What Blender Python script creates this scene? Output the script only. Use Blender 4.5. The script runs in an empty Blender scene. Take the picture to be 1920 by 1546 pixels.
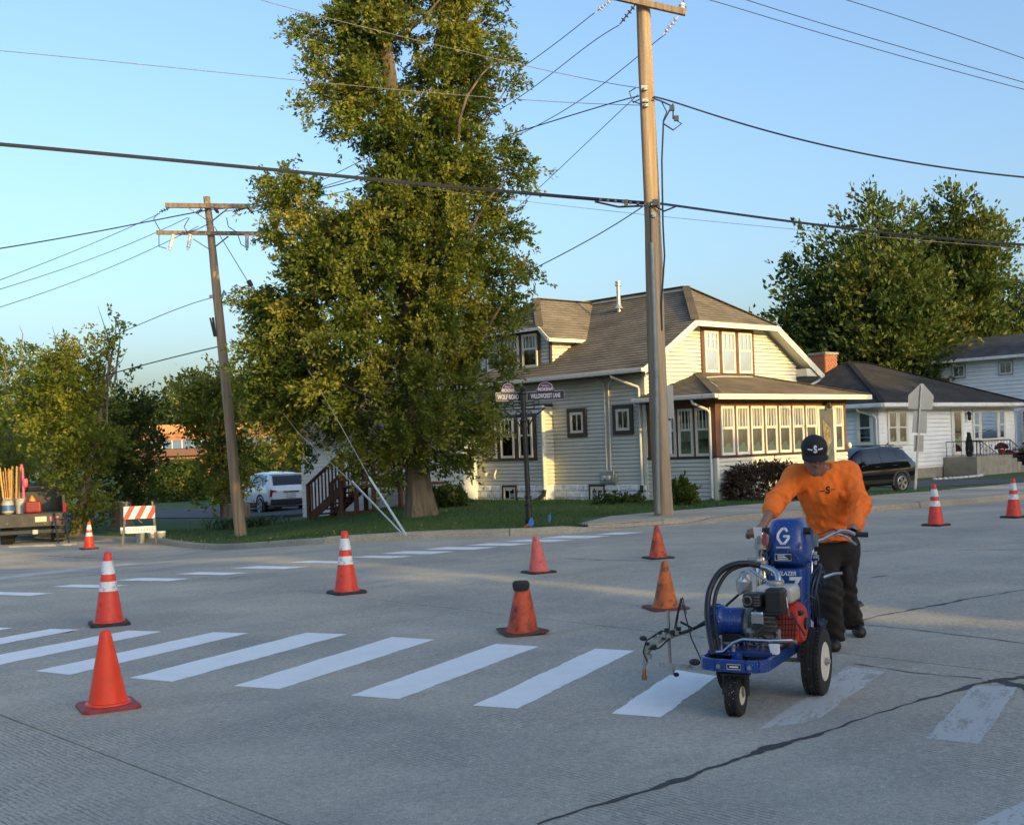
import bpy, math, random
import numpy as np
from mathutils import Vector, Matrix

# ------------------------------------------------------------------ camera, sky, sun, exposure
scene = bpy.context.scene
COL = scene.collection
TH = math.atan(.036); FPX = 2250.0; PCX, PCY = 960.0, 840.0; EYE = 1.58
CR = np.array([math.cos(TH), 0, -math.sin(TH)]); CU = np.array([math.sin(TH), 0, math.cos(TH)])
cam_d = bpy.data.cameras.new('camera'); cam = bpy.data.objects.new('camera', cam_d); COL.objects.link(cam)
cam_d.sensor_width = 36; cam_d.lens = 36*FPX/1920; cam_d.shift_y = (PCY-773)/1920
cam_d.clip_start = .1; cam_d.clip_end = 3000
cam.matrix_world = Matrix(((CR[0], CU[0], 0, 0), (0, 0, -1, 0), (CR[2], CU[2], 0, EYE), (0, 0, 0, 1)))
scene.camera = cam
SUN_EL = math.radians(12.0); SUN_AZ = (0.66, -0.751)           # horizontal direction towards the sun
world = bpy.data.worlds.new('World'); scene.world = world; world.use_nodes = True
nt = world.node_tree; bg = nt.nodes['Background']
sky = nt.nodes.new('ShaderNodeTexSky'); sky.sky_type = 'NISHITA'; sky.sun_disc = False
sky.sun_elevation = SUN_EL; sky.sun_rotation = math.atan2(SUN_AZ[0], SUN_AZ[1])
sky.air_density = 1.0; sky.dust_density = 4.8; sky.ozone_density = 2.7; sky.altitude = 200
nt.links.new(sky.outputs[0], bg.inputs[0]); bg.inputs[1].default_value = 0.15
sl = bpy.data.lights.new('sun', 'SUN'); sl.energy = 2.0; sl.angle = math.radians(.6); sl.color = (1, .69, .20)
sun = bpy.data.objects.new('sun', sl); COL.objects.link(sun); sun.location = (30, -30, 40)
_s = Vector((SUN_AZ[0]*math.cos(SUN_EL), SUN_AZ[1]*math.cos(SUN_EL), math.sin(SUN_EL))).normalized()
sun.rotation_euler = _s.to_track_quat('Z', 'Y').to_euler()
scene.view_settings.view_transform = 'Standard'; scene.view_settings.look = 'None'
scene.view_settings.gamma = 1; scene.view_settings.use_curve_mapping = False
scene.view_settings.exposure = 1.34
scene.render.engine = 'CYCLES'
scene.cycles.max_bounces = 6; scene.cycles.transparent_max_bounces = 12

# ------------------------------------------------------------------ measuring helpers
rng = np.random.default_rng(7); random.seed(7)
def ray(x, y): return np.array([0, 1., 0])+(x-PCX)/FPX*CR-(y-PCY)/FPX*CU
def D(x, y, Y): return np.array([0, 0, EYE])+ray(x, y)*Y
def sm(t):
    t = np.clip(t, 0, 1); return t*t*(3-2*t)
def hgt(X, Y): return -.62*sm((Y-15)/13)*sm((-1-X)/8)-.30*sm((Y-30.5)/5)*sm((X-7.5)/2.5)        # the street falls away to the left
def G(x, y, dz=0.):
    d = ray(x, y); z = dz
    for _ in range(50):
        p = np.array([0, 0, EYE])+d*((z-EYE)/d[2]); z = .5*z+.5*(float(hgt(p[0], p[1]))+dz)
    return p
LAWN = .11
def V(p): return tuple(float(c) for c in p)

# ------------------------------------------------------------------ mesh building
class MB:
    def __init__(s): s.v = []; s.f = []; s.uv = []; s.n = 0
    def add(s, vs, fs, uvs=None):
        b = len(s.v); s.v += [tuple(map(float, v)) for v in vs]
        for i, f in enumerate(fs):
            s.f.append(tuple(b+k for k in f)); s.uv.append(uvs[i] if uvs else None)
        return s
    def box(s, c, d, R=None):
        c = np.array(c, float); d = np.array(d, float)/2
        q = [np.array((x, y, z))*d for z in (-1, 1) for y in (-1, 1) for x in (-1, 1)]
        if R is not None: q = [np.array(R) @ p for p in q]
        return s.add([p+c for p in q], [(0, 2, 3, 1), (4, 5, 7, 6), (0, 1, 5, 4), (2, 6, 7, 3), (0, 4, 6, 2), (1, 3, 7, 5)])
    def span(s, a, b):
        a = np.array(a, float); b = np.array(b, float); return s.box((a+b)/2, np.abs(b-a))
    def bar(s, p, q, w, h, up=(0, 0, 1)):
        p = np.array(p, float); q = np.array(q, float); x = q-p; L = np.linalg.norm(x); x = x/L
        up = np.array(up, float); y = np.cross(up, x)
        if np.linalg.norm(y) < 1e-4: y = np.cross((1, 0, 0), x)
        y /= np.linalg.norm(y); z = np.cross(x, y)
        return s.box((p+q)/2, (L, w, h), np.stack([x, y, z], 1))
    def tube(s, pts, r, n=8, cap=True):
        pts = [np.array(p, float) for p in pts]; m = len(pts)
        rs = [r]*m if np.isscalar(r) else list(r)
        t0 = pts[1]-pts[0]; a = np.cross(t0, (0, 0, 1.)); 
        if np.linalg.norm(a) < 1e-5: a = np.array((1., 0, 0))
        vs = []
        for i in range(m):
            t = pts[min(i+1, m-1)]-pts[max(i-1, 0)]; t /= (np.linalg.norm(t)+1e-12)
            a = a-t*(a@t); a /= (np.linalg.norm(a)+1e-12); b = np.cross(t, a)
            for k in range(n):
                an = 2*math.pi*k/n; vs.append(pts[i]+rs[i]*(math.cos(an)*a+math.sin(an)*b))
        fs = [(i*n+k, i*n+(k+1) % n, (i+1)*n+(k+1) % n, (i+1)*n+k) for i in range(m-1) for k in range(n)]
        if cap: fs += [tuple(range(n))[::-1], tuple((m-1)*n+k for k in range(n))]
        return s.add(vs, fs)
    def cyl(s, p, q, r0, r1=None, n=16): return s.tube([p, q], [r0, r0 if r1 is None else r1], n)
    def lathe(s, prof, n=24, o=(0, 0, 0), R=None, sq=None):
        o = np.array(o, float); vs = []
        for (r, z) in prof:
            for k in range(n):
                an = 2*math.pi*k/n; p = np.array((r*math.cos(an), r*math.sin(an), z))
                if R is not None: p = np.array(R) @ p
                vs.append(p+o)
        m = len(prof)
        fs = [(i*n+k, i*n+(k+1) % n, (i+1)*n+(k+1) % n, (i+1)*n+k) for i in range(m-1) for k in range(n)]
        if prof[0][0] > 1e-6: fs.append(tuple(range(n))[::-1])
        if prof[-1][0] > 1e-6: fs.append(tuple((m-1)*n+k for k in range(n)))
        return s.add(vs, fs)
    def prism(s, poly, z0, z1, M=None):
        n = len(poly); vs = [np.array((x, y, z0)) for x, y in poly]+[np.array((x, y, z1)) for x, y in poly]
        if M is not None: vs = [M(v) for v in vs]
        return s.add(vs, [tuple(range(n))[::-1], tuple(range(n, 2*n))]+[(i, (i+1) % n, n+(i+1) % n, n+i) for i in range(n)])
    def ell(s, c, r, n=14, m=9, R=None):
        prof = [(math.sin(math.pi*i/m), -math.cos(math.pi*i/m)) for i in range(m+1)]
        b = len(s.v); s.lathe([(max(a, 1e-7), z) for a, z in prof], n)
        c = np.array(c, float); r = np.array((r, r, r) if np.isscalar(r) else r, float)
        for i in range(b, len(s.v)):
            p = np.array(s.v[i])*r
            if R is not None: p = np.array(R) @ p
            s.v[i] = tuple(p+c)
        return s
    def build(s, name, mat, parent=None, org=None, smooth=False, bevel=0, M=None, seg=2):
        vs = np.array(s.v, float).reshape(-1, 3)
        if M is not None: vs = np.array([M(v) for v in vs])
        if org is not None: vs = vs-np.array(org)
        me = bpy.data.meshes.new(name); me.from_pydata(vs.tolist(), [], s.f)
        if any(u is not None for u in s.uv):
            ul = me.uv_layers.new(name='UVMap'); k = 0
            for f, u in zip(s.f, s.uv):
                for j in range(len(f)):
                    if u is not None: ul.data[k].uv = u[j]
                    k += 1
        if mat is not None: me.materials.append(mat)
        if smooth: me.polygons.foreach_set('use_smooth', [True]*len(me.polygons))
        o = bpy.data.objects.new(name, me); COL.objects.link(o)
        if smooth: 
            try: me.set_sharp_from_angle(angle=math.radians(38))
            except Exception: pass
        if parent is not None: o.parent = parent
        if bevel:
            b = o.modifiers.new('bevel', 'BEVEL'); b.width = bevel; b.segments = seg; b.limit_method = 'ANGLE'; b.angle_limit = math.radians(40)
        return o
def raw(name, vs, fs, mat, parent=None, org=None, smooth=False):
    m = MB(); m.v = [tuple(v) for v in vs]; m.f = [tuple(f) for f in fs]; m.uv = [None]*len(fs)
    return m.build(name, mat, parent, org, smooth)
def thing(name, label, cat, loc=(0, 0, 0), rz=0, group=None):
    o = bpy.data.objects.new(name, None); COL.objects.link(o); o.location = V(loc); o.rotation_euler = (0, 0, rz)
    o.empty_display_size = .2
    return tag(o, label, cat, group)
def tag(o, label=None, cat=None, group=None, kind=None):
    if label: o['label'] = label
    if cat: o['category'] = cat
    if group: o['group'] = group
    if kind: o['kind'] = kind
    return o
def copy_thing(root, loc, rz=None, label=None):
    def cp(o, par):
        c = o.copy(); COL.objects.link(c)
        if par: c.parent = par
        for ch in o.children: cp(ch, c)
        return c
    r = cp(root, None); r.location = V(loc)
    if rz is not None: r.rotation_euler = (0, 0, rz)
    if label: r['label'] = label
    return r
def text_mesh(name, txt, size, mat, parent, M, depth=.004, bold=0, sx=1.0):
    cu = bpy.data.curves.new(name, 'FONT'); cu.body = txt; cu.size = size; cu.align_x = 'CENTER'; cu.align_y = 'CENTER'
    cu.extrude = depth/2; cu.offset = bold; cu.resolution_u = 3
    ob = bpy.data.objects.new(name+'_curve', cu); COL.objects.link(ob)
    me = bpy.data.meshes.new_from_object(ob.evaluated_get(bpy.context.evaluated_depsgraph_get()))
    bpy.data.objects.remove(ob); bpy.data.curves.remove(cu)
    for v in me.vertices: v.co = Vector(V(M((v.co.x*sx, v.co.y, v.co.z))))
    me.materials.clear(); me.materials.append(mat); me.name = name
    o = bpy.data.objects.new(name, me); COL.objects.link(o); o.parent = parent
    return o

# ------------------------------------------------------------------ materials
MATS = {}
def M_(name, col, rough=.6, metal=0., var=.12, scale=6., bump=.0, bscale=None, spec=.5, dirt=None, dscale=3., dlo=.55, dhi=.7, coat=0., emit=None, detail=4):
    m = bpy.data.materials.new(name); m.use_nodes = True; t = m.node_tree; N = t.nodes; L = t.links
    b = N['Principled BSDF']; b.inputs['Roughness'].default_value = rough; b.inputs['Metallic'].default_value = metal
    b.inputs['Specular IOR Level'].default_value = spec; b.inputs['Coat Weight'].default_value = coat
    tc = N.new('ShaderNodeTexCoord'); no = N.new('ShaderNodeTexNoise'); no.inputs['Scale'].default_value = scale; no.inputs['Detail'].default_value = detail
    L.new(tc.outputs['Object'], no.inputs['Vector'])
    mix = N.new('ShaderNodeMix'); mix.data_type = 'RGBA'
    c = np.array(col, float); mix.inputs['A'].default_value = (*np.clip(c*(1-var), 0, 1), 1); mix.inputs['B'].default_value = (*np.clip(c*(1+var), 0, 1), 1)
    mr = N.new('ShaderNodeMapRange'); mr.inputs['From Min'].default_value = .3; mr.inputs['From Max'].default_value = .7
    L.new(no.outputs['Fac'], mr.inputs['Value']); L.new(mr.outputs[0], mix.inputs['Factor']); out = mix.outputs['Result']
    if dirt is not None:
        n2 = N.new('ShaderNodeTexNoise'); n2.inputs['Scale'].default_value = dscale; n2.inputs['Detail'].default_value = 8; n2.inputs['Roughness'].default_value = .7
        L.new(tc.outputs['Object'], n2.inputs['Vector'])
        r2 = N.new('ShaderNodeMapRange'); r2.inputs['From Min'].default_value = dlo; r2.inputs['From Max'].default_value = dhi
        L.new(n2.outputs['Fac'], r2.inputs['Value'])
        m2 = N.new('ShaderNodeMix'); m2.data_type = 'RGBA'; L.new(r2.outputs[0], m2.inputs['Factor']); L.new(out, m2.inputs['A']); m2.inputs['B'].default_value = (*dirt, 1); out = m2.outputs['Result']
    L.new(out, b.inputs['Base Color'])
    if bump:
        n3 = N.new('ShaderNodeTexNoise'); n3.inputs['Scale'].default_value = bscale or scale*4; n3.inputs['Detail'].default_value = 5
        L.new(tc.outputs['Object'], n3.inputs['Vector']); bp = N.new('ShaderNodeBump'); bp.inputs['Strength'].default_value = bump; bp.inputs['Distance'].default_value = .02
        L.new(n3.outputs['Fac'], bp.inputs['Height']); L.new(bp.outputs[0], b.inputs['Normal'])
    if emit: b.inputs['Emission Color'].default_value = (*emit, 1); b.inputs['Emission Strength'].default_value = 1
    MATS[name] = m; return m
def specks(m, scale=55, thr=.16, col=(.62, .63, .62), dens=.52):
    """small dried paint spots over an existing material"""
    t = m.node_tree; N = t.nodes; L = t.links; b = N['Principled BSDF']; src = b.inputs['Base Color'].links[0].from_socket; tc = N.new('ShaderNodeTexCoord')
    v = N.new('ShaderNodeTexVoronoi'); v.inputs['Scale'].default_value = scale; L.new(tc.outputs['Object'], v.inputs['Vector']); n = N.new('ShaderNodeTexNoise'); n.inputs['Scale'].default_value = scale*.16; L.new(tc.outputs['Object'], n.inputs['Vector'])
    a = N.new('ShaderNodeMath'); a.operation = 'LESS_THAN'; a.inputs[1].default_value = thr; L.new(v.outputs['Distance'], a.inputs[0]); c = N.new('ShaderNodeMath'); c.operation = 'GREATER_THAN'; c.inputs[1].default_value = dens; L.new(n.outputs['Fac'], c.inputs[0])
    q = N.new('ShaderNodeMath'); q.operation = 'MULTIPLY'; L.new(a.outputs[0], q.inputs[0]); L.new(c.outputs[0], q.inputs[1]); mx = N.new('ShaderNodeMix'); mx.data_type = 'RGBA'; L.new(q.outputs[0], mx.inputs['Factor']); L.new(src, mx.inputs['A']); mx.inputs['B'].default_value = (*col, 1); L.new(mx.outputs['Result'], b.inputs['Base Color']); return m
def wood_mat(name, col, dark, sc=1.):
    m = M_(name, col, .8, var=.2, scale=3); t = m.node_tree; N = t.nodes; L = t.links; b = N['Principled BSDF']
    tc = N.new('ShaderNodeTexCoord'); mp = N.new('ShaderNodeMapping'); mp.inputs['Scale'].default_value = (28*sc, 28*sc, .9*sc)
    n = N.new('ShaderNodeTexNoise'); n.inputs['Scale'].default_value = 1; n.inputs['Detail'].default_value = 6; n.inputs['Roughness'].default_value = .65
    L.new(tc.outputs['Object'], mp.inputs[0]); L.new(mp.outputs[0], n.inputs['Vector'])
    cr = N.new('ShaderNodeValToRGB'); cr.color_ramp.elements[0].position = .32; cr.color_ramp.elements[0].color = (*dark, 1); cr.color_ramp.elements[1].position = .58; cr.color_ramp.elements[1].color = (*col, 1)
    L.new(n.outputs['Fac'], cr.inputs[0]); L.new(cr.outputs[0], b.inputs['Base Color'])
    bp = N.new('ShaderNodeBump'); bp.inputs['Strength'].default_value = .5; bp.inputs['Distance'].default_value = .02; L.new(n.outputs['Fac'], bp.inputs['Height']); L.new(bp.outputs[0], b.inputs['Normal'])
    return m
def glass_mat(name, tint=(.9, .95, .95), refl=1.0):
    m = bpy.data.materials.new(name); m.use_nodes = True; t = m.node_tree; N = t.nodes; L = t.links
    for n in list(N):
        if n.type != 'OUTPUT_MATERIAL': N.remove(n)
    o = [n for n in N if n.type == 'OUTPUT_MATERIAL'][0]
    tr = N.new('ShaderNodeBsdfTransparent'); tr.inputs[0].default_value = (*tint, 1); gl = N.new('ShaderNodeBsdfGlossy'); gl.inputs['Roughness'].default_value = .02; gl.inputs[0].default_value = (.95, .95, .95, 1)
    fr = N.new('ShaderNodeFresnel'); fr.inputs['IOR'].default_value = 1.5
    no = N.new('ShaderNodeTexNoise'); no.inputs['Scale'].default_value = 1.3; bp = N.new('ShaderNodeBump'); bp.inputs['Strength'].default_value = .08; bp.inputs['Distance'].default_value = .05
    L.new(no.outputs['Fac'], bp.inputs['Height']); L.new(bp.outputs[0], gl.inputs['Normal'])
    mu = N.new('ShaderNodeMath'); mu.operation = 'MULTIPLY'; mu.inputs[1].default_value = 1.9*refl; mu.use_clamp = True; L.new(fr.outputs[0], mu.inputs[0])
    mx = N.new('ShaderNodeMixShader'); L.new(mu.outputs[0], mx.inputs[0]); L.new(tr.outputs[0], mx.inputs[1]); L.new(gl.outputs[0], mx.inputs[2]); L.new(mx.outputs[0], o.inputs[0])
    return m
def leaf_mat(name, c0, c1, c2, trans=.35):
    m = bpy.data.materials.new(name); m.use_nodes = True; t = m.node_tree; N = t.nodes; L = t.links
    b = N['Principled BSDF']; b.inputs['Roughness'].default_value = .55; b.inputs['Specular IOR Level'].default_value = .3
    at = N.new('ShaderNodeAttribute'); at.attribute_name = 'tint'
    cr = N.new('ShaderNodeValToRGB'); e = cr.color_ramp.elements; e[0].color = (*c0, 1); e[1].color = (*c2, 1); k = e.new(.5); k.color = (*c1, 1)
    L.new(at.outputs['Fac'], cr.inputs[0]); L.new(cr.outputs[0], b.inputs['Base Color'])
    tl = N.new('ShaderNodeBsdfTranslucent'); hs = N.new('ShaderNodeHueSaturation'); hs.inputs['Value'].default_value = 1.5; hs.inputs['Hue'].default_value = .48; L.new(cr.outputs[0], hs.inputs['Color']); L.new(hs.outputs[0], tl.inputs[0])
    mx = N.new('ShaderNodeMixShader'); mx.inputs[0].default_value = trans; L.new(b.outputs[0], mx.inputs[1]); L.new(tl.outputs[0], mx.inputs[2])
    o = [n for n in N if n.type == 'OUTPUT_MATERIAL'][0]; L.new(mx.outputs[0], o.inputs[0]); return m

def concrete(name, base, tine=True, dark=(.10, .10, .095), light=1.0):
    m = bpy.data.materials.new(name); m.use_nodes = True; t = m.node_tree; N = t.nodes; L = t.links; b = N['Principled BSDF']
    b.inputs['Roughness'].default_value = .88; b.inputs['Specular IOR Level'].default_value = .25
    geo = N.new('ShaderNodeNewGeometry'); pos = geo.outputs['Position']
    def noise(sc, det=5, rg=.6, vec=pos):
        n = N.new('ShaderNodeTexNoise'); n.inputs['Scale'].default_value = sc; n.inputs['Detail'].default_value = det; n.inputs['Roughness'].default_value = rg; L.new(vec, n.inputs['Vector']); return n.outputs['Fac']
    def rampmap(v, a, c, lo=0., hi=1.):
        r = N.new('ShaderNodeMapRange'); r.inputs['From Min'].default_value = a; r.inputs['From Max'].default_value = c; r.inputs['To Min'].default_value = lo; r.inputs['To Max'].default_value = hi; L.new(v, r.inputs['Value']); return r.outputs[0]
    def mixc(f, A, B):
        x = N.new('ShaderNodeMix'); x.data_type = 'RGBA'; L.new(f, x.inputs['Factor'])
        for nm, c in (('A', A), ('B', B)):
            if isinstance(c, tuple): x.inputs[nm].default_value = (*c, 1)
            else: L.new(c, x.inputs[nm])
        return x.outputs['Result']
    def math_(op, a, c):
        x = N.new('ShaderNodeMath'); x.operation = op
        for i, q in enumerate((a, c)):
            if isinstance(q, (int, float)): x.inputs[i].default_value = q
            else: L.new(q, x.inputs[i])
        return x.outputs[0]
    bs = np.array(base)
    big = rampmap(noise(.45, 6, .62), .36, .64); col = mixc(big, tuple(bs*np.array((.76, .79, .84))), tuple(bs*np.array((1.16, 1.13, 1.06))))
    col = mixc(rampmap(noise(1.7, 8, .75), .60, .68, 0, .45), col, tuple(bs*.55))
    mp = N.new('ShaderNodeMapping'); mp.inputs['Rotation'].default_value = (0, 0, math.radians(-42.7)); L.new(pos, mp.inputs[0])   # x along the joints' cross direction
    mp2 = N.new('ShaderNodeMapping'); mp2.inputs['Scale'].default_value = (.25, 2.2, 1); L.new(mp.outputs[0], mp2.inputs[0])
    col = mixc(rampmap(noise(1.2, 6, .65, mp2.outputs[0]), .5, .75, 0, .55), col, tuple(bs*.66))                # worn, streaky wheel paths
    col = mixc(rampmap(noise(2.3, 7, .7), .56, .72, 0, .5), col, tuple(bs*1.35))
    col = mixc(rampmap(noise(28, 4, .65), .44, .64, 0, .55), col, tuple(bs*.58)); col = mixc(rampmap(noise(17, 5, .7), .55, .72, 0, .5), col, tuple(bs*1.4))
    sp = noise(130, 2, .5); col = mixc(rampmap(sp, .60, .70, 0, .8), col, tuple(bs*.42)); col = mixc(rampmap(noise(95, 2, .5), .63, .72, 0, .8), col, tuple(bs*1.9))
    h = noise(160, 3)
    h = math_('MULTIPLY', h, .5)
    if tine:
        sx = N.new('ShaderNodeSeparateXYZ'); L.new(mp.outputs[0], sx.inputs[0])
        wob = math_('MULTIPLY', noise(5, 3), .05)
        ph = math_('MULTIPLY', math_('ADD', sx.outputs['X'], wob), 2*math.pi/.031)
        sn = math_('SINE', ph, 0.)
        brk = rampmap(noise(14, 4, .6), .36, .52); pat = rampmap(noise(.55, 4), .45, .58)
        msk = math_('MULTIPLY', brk, pat)
        gr = math_('MULTIPLY', rampmap(sn, .35, 1., 0, 1), msk)
        col = mixc(math_('MULTIPLY', gr, .95), col, tuple(bs*.45)); h = math_('SUBTRACT', h, math_('MULTIPLY', gr, .7))
    L.new(col, b.inputs['Base Color'])
    bp = N.new('ShaderNodeBump'); bp.inputs['Strength'].default_value = .55; bp.inputs['Distance'].default_value = .006; L.new(h, bp.inputs['Height']); L.new(bp.outputs[0], b.inputs['Normal'])
    return m

ROAD = concrete('road_concrete', (.445, .41, .34)); WALK = concrete('walk_concrete', (.44, .40, .32), False)
ASPH = M_('asphalt', (.075, .075, .078), .9, var=.3, scale=40, bump=.4, bscale=120, dirt=(.12, .12, .12), dscale=2)
TAR = M_('crack_tar', (.045, .045, .047), .75, var=.3, scale=30, bump=.5, bscale=90)
JOINT = M_('joint_dark', (.02, .02, .019), .95, var=.3, scale=30)
GRASSG = M_('lawn_ground', (.036, .082, .014), .95, var=.35, scale=2.2, bump=.5, bscale=60, dirt=(.075, .10, .026), dscale=.6, dlo=.5, dhi=.75)
SOIL = M_('soil', (.06, .05, .035), .95, var=.3, scale=3, bump=.4)
WHITEPAINT = M_('fresh_paint', (.90, .90, .88), .5, var=.04, scale=5, bump=.5, bscale=130, dirt=(.74, .74, .72), dscale=26, dlo=.56, dhi=.78)

# ------------------------------------------------------------------ ground, road, kerb
def grid_sheet(name, A, B, rows, zfun, mat, power=1.0):
    A = np.array(A); B = np.array(B); n = len(A); vs = []; fs = []
    for j in range(rows+1):
        t = (j/rows)**power
        for i in range(n):
            p = A[i]*(1-t)+B[i]*t; vs.append((p[0], p[1], zfun(p[0], p[1], t)))
    for j in range(rows):
        for i in range(n-1): fs.append((j*n+i, j*n+i+1, (j+1)*n+i+1, (j+1)*n+i))
    o = raw(name, vs, fs, mat); o.data.polygons.foreach_set('use_smooth', [True]*len(o.data.polygons)); return o
K0 = [(-60, 86), (-40, 65), (-24, 47.6), (-13.2, 35.3), (-9.6, 32.2), (-6.5, 27.0), (-4.7, 23.7), (-3.3, 22.25), (-1.9, 21.85), (-.6, 21.6), (.45, 21.55), (1.4, 21.92), (3.4, 22.91), (5.3, 23.85), (7.3, 24.72), (10.4, 26.55), (13, 28.4), (20, 34.3), (40, 52), (70, 79)]
def resample(P, step):
    P = np.array(P, float); out = []
    for a, b in zip(P[:-1], P[1:]):
        n = max(1, int(np.linalg.norm(b-a)/step))
        for k in range(n): out.append(a+(b-a)*k/n)
    out.append(P[-1]); out = np.array(out)
    for _ in range(3): out[1:-1] = .25*out[:-2]+.5*out[1:-1]+.25*out[2:]
    return out
KERB = resample(K0, .5)
tan_ = np.gradient(KERB, axis=0); tan_ /= np.linalg.norm(tan_, axis=1)[:, None]; KN = np.stack([-tan_[:, 1], tan_[:, 0]], 1)   # points away from the road
ground = grid_sheet('ground', [(x, -60) for x in np.linspace(-700, 700, 57)], [(x, 1400) for x in np.linspace(-1800, 1800, 57)], 60, lambda x, y, t: float(hgt(x, y))-1.3-.004*max(0, y-130), GRASSG, 2.0); tag(ground, kind='structure')
far = KERB.copy(); far[:, 0] = np.linspace(-150, 160, len(KERB)); far[:, 1] = 150
lawn = grid_sheet('lawn', KERB+KN*.17, far, 70, lambda x, y, t: float(hgt(x, y))+LAWN+.012*math.sin(x*1.7)*math.cos(y*1.3)*(t > 0), GRASSG, 2.2); tag(lawn, kind='structure')
nearl = np.stack([np.linspace(-70, 70, len(KERB)), np.full(len(KERB), -25.)], 1)
def road_z(x, y, t): return float(hgt(x, y))
road = grid_sheet('road', KERB, nearl, 60, lambda x, y, t: road_z(x, y, t)-.03*float(sm((14.2-y)/.3))*float(sm((4.6-abs(x-.4))/.3))*(1 if y > 2 else 0), ROAD); tag(road, kind='structure')
# kerb
prof = [(-.02, -.05), (.0, .0), (.02, .09), (.05, .125), (.17, .13), (.175, .0)]; KERBM = concrete('kerb_concrete', (.36, .32, .25), False); m = len(prof)
kerb = bpy.data.objects.new('kerb', None); COL.objects.link(kerb); tag(kerb, kind='structure')
def kerb_row(p, n):
    hz = float(hgt(p[0], p[1])); X, Y = p; drop = 1-.75*float(sm((1.6-abs(X-2.6))/.8))*(1 if 15 < Y < 30 else 0); return [(p[0]+n[0]*a, p[1]+n[1]*a, hz+z*drop) for a, z in prof]
i0 = 0
while i0 < len(KERB)-1:
    st_ = 6 if 8 < KERB[i0][1] < 45 else 20; i1 = min(i0+st_, len(KERB)-1); kv = []; dzk = random.uniform(-.006, .006); sh = random.uniform(-.006, .008)
    for i in range(i0, i1+1):
        p = KERB[i].copy(); e = tan_[i]*.007
        if i == i0: p = p+e
        if i == i1: p = p-e
        kv += [(a+KN[i][0]*sh, b+KN[i][1]*sh, c+dzk*(c > -.04)+random.uniform(-.002, .002)) for a, b, c in kerb_row(p, KN[i])]
    nn = i1-i0+1; kf = [(i*m+k, (i+1)*m+k, (i+1)*m+k+1, i*m+k+1) for i in range(nn-1) for k in range(m-1)]+[tuple(range(m)), tuple((nn-1)*m+k for k in range(m))[::-1]]
    raw('kerb_stone', kv, kf, KERBM, kerb); i0 = i1
# the pavement to the right: slabs one by one
sw = np.where((KERB[:, 0] > 1.3) & (KERB[:, 0] < 34))[0]
walk = bpy.data.objects.new('pavement', None); COL.objects.link(walk); tag(walk, kind='structure')
idx = list(sw[::3])
for a, b in zip(idx[:-1], idx[1:]):
    w0 = 2.0+ .9*float(sm((KERB[a][0]-2)/5)); w1 = 2.0+.9*float(sm((KERB[b][0]-2)/5))
    e = (KERB[b]-KERB[a]); e /= np.linalg.norm(e); e = e*.008
    q = [KERB[a]+KN[a]*.178+e, KERB[b]+KN[b]*.178-e, KERB[b]+KN[b]*w1-e, KERB[a]+KN[a]*w0+e]
    if KERB[a][0] < 1.9: q[3] = q[0]+KN[a]*.4
    dz = random.uniform(-.004, .006)
    MB().prism([V(c) for c in q], .02, .128+dz).build('paving_slab', WALK, walk)
# cast concrete slabs of the near road, with recessed joints between them
a42 = math.radians(42.7); E1 = np.array([math.cos(a42), math.sin(a42)]); E2 = np.array([-math.sin(a42), math.cos(a42)])
def clip(poly, n, c):            # keep n.p <= c
    out = []
    for i in range(len(poly)):
        p = poly[i]; q = poly[(i+1) % len(poly)]; dp = n@p-c; dq = n@q-c
        if dp <= 0: out.append(p)
        if dp*dq < 0: out.append(p+(q-p)*dp/(dp-dq))
    return out
base = [np.array(p, float) for p in ((-4.2, 3.), (5., 3.), (5., 14.), (-4.2, 14.))]
U = [-9, -1.9-4.55, -1.9, 2.66, 2.66+4.62, 2.66+2*4.62, 20]      # joints across, at these distances along E1
Uj = [float(E1@np.array((-2.9, 7.19))), float(E1@np.array((.74, 10.49))), float(E1@np.array((.74, 10.49)))+4.45]
Vj = [float(E2@np.array((-2.9, 7.19)))]
us = [-20]+Uj+[40]; vsx = [-30, Vj[0]-14, Vj[0], Vj[0]+4.3, 60]
slabs = []
for i in range(len(us)-1):
    for j in range(len(vsx)-1):
        P = base; g = .008
        for n_, c_ in ((E1, us[i+1]-g), (-E1, -(us[i]+g)), (E2, vsx[j+1]-.005), (-E2, -(vsx[j]+.005))):
            P = clip(P, n_, c_)
            if len(P) < 3: break
        if len(P) >= 3:
            slabs.append(P); o = MB().prism([V(c) for c in P], -.028, .002+.001*((i+j) % 2)).build('concrete_slab', ROAD, road)
JB = [np.array((-4.2, 3.)), np.array((5., 3.)), np.array((5., 14.)), np.array((-4.2, 14.))]
o = MB().prism([V(c) for c in JB], -.0295, -.0285).build('joint_bed', JOINT, road)
def ground_poly(name, pts, mat, parent, dz=.004, org=None):
    vs = [(p[0], p[1], float(hgt(p[0], p[1]))+dz) for p in pts]; n = len(vs)
    vs += [(x, y, z-.003) for x, y, z in vs]
    return raw(name, vs, [tuple(range(n)), tuple(range(n, 2*n))[::-1]]+[(i, n+i, n+(i+1) % n, (i+1) % n) for i in range(n)], mat, parent)
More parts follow.
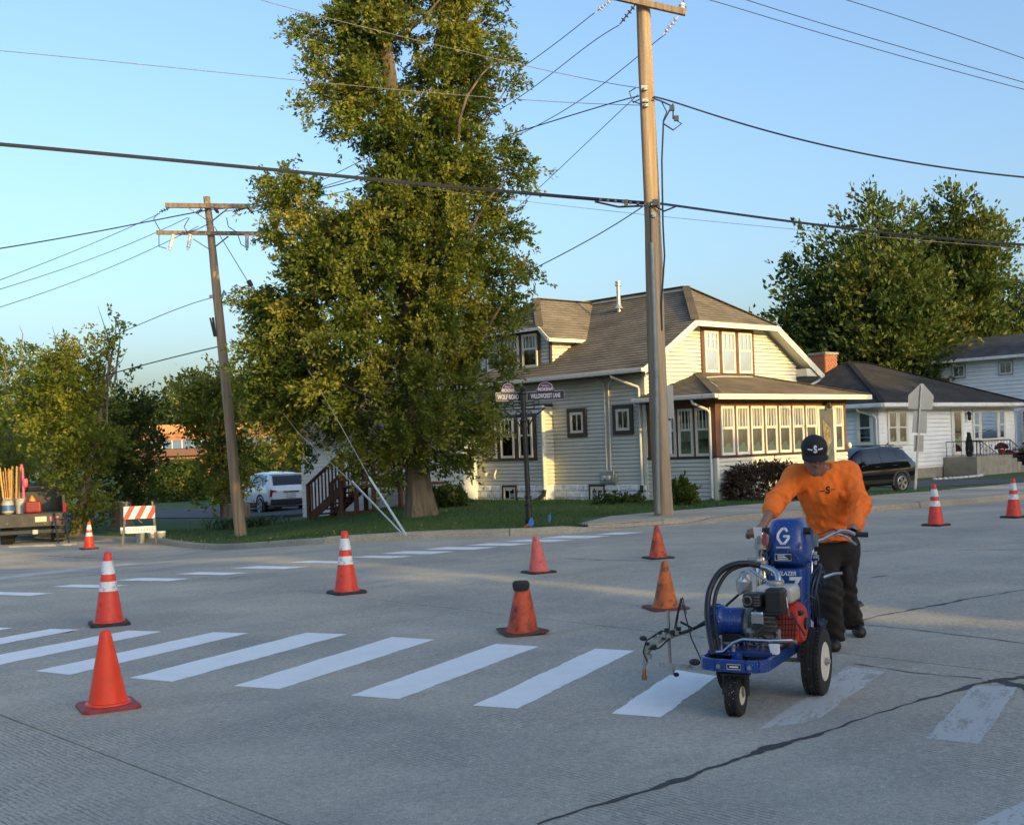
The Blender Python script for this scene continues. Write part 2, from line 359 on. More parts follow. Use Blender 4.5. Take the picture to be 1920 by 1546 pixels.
def ribbon(name, px, w, mat, parent, dz=.005, jit=.32, step=.03, fr=2.):
    P = np.array([G(*p)[:2] for p in px]); q = [P[0]]
    for a, b in zip(P[:-1], P[1:]):
        n = max(1, int(np.linalg.norm(b-a)/step)); q += [a+(b-a)*k/n for k in range(1, n+1)]
    q = np.array(q); t = np.gradient(q, axis=0); t /= np.linalg.norm(t, axis=1)[:, None]; nn = np.stack([-t[:, 1], t[:, 0]], 1)
    s = np.arange(len(q)); ph = random.uniform(0, 9)
    wob = .5*np.sin(s*.13*fr+ph)+.3*np.sin(s*.37*fr+2*ph)
    ww = np.interp(np.linspace(0, 1, len(q)), np.linspace(0, 1, len(w)), w)*(1+jit*np.sin(s*.5+ph)+jit*rng.normal(size=len(q))*.6)
    L_ = q+nn*(wob*.018+ww/2)[:, None]; R_ = q+nn*(wob*.018-ww/2)[:, None]; vs = []
    for a, b in zip(L_, R_):
        for c in (a, b): vs.append((c[0], c[1], float(hgt(c[0], c[1]))+dz))
    return raw(name, vs, [(2*i, 2*i+1, 2*i+3, 2*i+2) for i in range(len(q)-1)], mat, parent)
# fresh crosswalk bars (photo corners: near-left, near-right, far-right, far-left)
def stripe_mat(name, cover, col):
    m = bpy.data.materials.new(name); m.use_nodes = True; t = m.node_tree; N = t.nodes; L = t.links; b = N['Principled BSDF']; b.inputs['Roughness'].default_value = .85
    geo = N.new('ShaderNodeNewGeometry'); mp = N.new('ShaderNodeMapping'); mp.inputs['Rotation'].default_value = (0, 0, math.radians(-63)); L.new(geo.outputs['Position'], mp.inputs[0]); mp2 = N.new('ShaderNodeMapping'); mp2.inputs['Scale'].default_value = (.8, 3.0, 1); L.new(mp.outputs[0], mp2.inputs[0])
    def nz(sc, det, v): n = N.new('ShaderNodeTexNoise'); n.inputs['Scale'].default_value = sc; n.inputs['Detail'].default_value = det; n.inputs['Roughness'].default_value = .72; L.new(v, n.inputs['Vector']); return n.outputs['Fac']
    a = nz(3.2, 10, mp2.outputs[0]); g = nz(60, 4, geo.outputs['Position']); ad = N.new('ShaderNodeMath'); ad.operation = 'MULTIPLY_ADD'; ad.inputs[1].default_value = .45; L.new(g, ad.inputs[0]); L.new(a, ad.inputs[2])
    r = N.new('ShaderNodeMapRange'); r.inputs['From Min'].default_value = cover; r.inputs['From Max'].default_value = cover+.14; r.inputs['To Min'].default_value = .30; L.new(ad.outputs[0], r.inputs['Value'])
    tr = N.new('ShaderNodeBsdfTransparent'); mx = N.new('ShaderNodeMixShader'); L.new(r.outputs[0], mx.inputs[0]); L.new(b.outputs[0], mx.inputs[1]); L.new(tr.outputs[0], mx.inputs[2])
    b.inputs['Base Color'].default_value = (*col, 1); L.new(mx.outputs[0], N['Material Output'].inputs[0]); return m
FADED = stripe_mat('faded_paint', .75, (.66, .66, .63)); FADED2 = stripe_mat('faded_paint_thin', .75, (.64, .64, .61))
def stripe(px, mat=WHITEPAINT, name='crosswalk_stripe', dz=.004):
    P = [G(*p)[:2] for p in px]
    # wavy roller edges along the long sides
    a, b, c, d = P; n = 26; L1 = [a+(d-a)*k/n for k in range(n+1)]; R1 = [b+(c-b)*k/n for k in range(n+1)]
    nv = (b-a)/np.linalg.norm(b-a)
    for k in range(1, n): L1[k] = L1[k]+nv*(random.gauss(0, .0035)+.003*math.sin(k*.7+P[0][0]*9)); R1[k] = R1[k]+nv*(random.gauss(0, .0035)+.003*math.sin(k*.5+P[1][0]*7))
    pts = [b]+R1[1:]+L1[::-1]
    vs = [(p[0], p[1], float(hgt(p[0], p[1]))+dz) for p in L1+R1]
    return raw(name, vs, [(k, n+1+k, n+2+k, k+1) for k in range(n)], mat, road)
near_bars = [((1147, 1338), (1238, 1345), (1345, 1268), (1268, 1256)), ((887, 1323), (970, 1329), (1190, 1220), (1116, 1216)), ((657, 1304), (748, 1311), (1010, 1212), (930, 1207)), ((438, 1286), (523, 1292), (815, 1199), (735, 1194)), ((242, 1271), (323, 1278), (650, 1189), (575, 1186)), ((66, 1258), (130, 1265), (466, 1187), (400, 1185)), ((-85, 1243), (-20, 1250), (303, 1184), (240, 1182)), ((-190, 1230), (-140, 1234), (150, 1180), (95, 1179)), ((-300, 1218), (-250, 1222), (26, 1177), (-25, 1176))]
for q in near_bars: stripe(q)
far_bars = [((-70, 1113), (55, 1117), (102, 1112), (-20, 1109)), ((94, 1100), (195, 1102), (240, 1097), (140, 1095.5)), ((215, 1088), (315, 1089.5), (360, 1084.5), (262, 1083.5)), ((328, 1076), (420, 1078), (468, 1073.5), (374, 1072.5)), ((433, 1065), (532, 1067), (581, 1062), (483, 1061)), ((538, 1054), (630, 1056), (674, 1052), (585, 1051)), ((655, 1045), (735, 1046.5), (775, 1042.5), (692, 1041.5)), ((714, 1038), (808, 1038.8), (853, 1033.5), (758, 1033)), ((794, 1030), (888, 1030.5), (934, 1025.5), (838, 1025)), ((872, 1022.5), (957, 1023), (1002, 1018.5), (915, 1018)), ((943, 1015.5), (1030, 1016), (1077, 1011.5), (988, 1011)), ((1012, 1009), (1100, 1009), (1146, 1004.3), (1056, 1004)), ((1112, 1002), (1165, 1002), (1208, 997.8), (1155, 998))]
for q in far_bars: stripe(q)
stripe(((1423, 1367), (1530, 1352), (1660, 1260), (1590, 1250)), FADED, 'faded_stripe')
stripe(((1735, 1385), (1838, 1395), (1908, 1288), (1826, 1286)), FADED2, 'faded_stripe')
stripe(((1795, 1560), (1990, 1575), (2060, 1500), (1915, 1505)), FADED, 'faded_stripe')
stripe(((-20, 1086), (-20, 1090), (265, 1057), (240, 1055)), FADED, 'faded_stripe')
# sealed cracks
ribbon('crack_seal', [(1010, 1546), (1150, 1500), (1290, 1460), (1330, 1440), (1470, 1395), (1580, 1362), (1650, 1335), (1740, 1310), (1830, 1283), (1925, 1268)], [.012, .025, .05, .018, .065, .022, .010, .014, .028, .05, .08], TAR, road, .005)
ribbon('crack_seal', [(1600, 1168), (1660, 1152), (1730, 1140), (1820, 1122), (1925, 1105)], [.012, .03, .045, .018, .035], TAR, road, .005)
ribbon('crack_seal', [(1600, 1169), (1760, 1186), (1925, 1207)], [.012, .014, .012], TAR, road, .006)
ribbon('crack_seal', [(1600, 1245), (1720, 1262), (1840, 1273)], [.010, .012, .012], TAR, road, .006)
for q in ([(0, 1093), (150, 1080), (330, 1067)], [(910, 1047), (952, 1042)], [(1630, 1083), (1664, 1079)], [(1770, 1032), (1920, 1030)], [(1600, 1033), (1680, 1034)], [(20, 1037), (110, 1043), (300, 1047)], [(110, 1053), (240, 1048)], [(430, 1085), (462, 1080)], [(1050, 1046), (1130, 1050), (1240, 1052)]):
    ribbon('crack_seal', q, [.012, .03, .02], TAR, road, .006)
ribbon('crack_seal', [(1870, 1277), (1900, 1284), (1960, 1300)], [.05, .12, .2], TAR, road, .0045)
# ================================================================== HOUSES
def siding_mat(name, col):
    return M_(name, col, .55, var=.05, scale=1.2, bump=.05, bscale=30, dirt=tuple(np.array(col)*.72), dscale=.9, dlo=.52, dhi=.85)
SID1 = siding_mat('siding_cream', (.60, .59, .525)); SIDW = siding_mat('siding_white', (.78, .79, .79)); SIDG = siding_mat('siding_white_garage', (.72, .74, .76))
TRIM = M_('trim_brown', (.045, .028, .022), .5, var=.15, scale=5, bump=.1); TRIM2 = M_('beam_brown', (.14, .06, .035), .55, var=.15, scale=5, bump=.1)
SASH = M_('sash_white', (.68, .65, .56), .45, var=.05, scale=8, dirt=(.45, .43, .38), dscale=7, dlo=.6, dhi=.8)
FASC = M_('fascia_cream', (.70, .68, .56), .5, var=.06, scale=3); FASW = M_('fascia_white', (.72, .70, .66), .5, var=.06, scale=3, dirt=(.5, .42, .36), dscale=1.2)
GUT = M_('gutter_white', (.62, .62, .60), .4, var=.08, scale=4, dirt=(.35, .34, .32), dscale=4); BLACKP = M_('corrugated_black', (.015, .015, .016), .5)
GLASS = glass_mat('window_glass'); GLASSD = glass_mat('window_glass_dim', (.75, .8, .8), 1.2)
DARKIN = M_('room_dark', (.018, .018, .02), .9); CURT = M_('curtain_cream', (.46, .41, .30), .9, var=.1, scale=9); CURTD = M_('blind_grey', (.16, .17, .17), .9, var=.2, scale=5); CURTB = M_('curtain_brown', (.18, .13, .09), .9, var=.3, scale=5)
FOUND = M_('foundation_block', (.82, .83, .85), .85, var=.12, scale=9, bump=.8, bscale=28, dirt=(.3, .3, .3), dscale=6)
CONC = M_('stoop_concrete', (.30, .27, .22), .9, var=.15, scale=4, bump=.3, bscale=40, dirt=(.18, .16, .13), dscale=3)
def shingle(name, c0, c1, c2):
    m = bpy.data.materials.new(name); m.use_nodes = True; t = m.node_tree; N = t.nodes; L = t.links; b = N['Principled BSDF']; b.inputs['Roughness'].default_value = .92; b.inputs['Specular IOR Level'].default_value = .15
    uv = N.new('ShaderNodeUVMap'); br = N.new('ShaderNodeTexBrick'); br.inputs['Scale'].default_value = 1; br.inputs['Brick Width'].default_value = .3; br.inputs['Row Height'].default_value = .15; br.inputs['Mortar Size'].default_value = .004; br.offset = .37
    br.inputs['Color1'].default_value = (*c0, 1); br.inputs['Color2'].default_value = (*c1, 1); br.inputs['Mortar'].default_value = (*c2, 1); br.inputs['Bias'].default_value = .1
    L.new(uv.outputs[0], br.inputs['Vector'])
    n = N.new('ShaderNodeTexNoise'); n.inputs['Scale'].default_value = 1.3; n.inputs['Detail'].default_value = 7; tc = N.new('ShaderNodeTexCoord'); L.new(tc.outputs['Object'], n.inputs['Vector'])
    mx = N.new('ShaderNodeMix'); mx.data_type = 'RGBA'; mx.blend_type = 'MULTIPLY'; mx.inputs['Factor'].default_value = .8; cr = N.new('ShaderNodeValToRGB'); cr.color_ramp.elements[0].position = .3; cr.color_ramp.elements[0].color = (.55, .55, .55, 1); cr.color_ramp.elements[1].position = .65; cr.color_ramp.elements[1].color = (1, 1, 1, 1)
    L.new(n.outputs['Fac'], cr.inputs[0]); L.new(br.outputs['Color'], mx.inputs['A']); L.new(cr.outputs[0], mx.inputs['B']); L.new(mx.outputs['Result'], b.inputs['Base Color'])
    g = N.new('ShaderNodeTexNoise'); g.inputs['Scale'].default_value = 90; L.new(tc.outputs['Object'], g.inputs['Vector']); bp = N.new('ShaderNodeBump'); bp.inputs['Strength'].default_value = .6; bp.inputs['Distance'].default_value = .01; L.new(g.outputs['Fac'], bp.inputs['Height']); L.new(bp.outputs[0], b.inputs['Normal'])
    return m
SH1 = shingle('shingle_tan', (.275, .235, .18), (.22, .185, .14), (.14, .115, .085)); SH2 = shingle('shingle_charcoal', (.085, .08, .077), (.06, .057, .056), (.03, .028, .028)); SH3 = shingle('shingle_grey', (.15, .16, .18), (.10, .11, .125), (.04, .04, .045))

def cut(poly, z0, z1):
    def half(P, sgn, c):
        out = []
        for i in range(len(P)):
            p = P[i]; q = P[(i+1) % len(P)]; dp = sgn*(p[1]-c); dq = sgn*(q[1]-c)
            if dp >= 0: out.append(p)
            if dp*dq < 0: t = dp/(dp-dq); out.append((p[0]+(q[0]-p[0])*t, c))
        return out
    return half(half(poly, 1, z0), -1, z1)
def lap(mb, poly, F, course=.105, lip=.026, uv=False):
    """overlapping courses over a convex (s, z) polygon; F(s, out, z) -> local point"""
    z = min(p[1] for p in poly); zt = max(p[1] for p in poly)
    while z < zt-1e-4:
        z1 = min(z+course, zt); gp = 0 if uv else .016; Q = cut(poly, z+gp, z1)
        if len(Q) >= 3:
            mb.add([F(s, lip*(1-(zz-z)/course), zz) for s, zz in Q], [tuple(range(len(Q)))], [[(s, zz) for s, zz in Q]] if uv else None)
            ss = [s for s, zz in Q if abs(zz-z-gp) < 1e-6]
            if len(ss) >= 2:
                a, b = min(ss), max(ss); o1 = lip*(1-gp/course); o0 = 0 if uv else -.018; mb.add([F(a, o1, z+gp), F(b, o1, z+gp), F(b, o0, z+gp), F(a, o0, z+gp)], [(0, 1, 2, 3)], [[(a, z), (b, z), (b, z), (a, z)]] if uv else None)
        z = z1
def FRONT(y): return lambda s, o, z: (s, y-o, z)
def SIDE(x): return lambda s, o, z: (x-o, s, z)
def RIGHT(x): return lambda s, o, z: (x+o, s, z)
def BACK(y): return lambda s, o, z: (s, y+o, z)
def pbox(mb, F, s0, s1, z0, z1, o0, o1):
    vs = [F(s, o, z) for z in (z0, z1) for o in (o0, o1) for s in (s0, s1)]
    return mb.add(vs, [(0, 2, 3, 1), (4, 5, 7, 6), (0, 1, 5, 4), (2, 6, 7, 3), (0, 4, 6, 2), (1, 3, 7, 5)])
def slope(p0, p1, p2):
    """frame of a roof plane: s along p0->p1, z up the slope towards p2"""
    p0, p1, p2 = map(lambda q: np.array(q, float), (p0, p1, p2)); s = (p1-p0)/np.linalg.norm(p1-p0); u = p2-p0; u = u-s*(u@s); u /= np.linalg.norm(u); n = np.cross(s, u)
    if n[2] < 0: n = -n
    F = lambda a, o, z: p0+s*a+u*z+n*o
    inv = lambda q: ((np.array(q)-p0)@s, (np.array(q)-p0)@u)
    return F, inv
def roof_plane(mb, pts, under, thick=.10):
    F, inv = slope(pts[0], pts[1], pts[2]); poly = [inv(p) for p in pts]; lap(mb, poly, F, .15, .014, True)
    n = len(pts); a = [F(s, -.004, z) for s, z in poly]; b = [F(s, -thick, z) for s, z in poly]
    under.add(a+b, [tuple(range(n, 2*n))]+[(i, (i+1) % n, n+(i+1) % n, n+i) for i in range(n)])
def window(par, F, s0, s1, z0, z1, trim=TRIM, tw=.09, split=.45, munt=3, muntin_top=True, curtain=None, glass=GLASS, sash=SASH, fw=.05, trim_on=True, flip=False, extra=0):
    """a double-hung window: trim frame > sash, pane, muntins, curtain, dark board for the unlit room"""
    m = MB()
    if trim_on:
        for q in ((s0-tw, s1+tw, z1, z1+tw), (s0-tw, s1+tw, z0-tw, z0), (s0-tw, s0, z0, z1), (s1, s1+tw, z0, z1)): pbox(m, F, *q, .002, .055)
    else:
        for q in ((s0-.012, s1+.012, z1, z1+.012), (s0-.012, s1+.012, z0-.02, z0), (s0-.012, s0, z0, z1), (s1, s1+.012, z0, z1)): pbox(m, F, *q, .002, .05)
    w = m.build('window', trim if trim_on else sash, par)
    zm = z1-(z1-z0)*split if split else None; s = MB()
    def ring(a, b, c, d, o0, o1, f):
        for q in ((a, b, d-f, d), (a, b, c, c+f), (a, a+f, c+f, d-f), (b-f, b, c+f, d-f)): pbox(s, F, *q, o0, o1)
    if split: ring(s0, s1, zm-.02, z1, .03, .05, fw); ring(s0, s1, z0, zm+.02, .02, .0399, fw)
    else: ring(s0, s1, z0, z1, .025, .05, fw)
    s.build('sash', sash, w)
    if munt:
        b = MB(); zl = zm if split else z0
        for k in range(1, munt+1):
            c = s0+(s1-s0)*k/(munt+1); pbox(b, F, c-.011, c+.011, zl+.03, z1-fw, .030, .044)
        if extra: pbox(b, F, s0+fw, s1-fw, z1-.22, z1-.2, .031, .043)
        b.build('muntin', sash, w)
    g = MB(); pbox(g, F, s0+.01, s1-.01, z0+.01, z1-.01, .026, .029); g.build('pane', glass, w)
    r = MB(); pbox(r, F, s0, s1, z0, z1, .0025, .006); r.build('unlit_room_board', DARKIN, w)  # dark board on the wall stands in for the unlit room
    if curtain is not None:
        mat, frac0, frac1, zc0, zc1 = curtain; c = MB(); n = 18; vs = []
        for k in range(n+1):
            sx = s0+(s1-s0)*(frac0+(frac1-frac0)*k/n)
            for z in (z0+(z1-z0)*zc0, z0+(z1-z0)*zc1): vs.append(F(sx, .014+.006*math.sin(k*2.1), z))
        c.add(vs, [(2*k, 2*k+2, 2*k+3, 2*k+1) for k in range(n)]); c.build('curtain', mat, w)
    return w
def spout(par, pts, r=.035, mat=GUT, name='downspout'):
    return MB().tube(pts, r, 8).build(name, mat, par, smooth=True)
def found(par, F, s0, s1, z0, z1, cols=.30, rows=3):
    m = MB(); n = max(1, round((s1-s0)/cols)); hz = (z1-z0)/rows
    for r in range(rows):
        off = .5*(r % 2)
        for k in range(n+1):
            a = s0+(k-off)*(s1-s0)/n; b = a+(s1-s0)/n; a = max(a, s0)+.006; b = min(b, s1)-.006
            if b-a < .05: continue
            c, d = z0+r*hz+.006, z0+(r+1)*hz-.006; i = .035; o = .045+random.uniform(0, .03)
            vs = [F(x, 0, z) for x, z in ((a, c), (b, c), (b, d), (a, d))]+[F(x, o, z) for x, z in ((a+i, c+i), (b-i, c+i), (b-i, d-i), (a+i, d-i))]
            m.add(vs, [(4, 5, 6, 7), (0, 1, 5, 4), (1, 2, 6, 5), (2, 3, 7, 6), (3, 0, 4, 7)])
    pbox(m, F, s0, s1, z0-.3, z1, -.2, 0)
    o = m.build('foundation', FOUND, par); o['kind'] = 'stuff'; return o

HA = math.radians(42.7); HO = (5.01, 29.42, 0.0)
def lap_wall(par, name, items, mat, course=.105):
    m = MB()
    for poly, F in items: lap(m, poly, F, course)
    return m.build(name, mat, par)
def R4(s0, s1, z0, z1): return [(s0, z0), (s1, z0), (s1, z1), (s0, z1)]
h1 = thing('house', 'cream sided corner house with clipped gable, tan shingle roof and glazed front porch', 'house', HO, HA)
W1, D1, PX = 6.87, 11.0, 5.87
core = MB(); core.span((.02, 2.27, -.2), (W1-.02, D1, 3.45)); core.span((.02, .02, -.2), (PX-.02, 2.27, 2.5)); core.span((-.38, 5.68, -.2), (.02, 8.45, 2.72))
core.prism([(.02, 3.4), (W1-.02, 3.4), (W1-.02, 3.68), (5.2, 4.7), (1.75, 4.7), (.02, 3.68)], 0, 1, lambda v: (v[0], 2.27+v[2]*(D1-2.27), v[1])); core.build('wall_core', SID1, h1)
lap_wall(h1, 'siding', [(R4(2.25, 5.66, .53, 3.6), SIDE(0)), (R4(8.5, D1, .53, 3.6), SIDE(0)), (R4(5.66, 8.5, .53, 2.74), SIDE(-.4)), (R4(-.4, 0, .53, 2.74), FRONT(5.66)),
    ([(0, 2.5), (W1, 2.5), (W1, 3.72), (5.25, 4.72), (1.7, 4.72), (0, 3.72)], FRONT(2.25)), (R4(PX, W1, 0, 2.5), FRONT(2.25)), (R4(2.25, D1, .1, 3.6), RIGHT(W1)),
    (R4(0, 2.25, .0, 1.15), SIDE(0)), (R4(0, 4.42, .0, 1.15), FRONT(0)), (R4(5.16, PX, .0, 1.15), FRONT(0)), (R4(0, 2.25, 0, 1.15), RIGHT(PX))], SID1)
found(h1, SIDE(0), 2.25, 5.66, -.05, .53); found(h1, SIDE(-.4), 5.66, 8.5, -.05, .53); found(h1, SIDE(0), 8.5, D1, -.05, .53)
m = MB(); m.span((-.4, 5.64, -.05), (-.02, 5.659, .53)); m.build('foundation', FOUND, h1)
for x, y, z0, z1 in ((0, 2.25, .0, 3.5), (-.4, 5.66, .53, 2.74), (0, 0, 0, 1.16)): MB().span((x-.032, y-.032, z0), (x+.06, y+.06, z1)).build('corner_board', FASC, h1)
m = MB(); m.span((-.03, -.03, 1.15), (4.42, .06, 1.215)); m.span((5.16, -.03, 1.15), (PX+.03, .06, 1.215)); m.span((-.03, .06, 1.15), (.06, 2.24, 1.215)); m.build('sill_beam', TRIM, h1, bevel=.006)
m = MB(); m.span((.0, .0, 1.215), (.14, .14, 2.6)); m.span((.14, .012, 1.215), (4.42, .1, 2.6)); m.span((5.16, .012, 1.215), (PX, .1, 2.6)); m.span((4.42, .012, 2.36), (5.16, .1, 2.6)); m.span((.012, .14, 1.215), (.1, 2.24, 2.6)); m.build('porch_frame', TRIM2, h1)
m = MB(); m.span((-.012, -.012, 2.44), (PX+.01, .012, 2.60)); m.span((-.012, .012, 2.44), (.012, 2.24, 2.60)); m.build('porch_header', TRIM2, h1)
for k, x in enumerate((.2, .81, 1.42, 2.03, 2.64, 3.25, 3.86)):
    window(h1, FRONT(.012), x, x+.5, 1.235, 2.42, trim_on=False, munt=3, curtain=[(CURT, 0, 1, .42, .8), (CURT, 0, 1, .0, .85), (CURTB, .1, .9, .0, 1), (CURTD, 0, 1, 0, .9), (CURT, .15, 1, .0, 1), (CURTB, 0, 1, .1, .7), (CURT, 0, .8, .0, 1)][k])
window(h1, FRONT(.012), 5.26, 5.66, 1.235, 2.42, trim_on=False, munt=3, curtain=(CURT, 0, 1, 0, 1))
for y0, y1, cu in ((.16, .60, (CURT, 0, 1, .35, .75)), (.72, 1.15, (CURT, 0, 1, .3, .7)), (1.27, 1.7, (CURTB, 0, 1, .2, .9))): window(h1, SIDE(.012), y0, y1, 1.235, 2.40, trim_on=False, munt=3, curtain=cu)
# the porch door
d = MB(); pbox(d, FRONT(.012), 4.46, 5.12, 0.1, 2.34, .0, .05); door = d.build('door', M_('door_grey', (.10, .105, .11), .5), h1)
d = MB(); pbox(d, FRONT(.012), 4.60, 4.98, .95, 2.15, .052, .06); d.build('pane', GLASSD, door)
d = MB()
for k in range(5): x = 4.64+k*.075; d.tube([(x, -.055, 1.0+.1*k), (x+.05, -.056, 1.5), (x, -.055, 2.05-.05*k)], .008, 5)
for k in range(3): d.tube([(4.79+.09*math.cos(a), -.056, 1.2+.3*k+.1*math.sin(a)) for a in np.linspace(0, 6.28, 12)], .006, 5)
d.build('leaded_pattern', M_('lead_gilt', (.42, .33, .2), .5), door); MB().ell((4.52, -.06, 1.1), .03).build('handle', M_('brass', (.5, .38, .15), .3, 1), door)
m = MB(); pbox(m, FRONT(.0), 4.36, 4.455, 0, 2.42, .0, .06); pbox(m, FRONT(0), 5.125, 5.22, 0, 2.42, 0, .06); pbox(m, FRONT(0), 4.455, 5.125, 2.345, 2.42, 0, .06); m.build('door_frame', SASH, h1)
m = MB(); m.ell((4.79, -.12, 2.47), (.1, .1, .05)); m.tube([(4.79, 0, 2.5), (4.79, -.1, 2.52), (4.79, -.16, 2.46)], .02); m.lathe([(.0, .06), (.05, .04), (.07, -.03), (.06, -.07), (0, -.08)], 12, (4.79, -.18, 2.42)); m.build('porch_lamp', TRIM, h1, smooth=True)
MB().ell((PX+.06, -.03, 1.32), (.07, .07, .09)).build('gas_regulator', FASC, h1, smooth=True)
# gable windows
m = MB(); pbox(m, FRONT(2.25), 2.36, 4.74, 3.40, 4.74, .027, .055); m.build('window_surround', TRIM2, h1)
for x0, x1, cu in ((2.46, 3.05, (CURT, 0, 1, .3, 1)), (3.22, 3.80, (CURT, 0, 1, .0, 1)), (3.98, 4.58, (CURT, 0, .95, .0, 1))): window(h1, FRONT(2.2), x0, x1, 3.47, 4.58, trim_on=False, munt=2, extra=(x0 < 3), curtain=cu)
# main roof with its clipped (jerkinhead) end, dormer and porch roof
r = MB(); un = MB()
RX, RZ = 3.55, 6.02
roof_plane(r, [(-.48, D1+.4, 3.50), (-.48, 1.85, 3.50), (1.68, 1.85, 4.80), (RX, 3.62, RZ), (RX, D1+.4, RZ)], un)
roof_plane(r, [(7.58, 1.85, 3.50), (7.58, D1+.4, 3.50), (RX, D1+.4, RZ), (RX, 3.62, RZ), (5.42, 1.85, 4.80)], un)
roof_plane(r, [(1.68, 1.85, 4.80), (5.42, 1.85, 4.80), (RX, 3.62, RZ)], un)
roof_plane(r, [(-.5, -.45, 2.70), (6.45, -.45, 2.70), (4.3, 2.25, 3.42), (2.2, 2.25, 3.42)], un, .05)
roof_plane(r, [(-.5, 2.25, 2.70), (-.5, -.45, 2.70), (2.2, 2.25, 3.42)], un, .05)
roof_plane(r, [(6.45, -.45, 2.70), (6.45, 2.25, 2.70), (4.3, 2.25, 3.42)], un, .05)
DY0, DY1, DX = 5.55, 9.25, -.02; DM = (DY0+DY1)/2; DZ = 5.98
roof_plane(r, [(DX-.1, DY0, 4.62), (RX, DY0, 4.62), (RX, DM, DZ), (1.2, DM, DZ), (DX, DY0+.5, 4.98)], un, .05)
roof_plane(r, [(RX, DY1, 4.62), (DX-.1, DY1, 4.62), (DX, DY1-.5, 4.98), (1.2, DM, DZ), (RX, DM, DZ)], un, .05)
roof_plane(r, [(DX, DY1-.5, 4.98), (DX, DY0+.5, 4.98), (1.2, DM, DZ)], un, .05)
r.build('roof', SH1, h1); un.build('soffit', FASC, h1)
m = MB()
for p, q in (((RX, 3.62, RZ+.03), (1.68, 1.85, 4.83)), ((RX, 3.62, RZ+.03), (5.42, 1.85, 4.83)), ((RX, 3.62, RZ+.03), (RX, D1+.4, RZ+.03)), ((2.2, 2.25, 3.44), (-.5, -.45, 2.73)), ((4.3, 2.25, 3.44), (6.45, -.45, 2.73)), ((1.2, DM, DZ+.02), (DX, DY0+.5, 5.0)), ((1.2, DM, DZ+.02), (RX, DM, DZ+.02))): m.bar(p, q, .22, .02)
m.build('ridge_cap', SH1, h1)
m = MB()
for p, q, w in (((-.48, 1.83, 3.42), (1.68, 1.83, 4.72), .16), ((1.66, 1.83, 4.73), (5.44, 1.83, 4.73), .14), ((7.62, 1.83, 3.40), (5.42, 1.83, 4.72), .18), ((-.48, -.47, 2.645), (6.45, -.47, 2.645), .13), ((6.47, -.45, 2.645), (6.47, 2.25, 2.645), .13), ((DX-.12, DY0+.02, 4.56), (1.5, DY0+.02, 4.56), .09), ((DX-.12, DY0+.05, 4.58), (DX-.03, DY0+.5, 4.92), .1), ((DX-.03, DY0+.5, 4.93), (DX-.03, DY1-.5, 4.93), .09)): MB().bar(p, q, .035, w).build('fascia', FASC, h1)
g = MB()
for p, q in (((-.545, 1.80, 3.45), (-.545, D1, 3.43)), ((-.565, -.5, 2.66), (-.565, 2.2, 2.67)), ((7.65, 1.8, 3.42), (7.65, D1, 3.4))): g.bar(p, q, .12, .11)
g.build('gutter', GUT, h1, bevel=.02)
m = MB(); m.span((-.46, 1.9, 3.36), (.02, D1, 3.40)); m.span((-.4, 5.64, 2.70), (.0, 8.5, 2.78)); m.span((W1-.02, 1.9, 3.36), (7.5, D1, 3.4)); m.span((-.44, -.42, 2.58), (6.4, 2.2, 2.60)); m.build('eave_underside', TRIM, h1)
# boxed return at the right eave
m = MB(); m.span((W1, 1.88, 3.40), (7.5, 2.24, 3.62)); m.build('eave_return', SID1, h1)
# dormer walls and windows
m = MB(); m.span((.26, 5.92, 3.7), (2.6, 8.9, 4.9)); m.build('dormer_core', SID1, h1)
lap_wall(h1, 'dormer_siding', [(R4(5.9, 8.9, 3.75, 4.95), SIDE(.24)), ([(.24, 3.85), (1.62, 4.74), (1.62, 4.8), (.24, 4.7)], FRONT(5.9))], SID1)
m = MB(); pbox(m, SIDE(.24), 6.28, 8.62, 3.82, 4.95, .028, .05); m.span((.2, 5.87, 3.8), (.28, 5.93, 4.75)); 
m.build('dormer_surround', TRIM, h1)
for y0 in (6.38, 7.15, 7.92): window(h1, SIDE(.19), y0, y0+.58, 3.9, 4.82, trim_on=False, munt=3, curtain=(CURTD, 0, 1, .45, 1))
# side windows
window(h1, SIDE(-.012), 4.44, 4.94, 1.93, 2.5, TRIM, .11, split=0, munt=1, fw=.07); window(h1, SIDE(-.012), 2.76, 3.24, 1.94, 2.51, TRIM, .11, split=0, munt=1, fw=.07)
m = MB(); pbox(m, SIDE(-.4), 5.9, 8.2, 1.22, 2.52, .027, .05); m.build('bay_window_surround', TRIM, h1)
for y0 in (6.04, 6.80, 7.54): window(h1, SIDE(-.446), y0, y0+.52, 1.32, 2.42, trim_on=False, munt=2, curtain=(CURTD, 0, 1, .5, 1))
window(h1, SIDE(-.03), 3.76, 4.24, .10, .47, TRIM, .055, split=0, munt=1, fw=.05); window(h1, SIDE(-.43), 6.80, 7.3, .10, .47, TRIM, .055, split=0, munt=1, fw=.05)
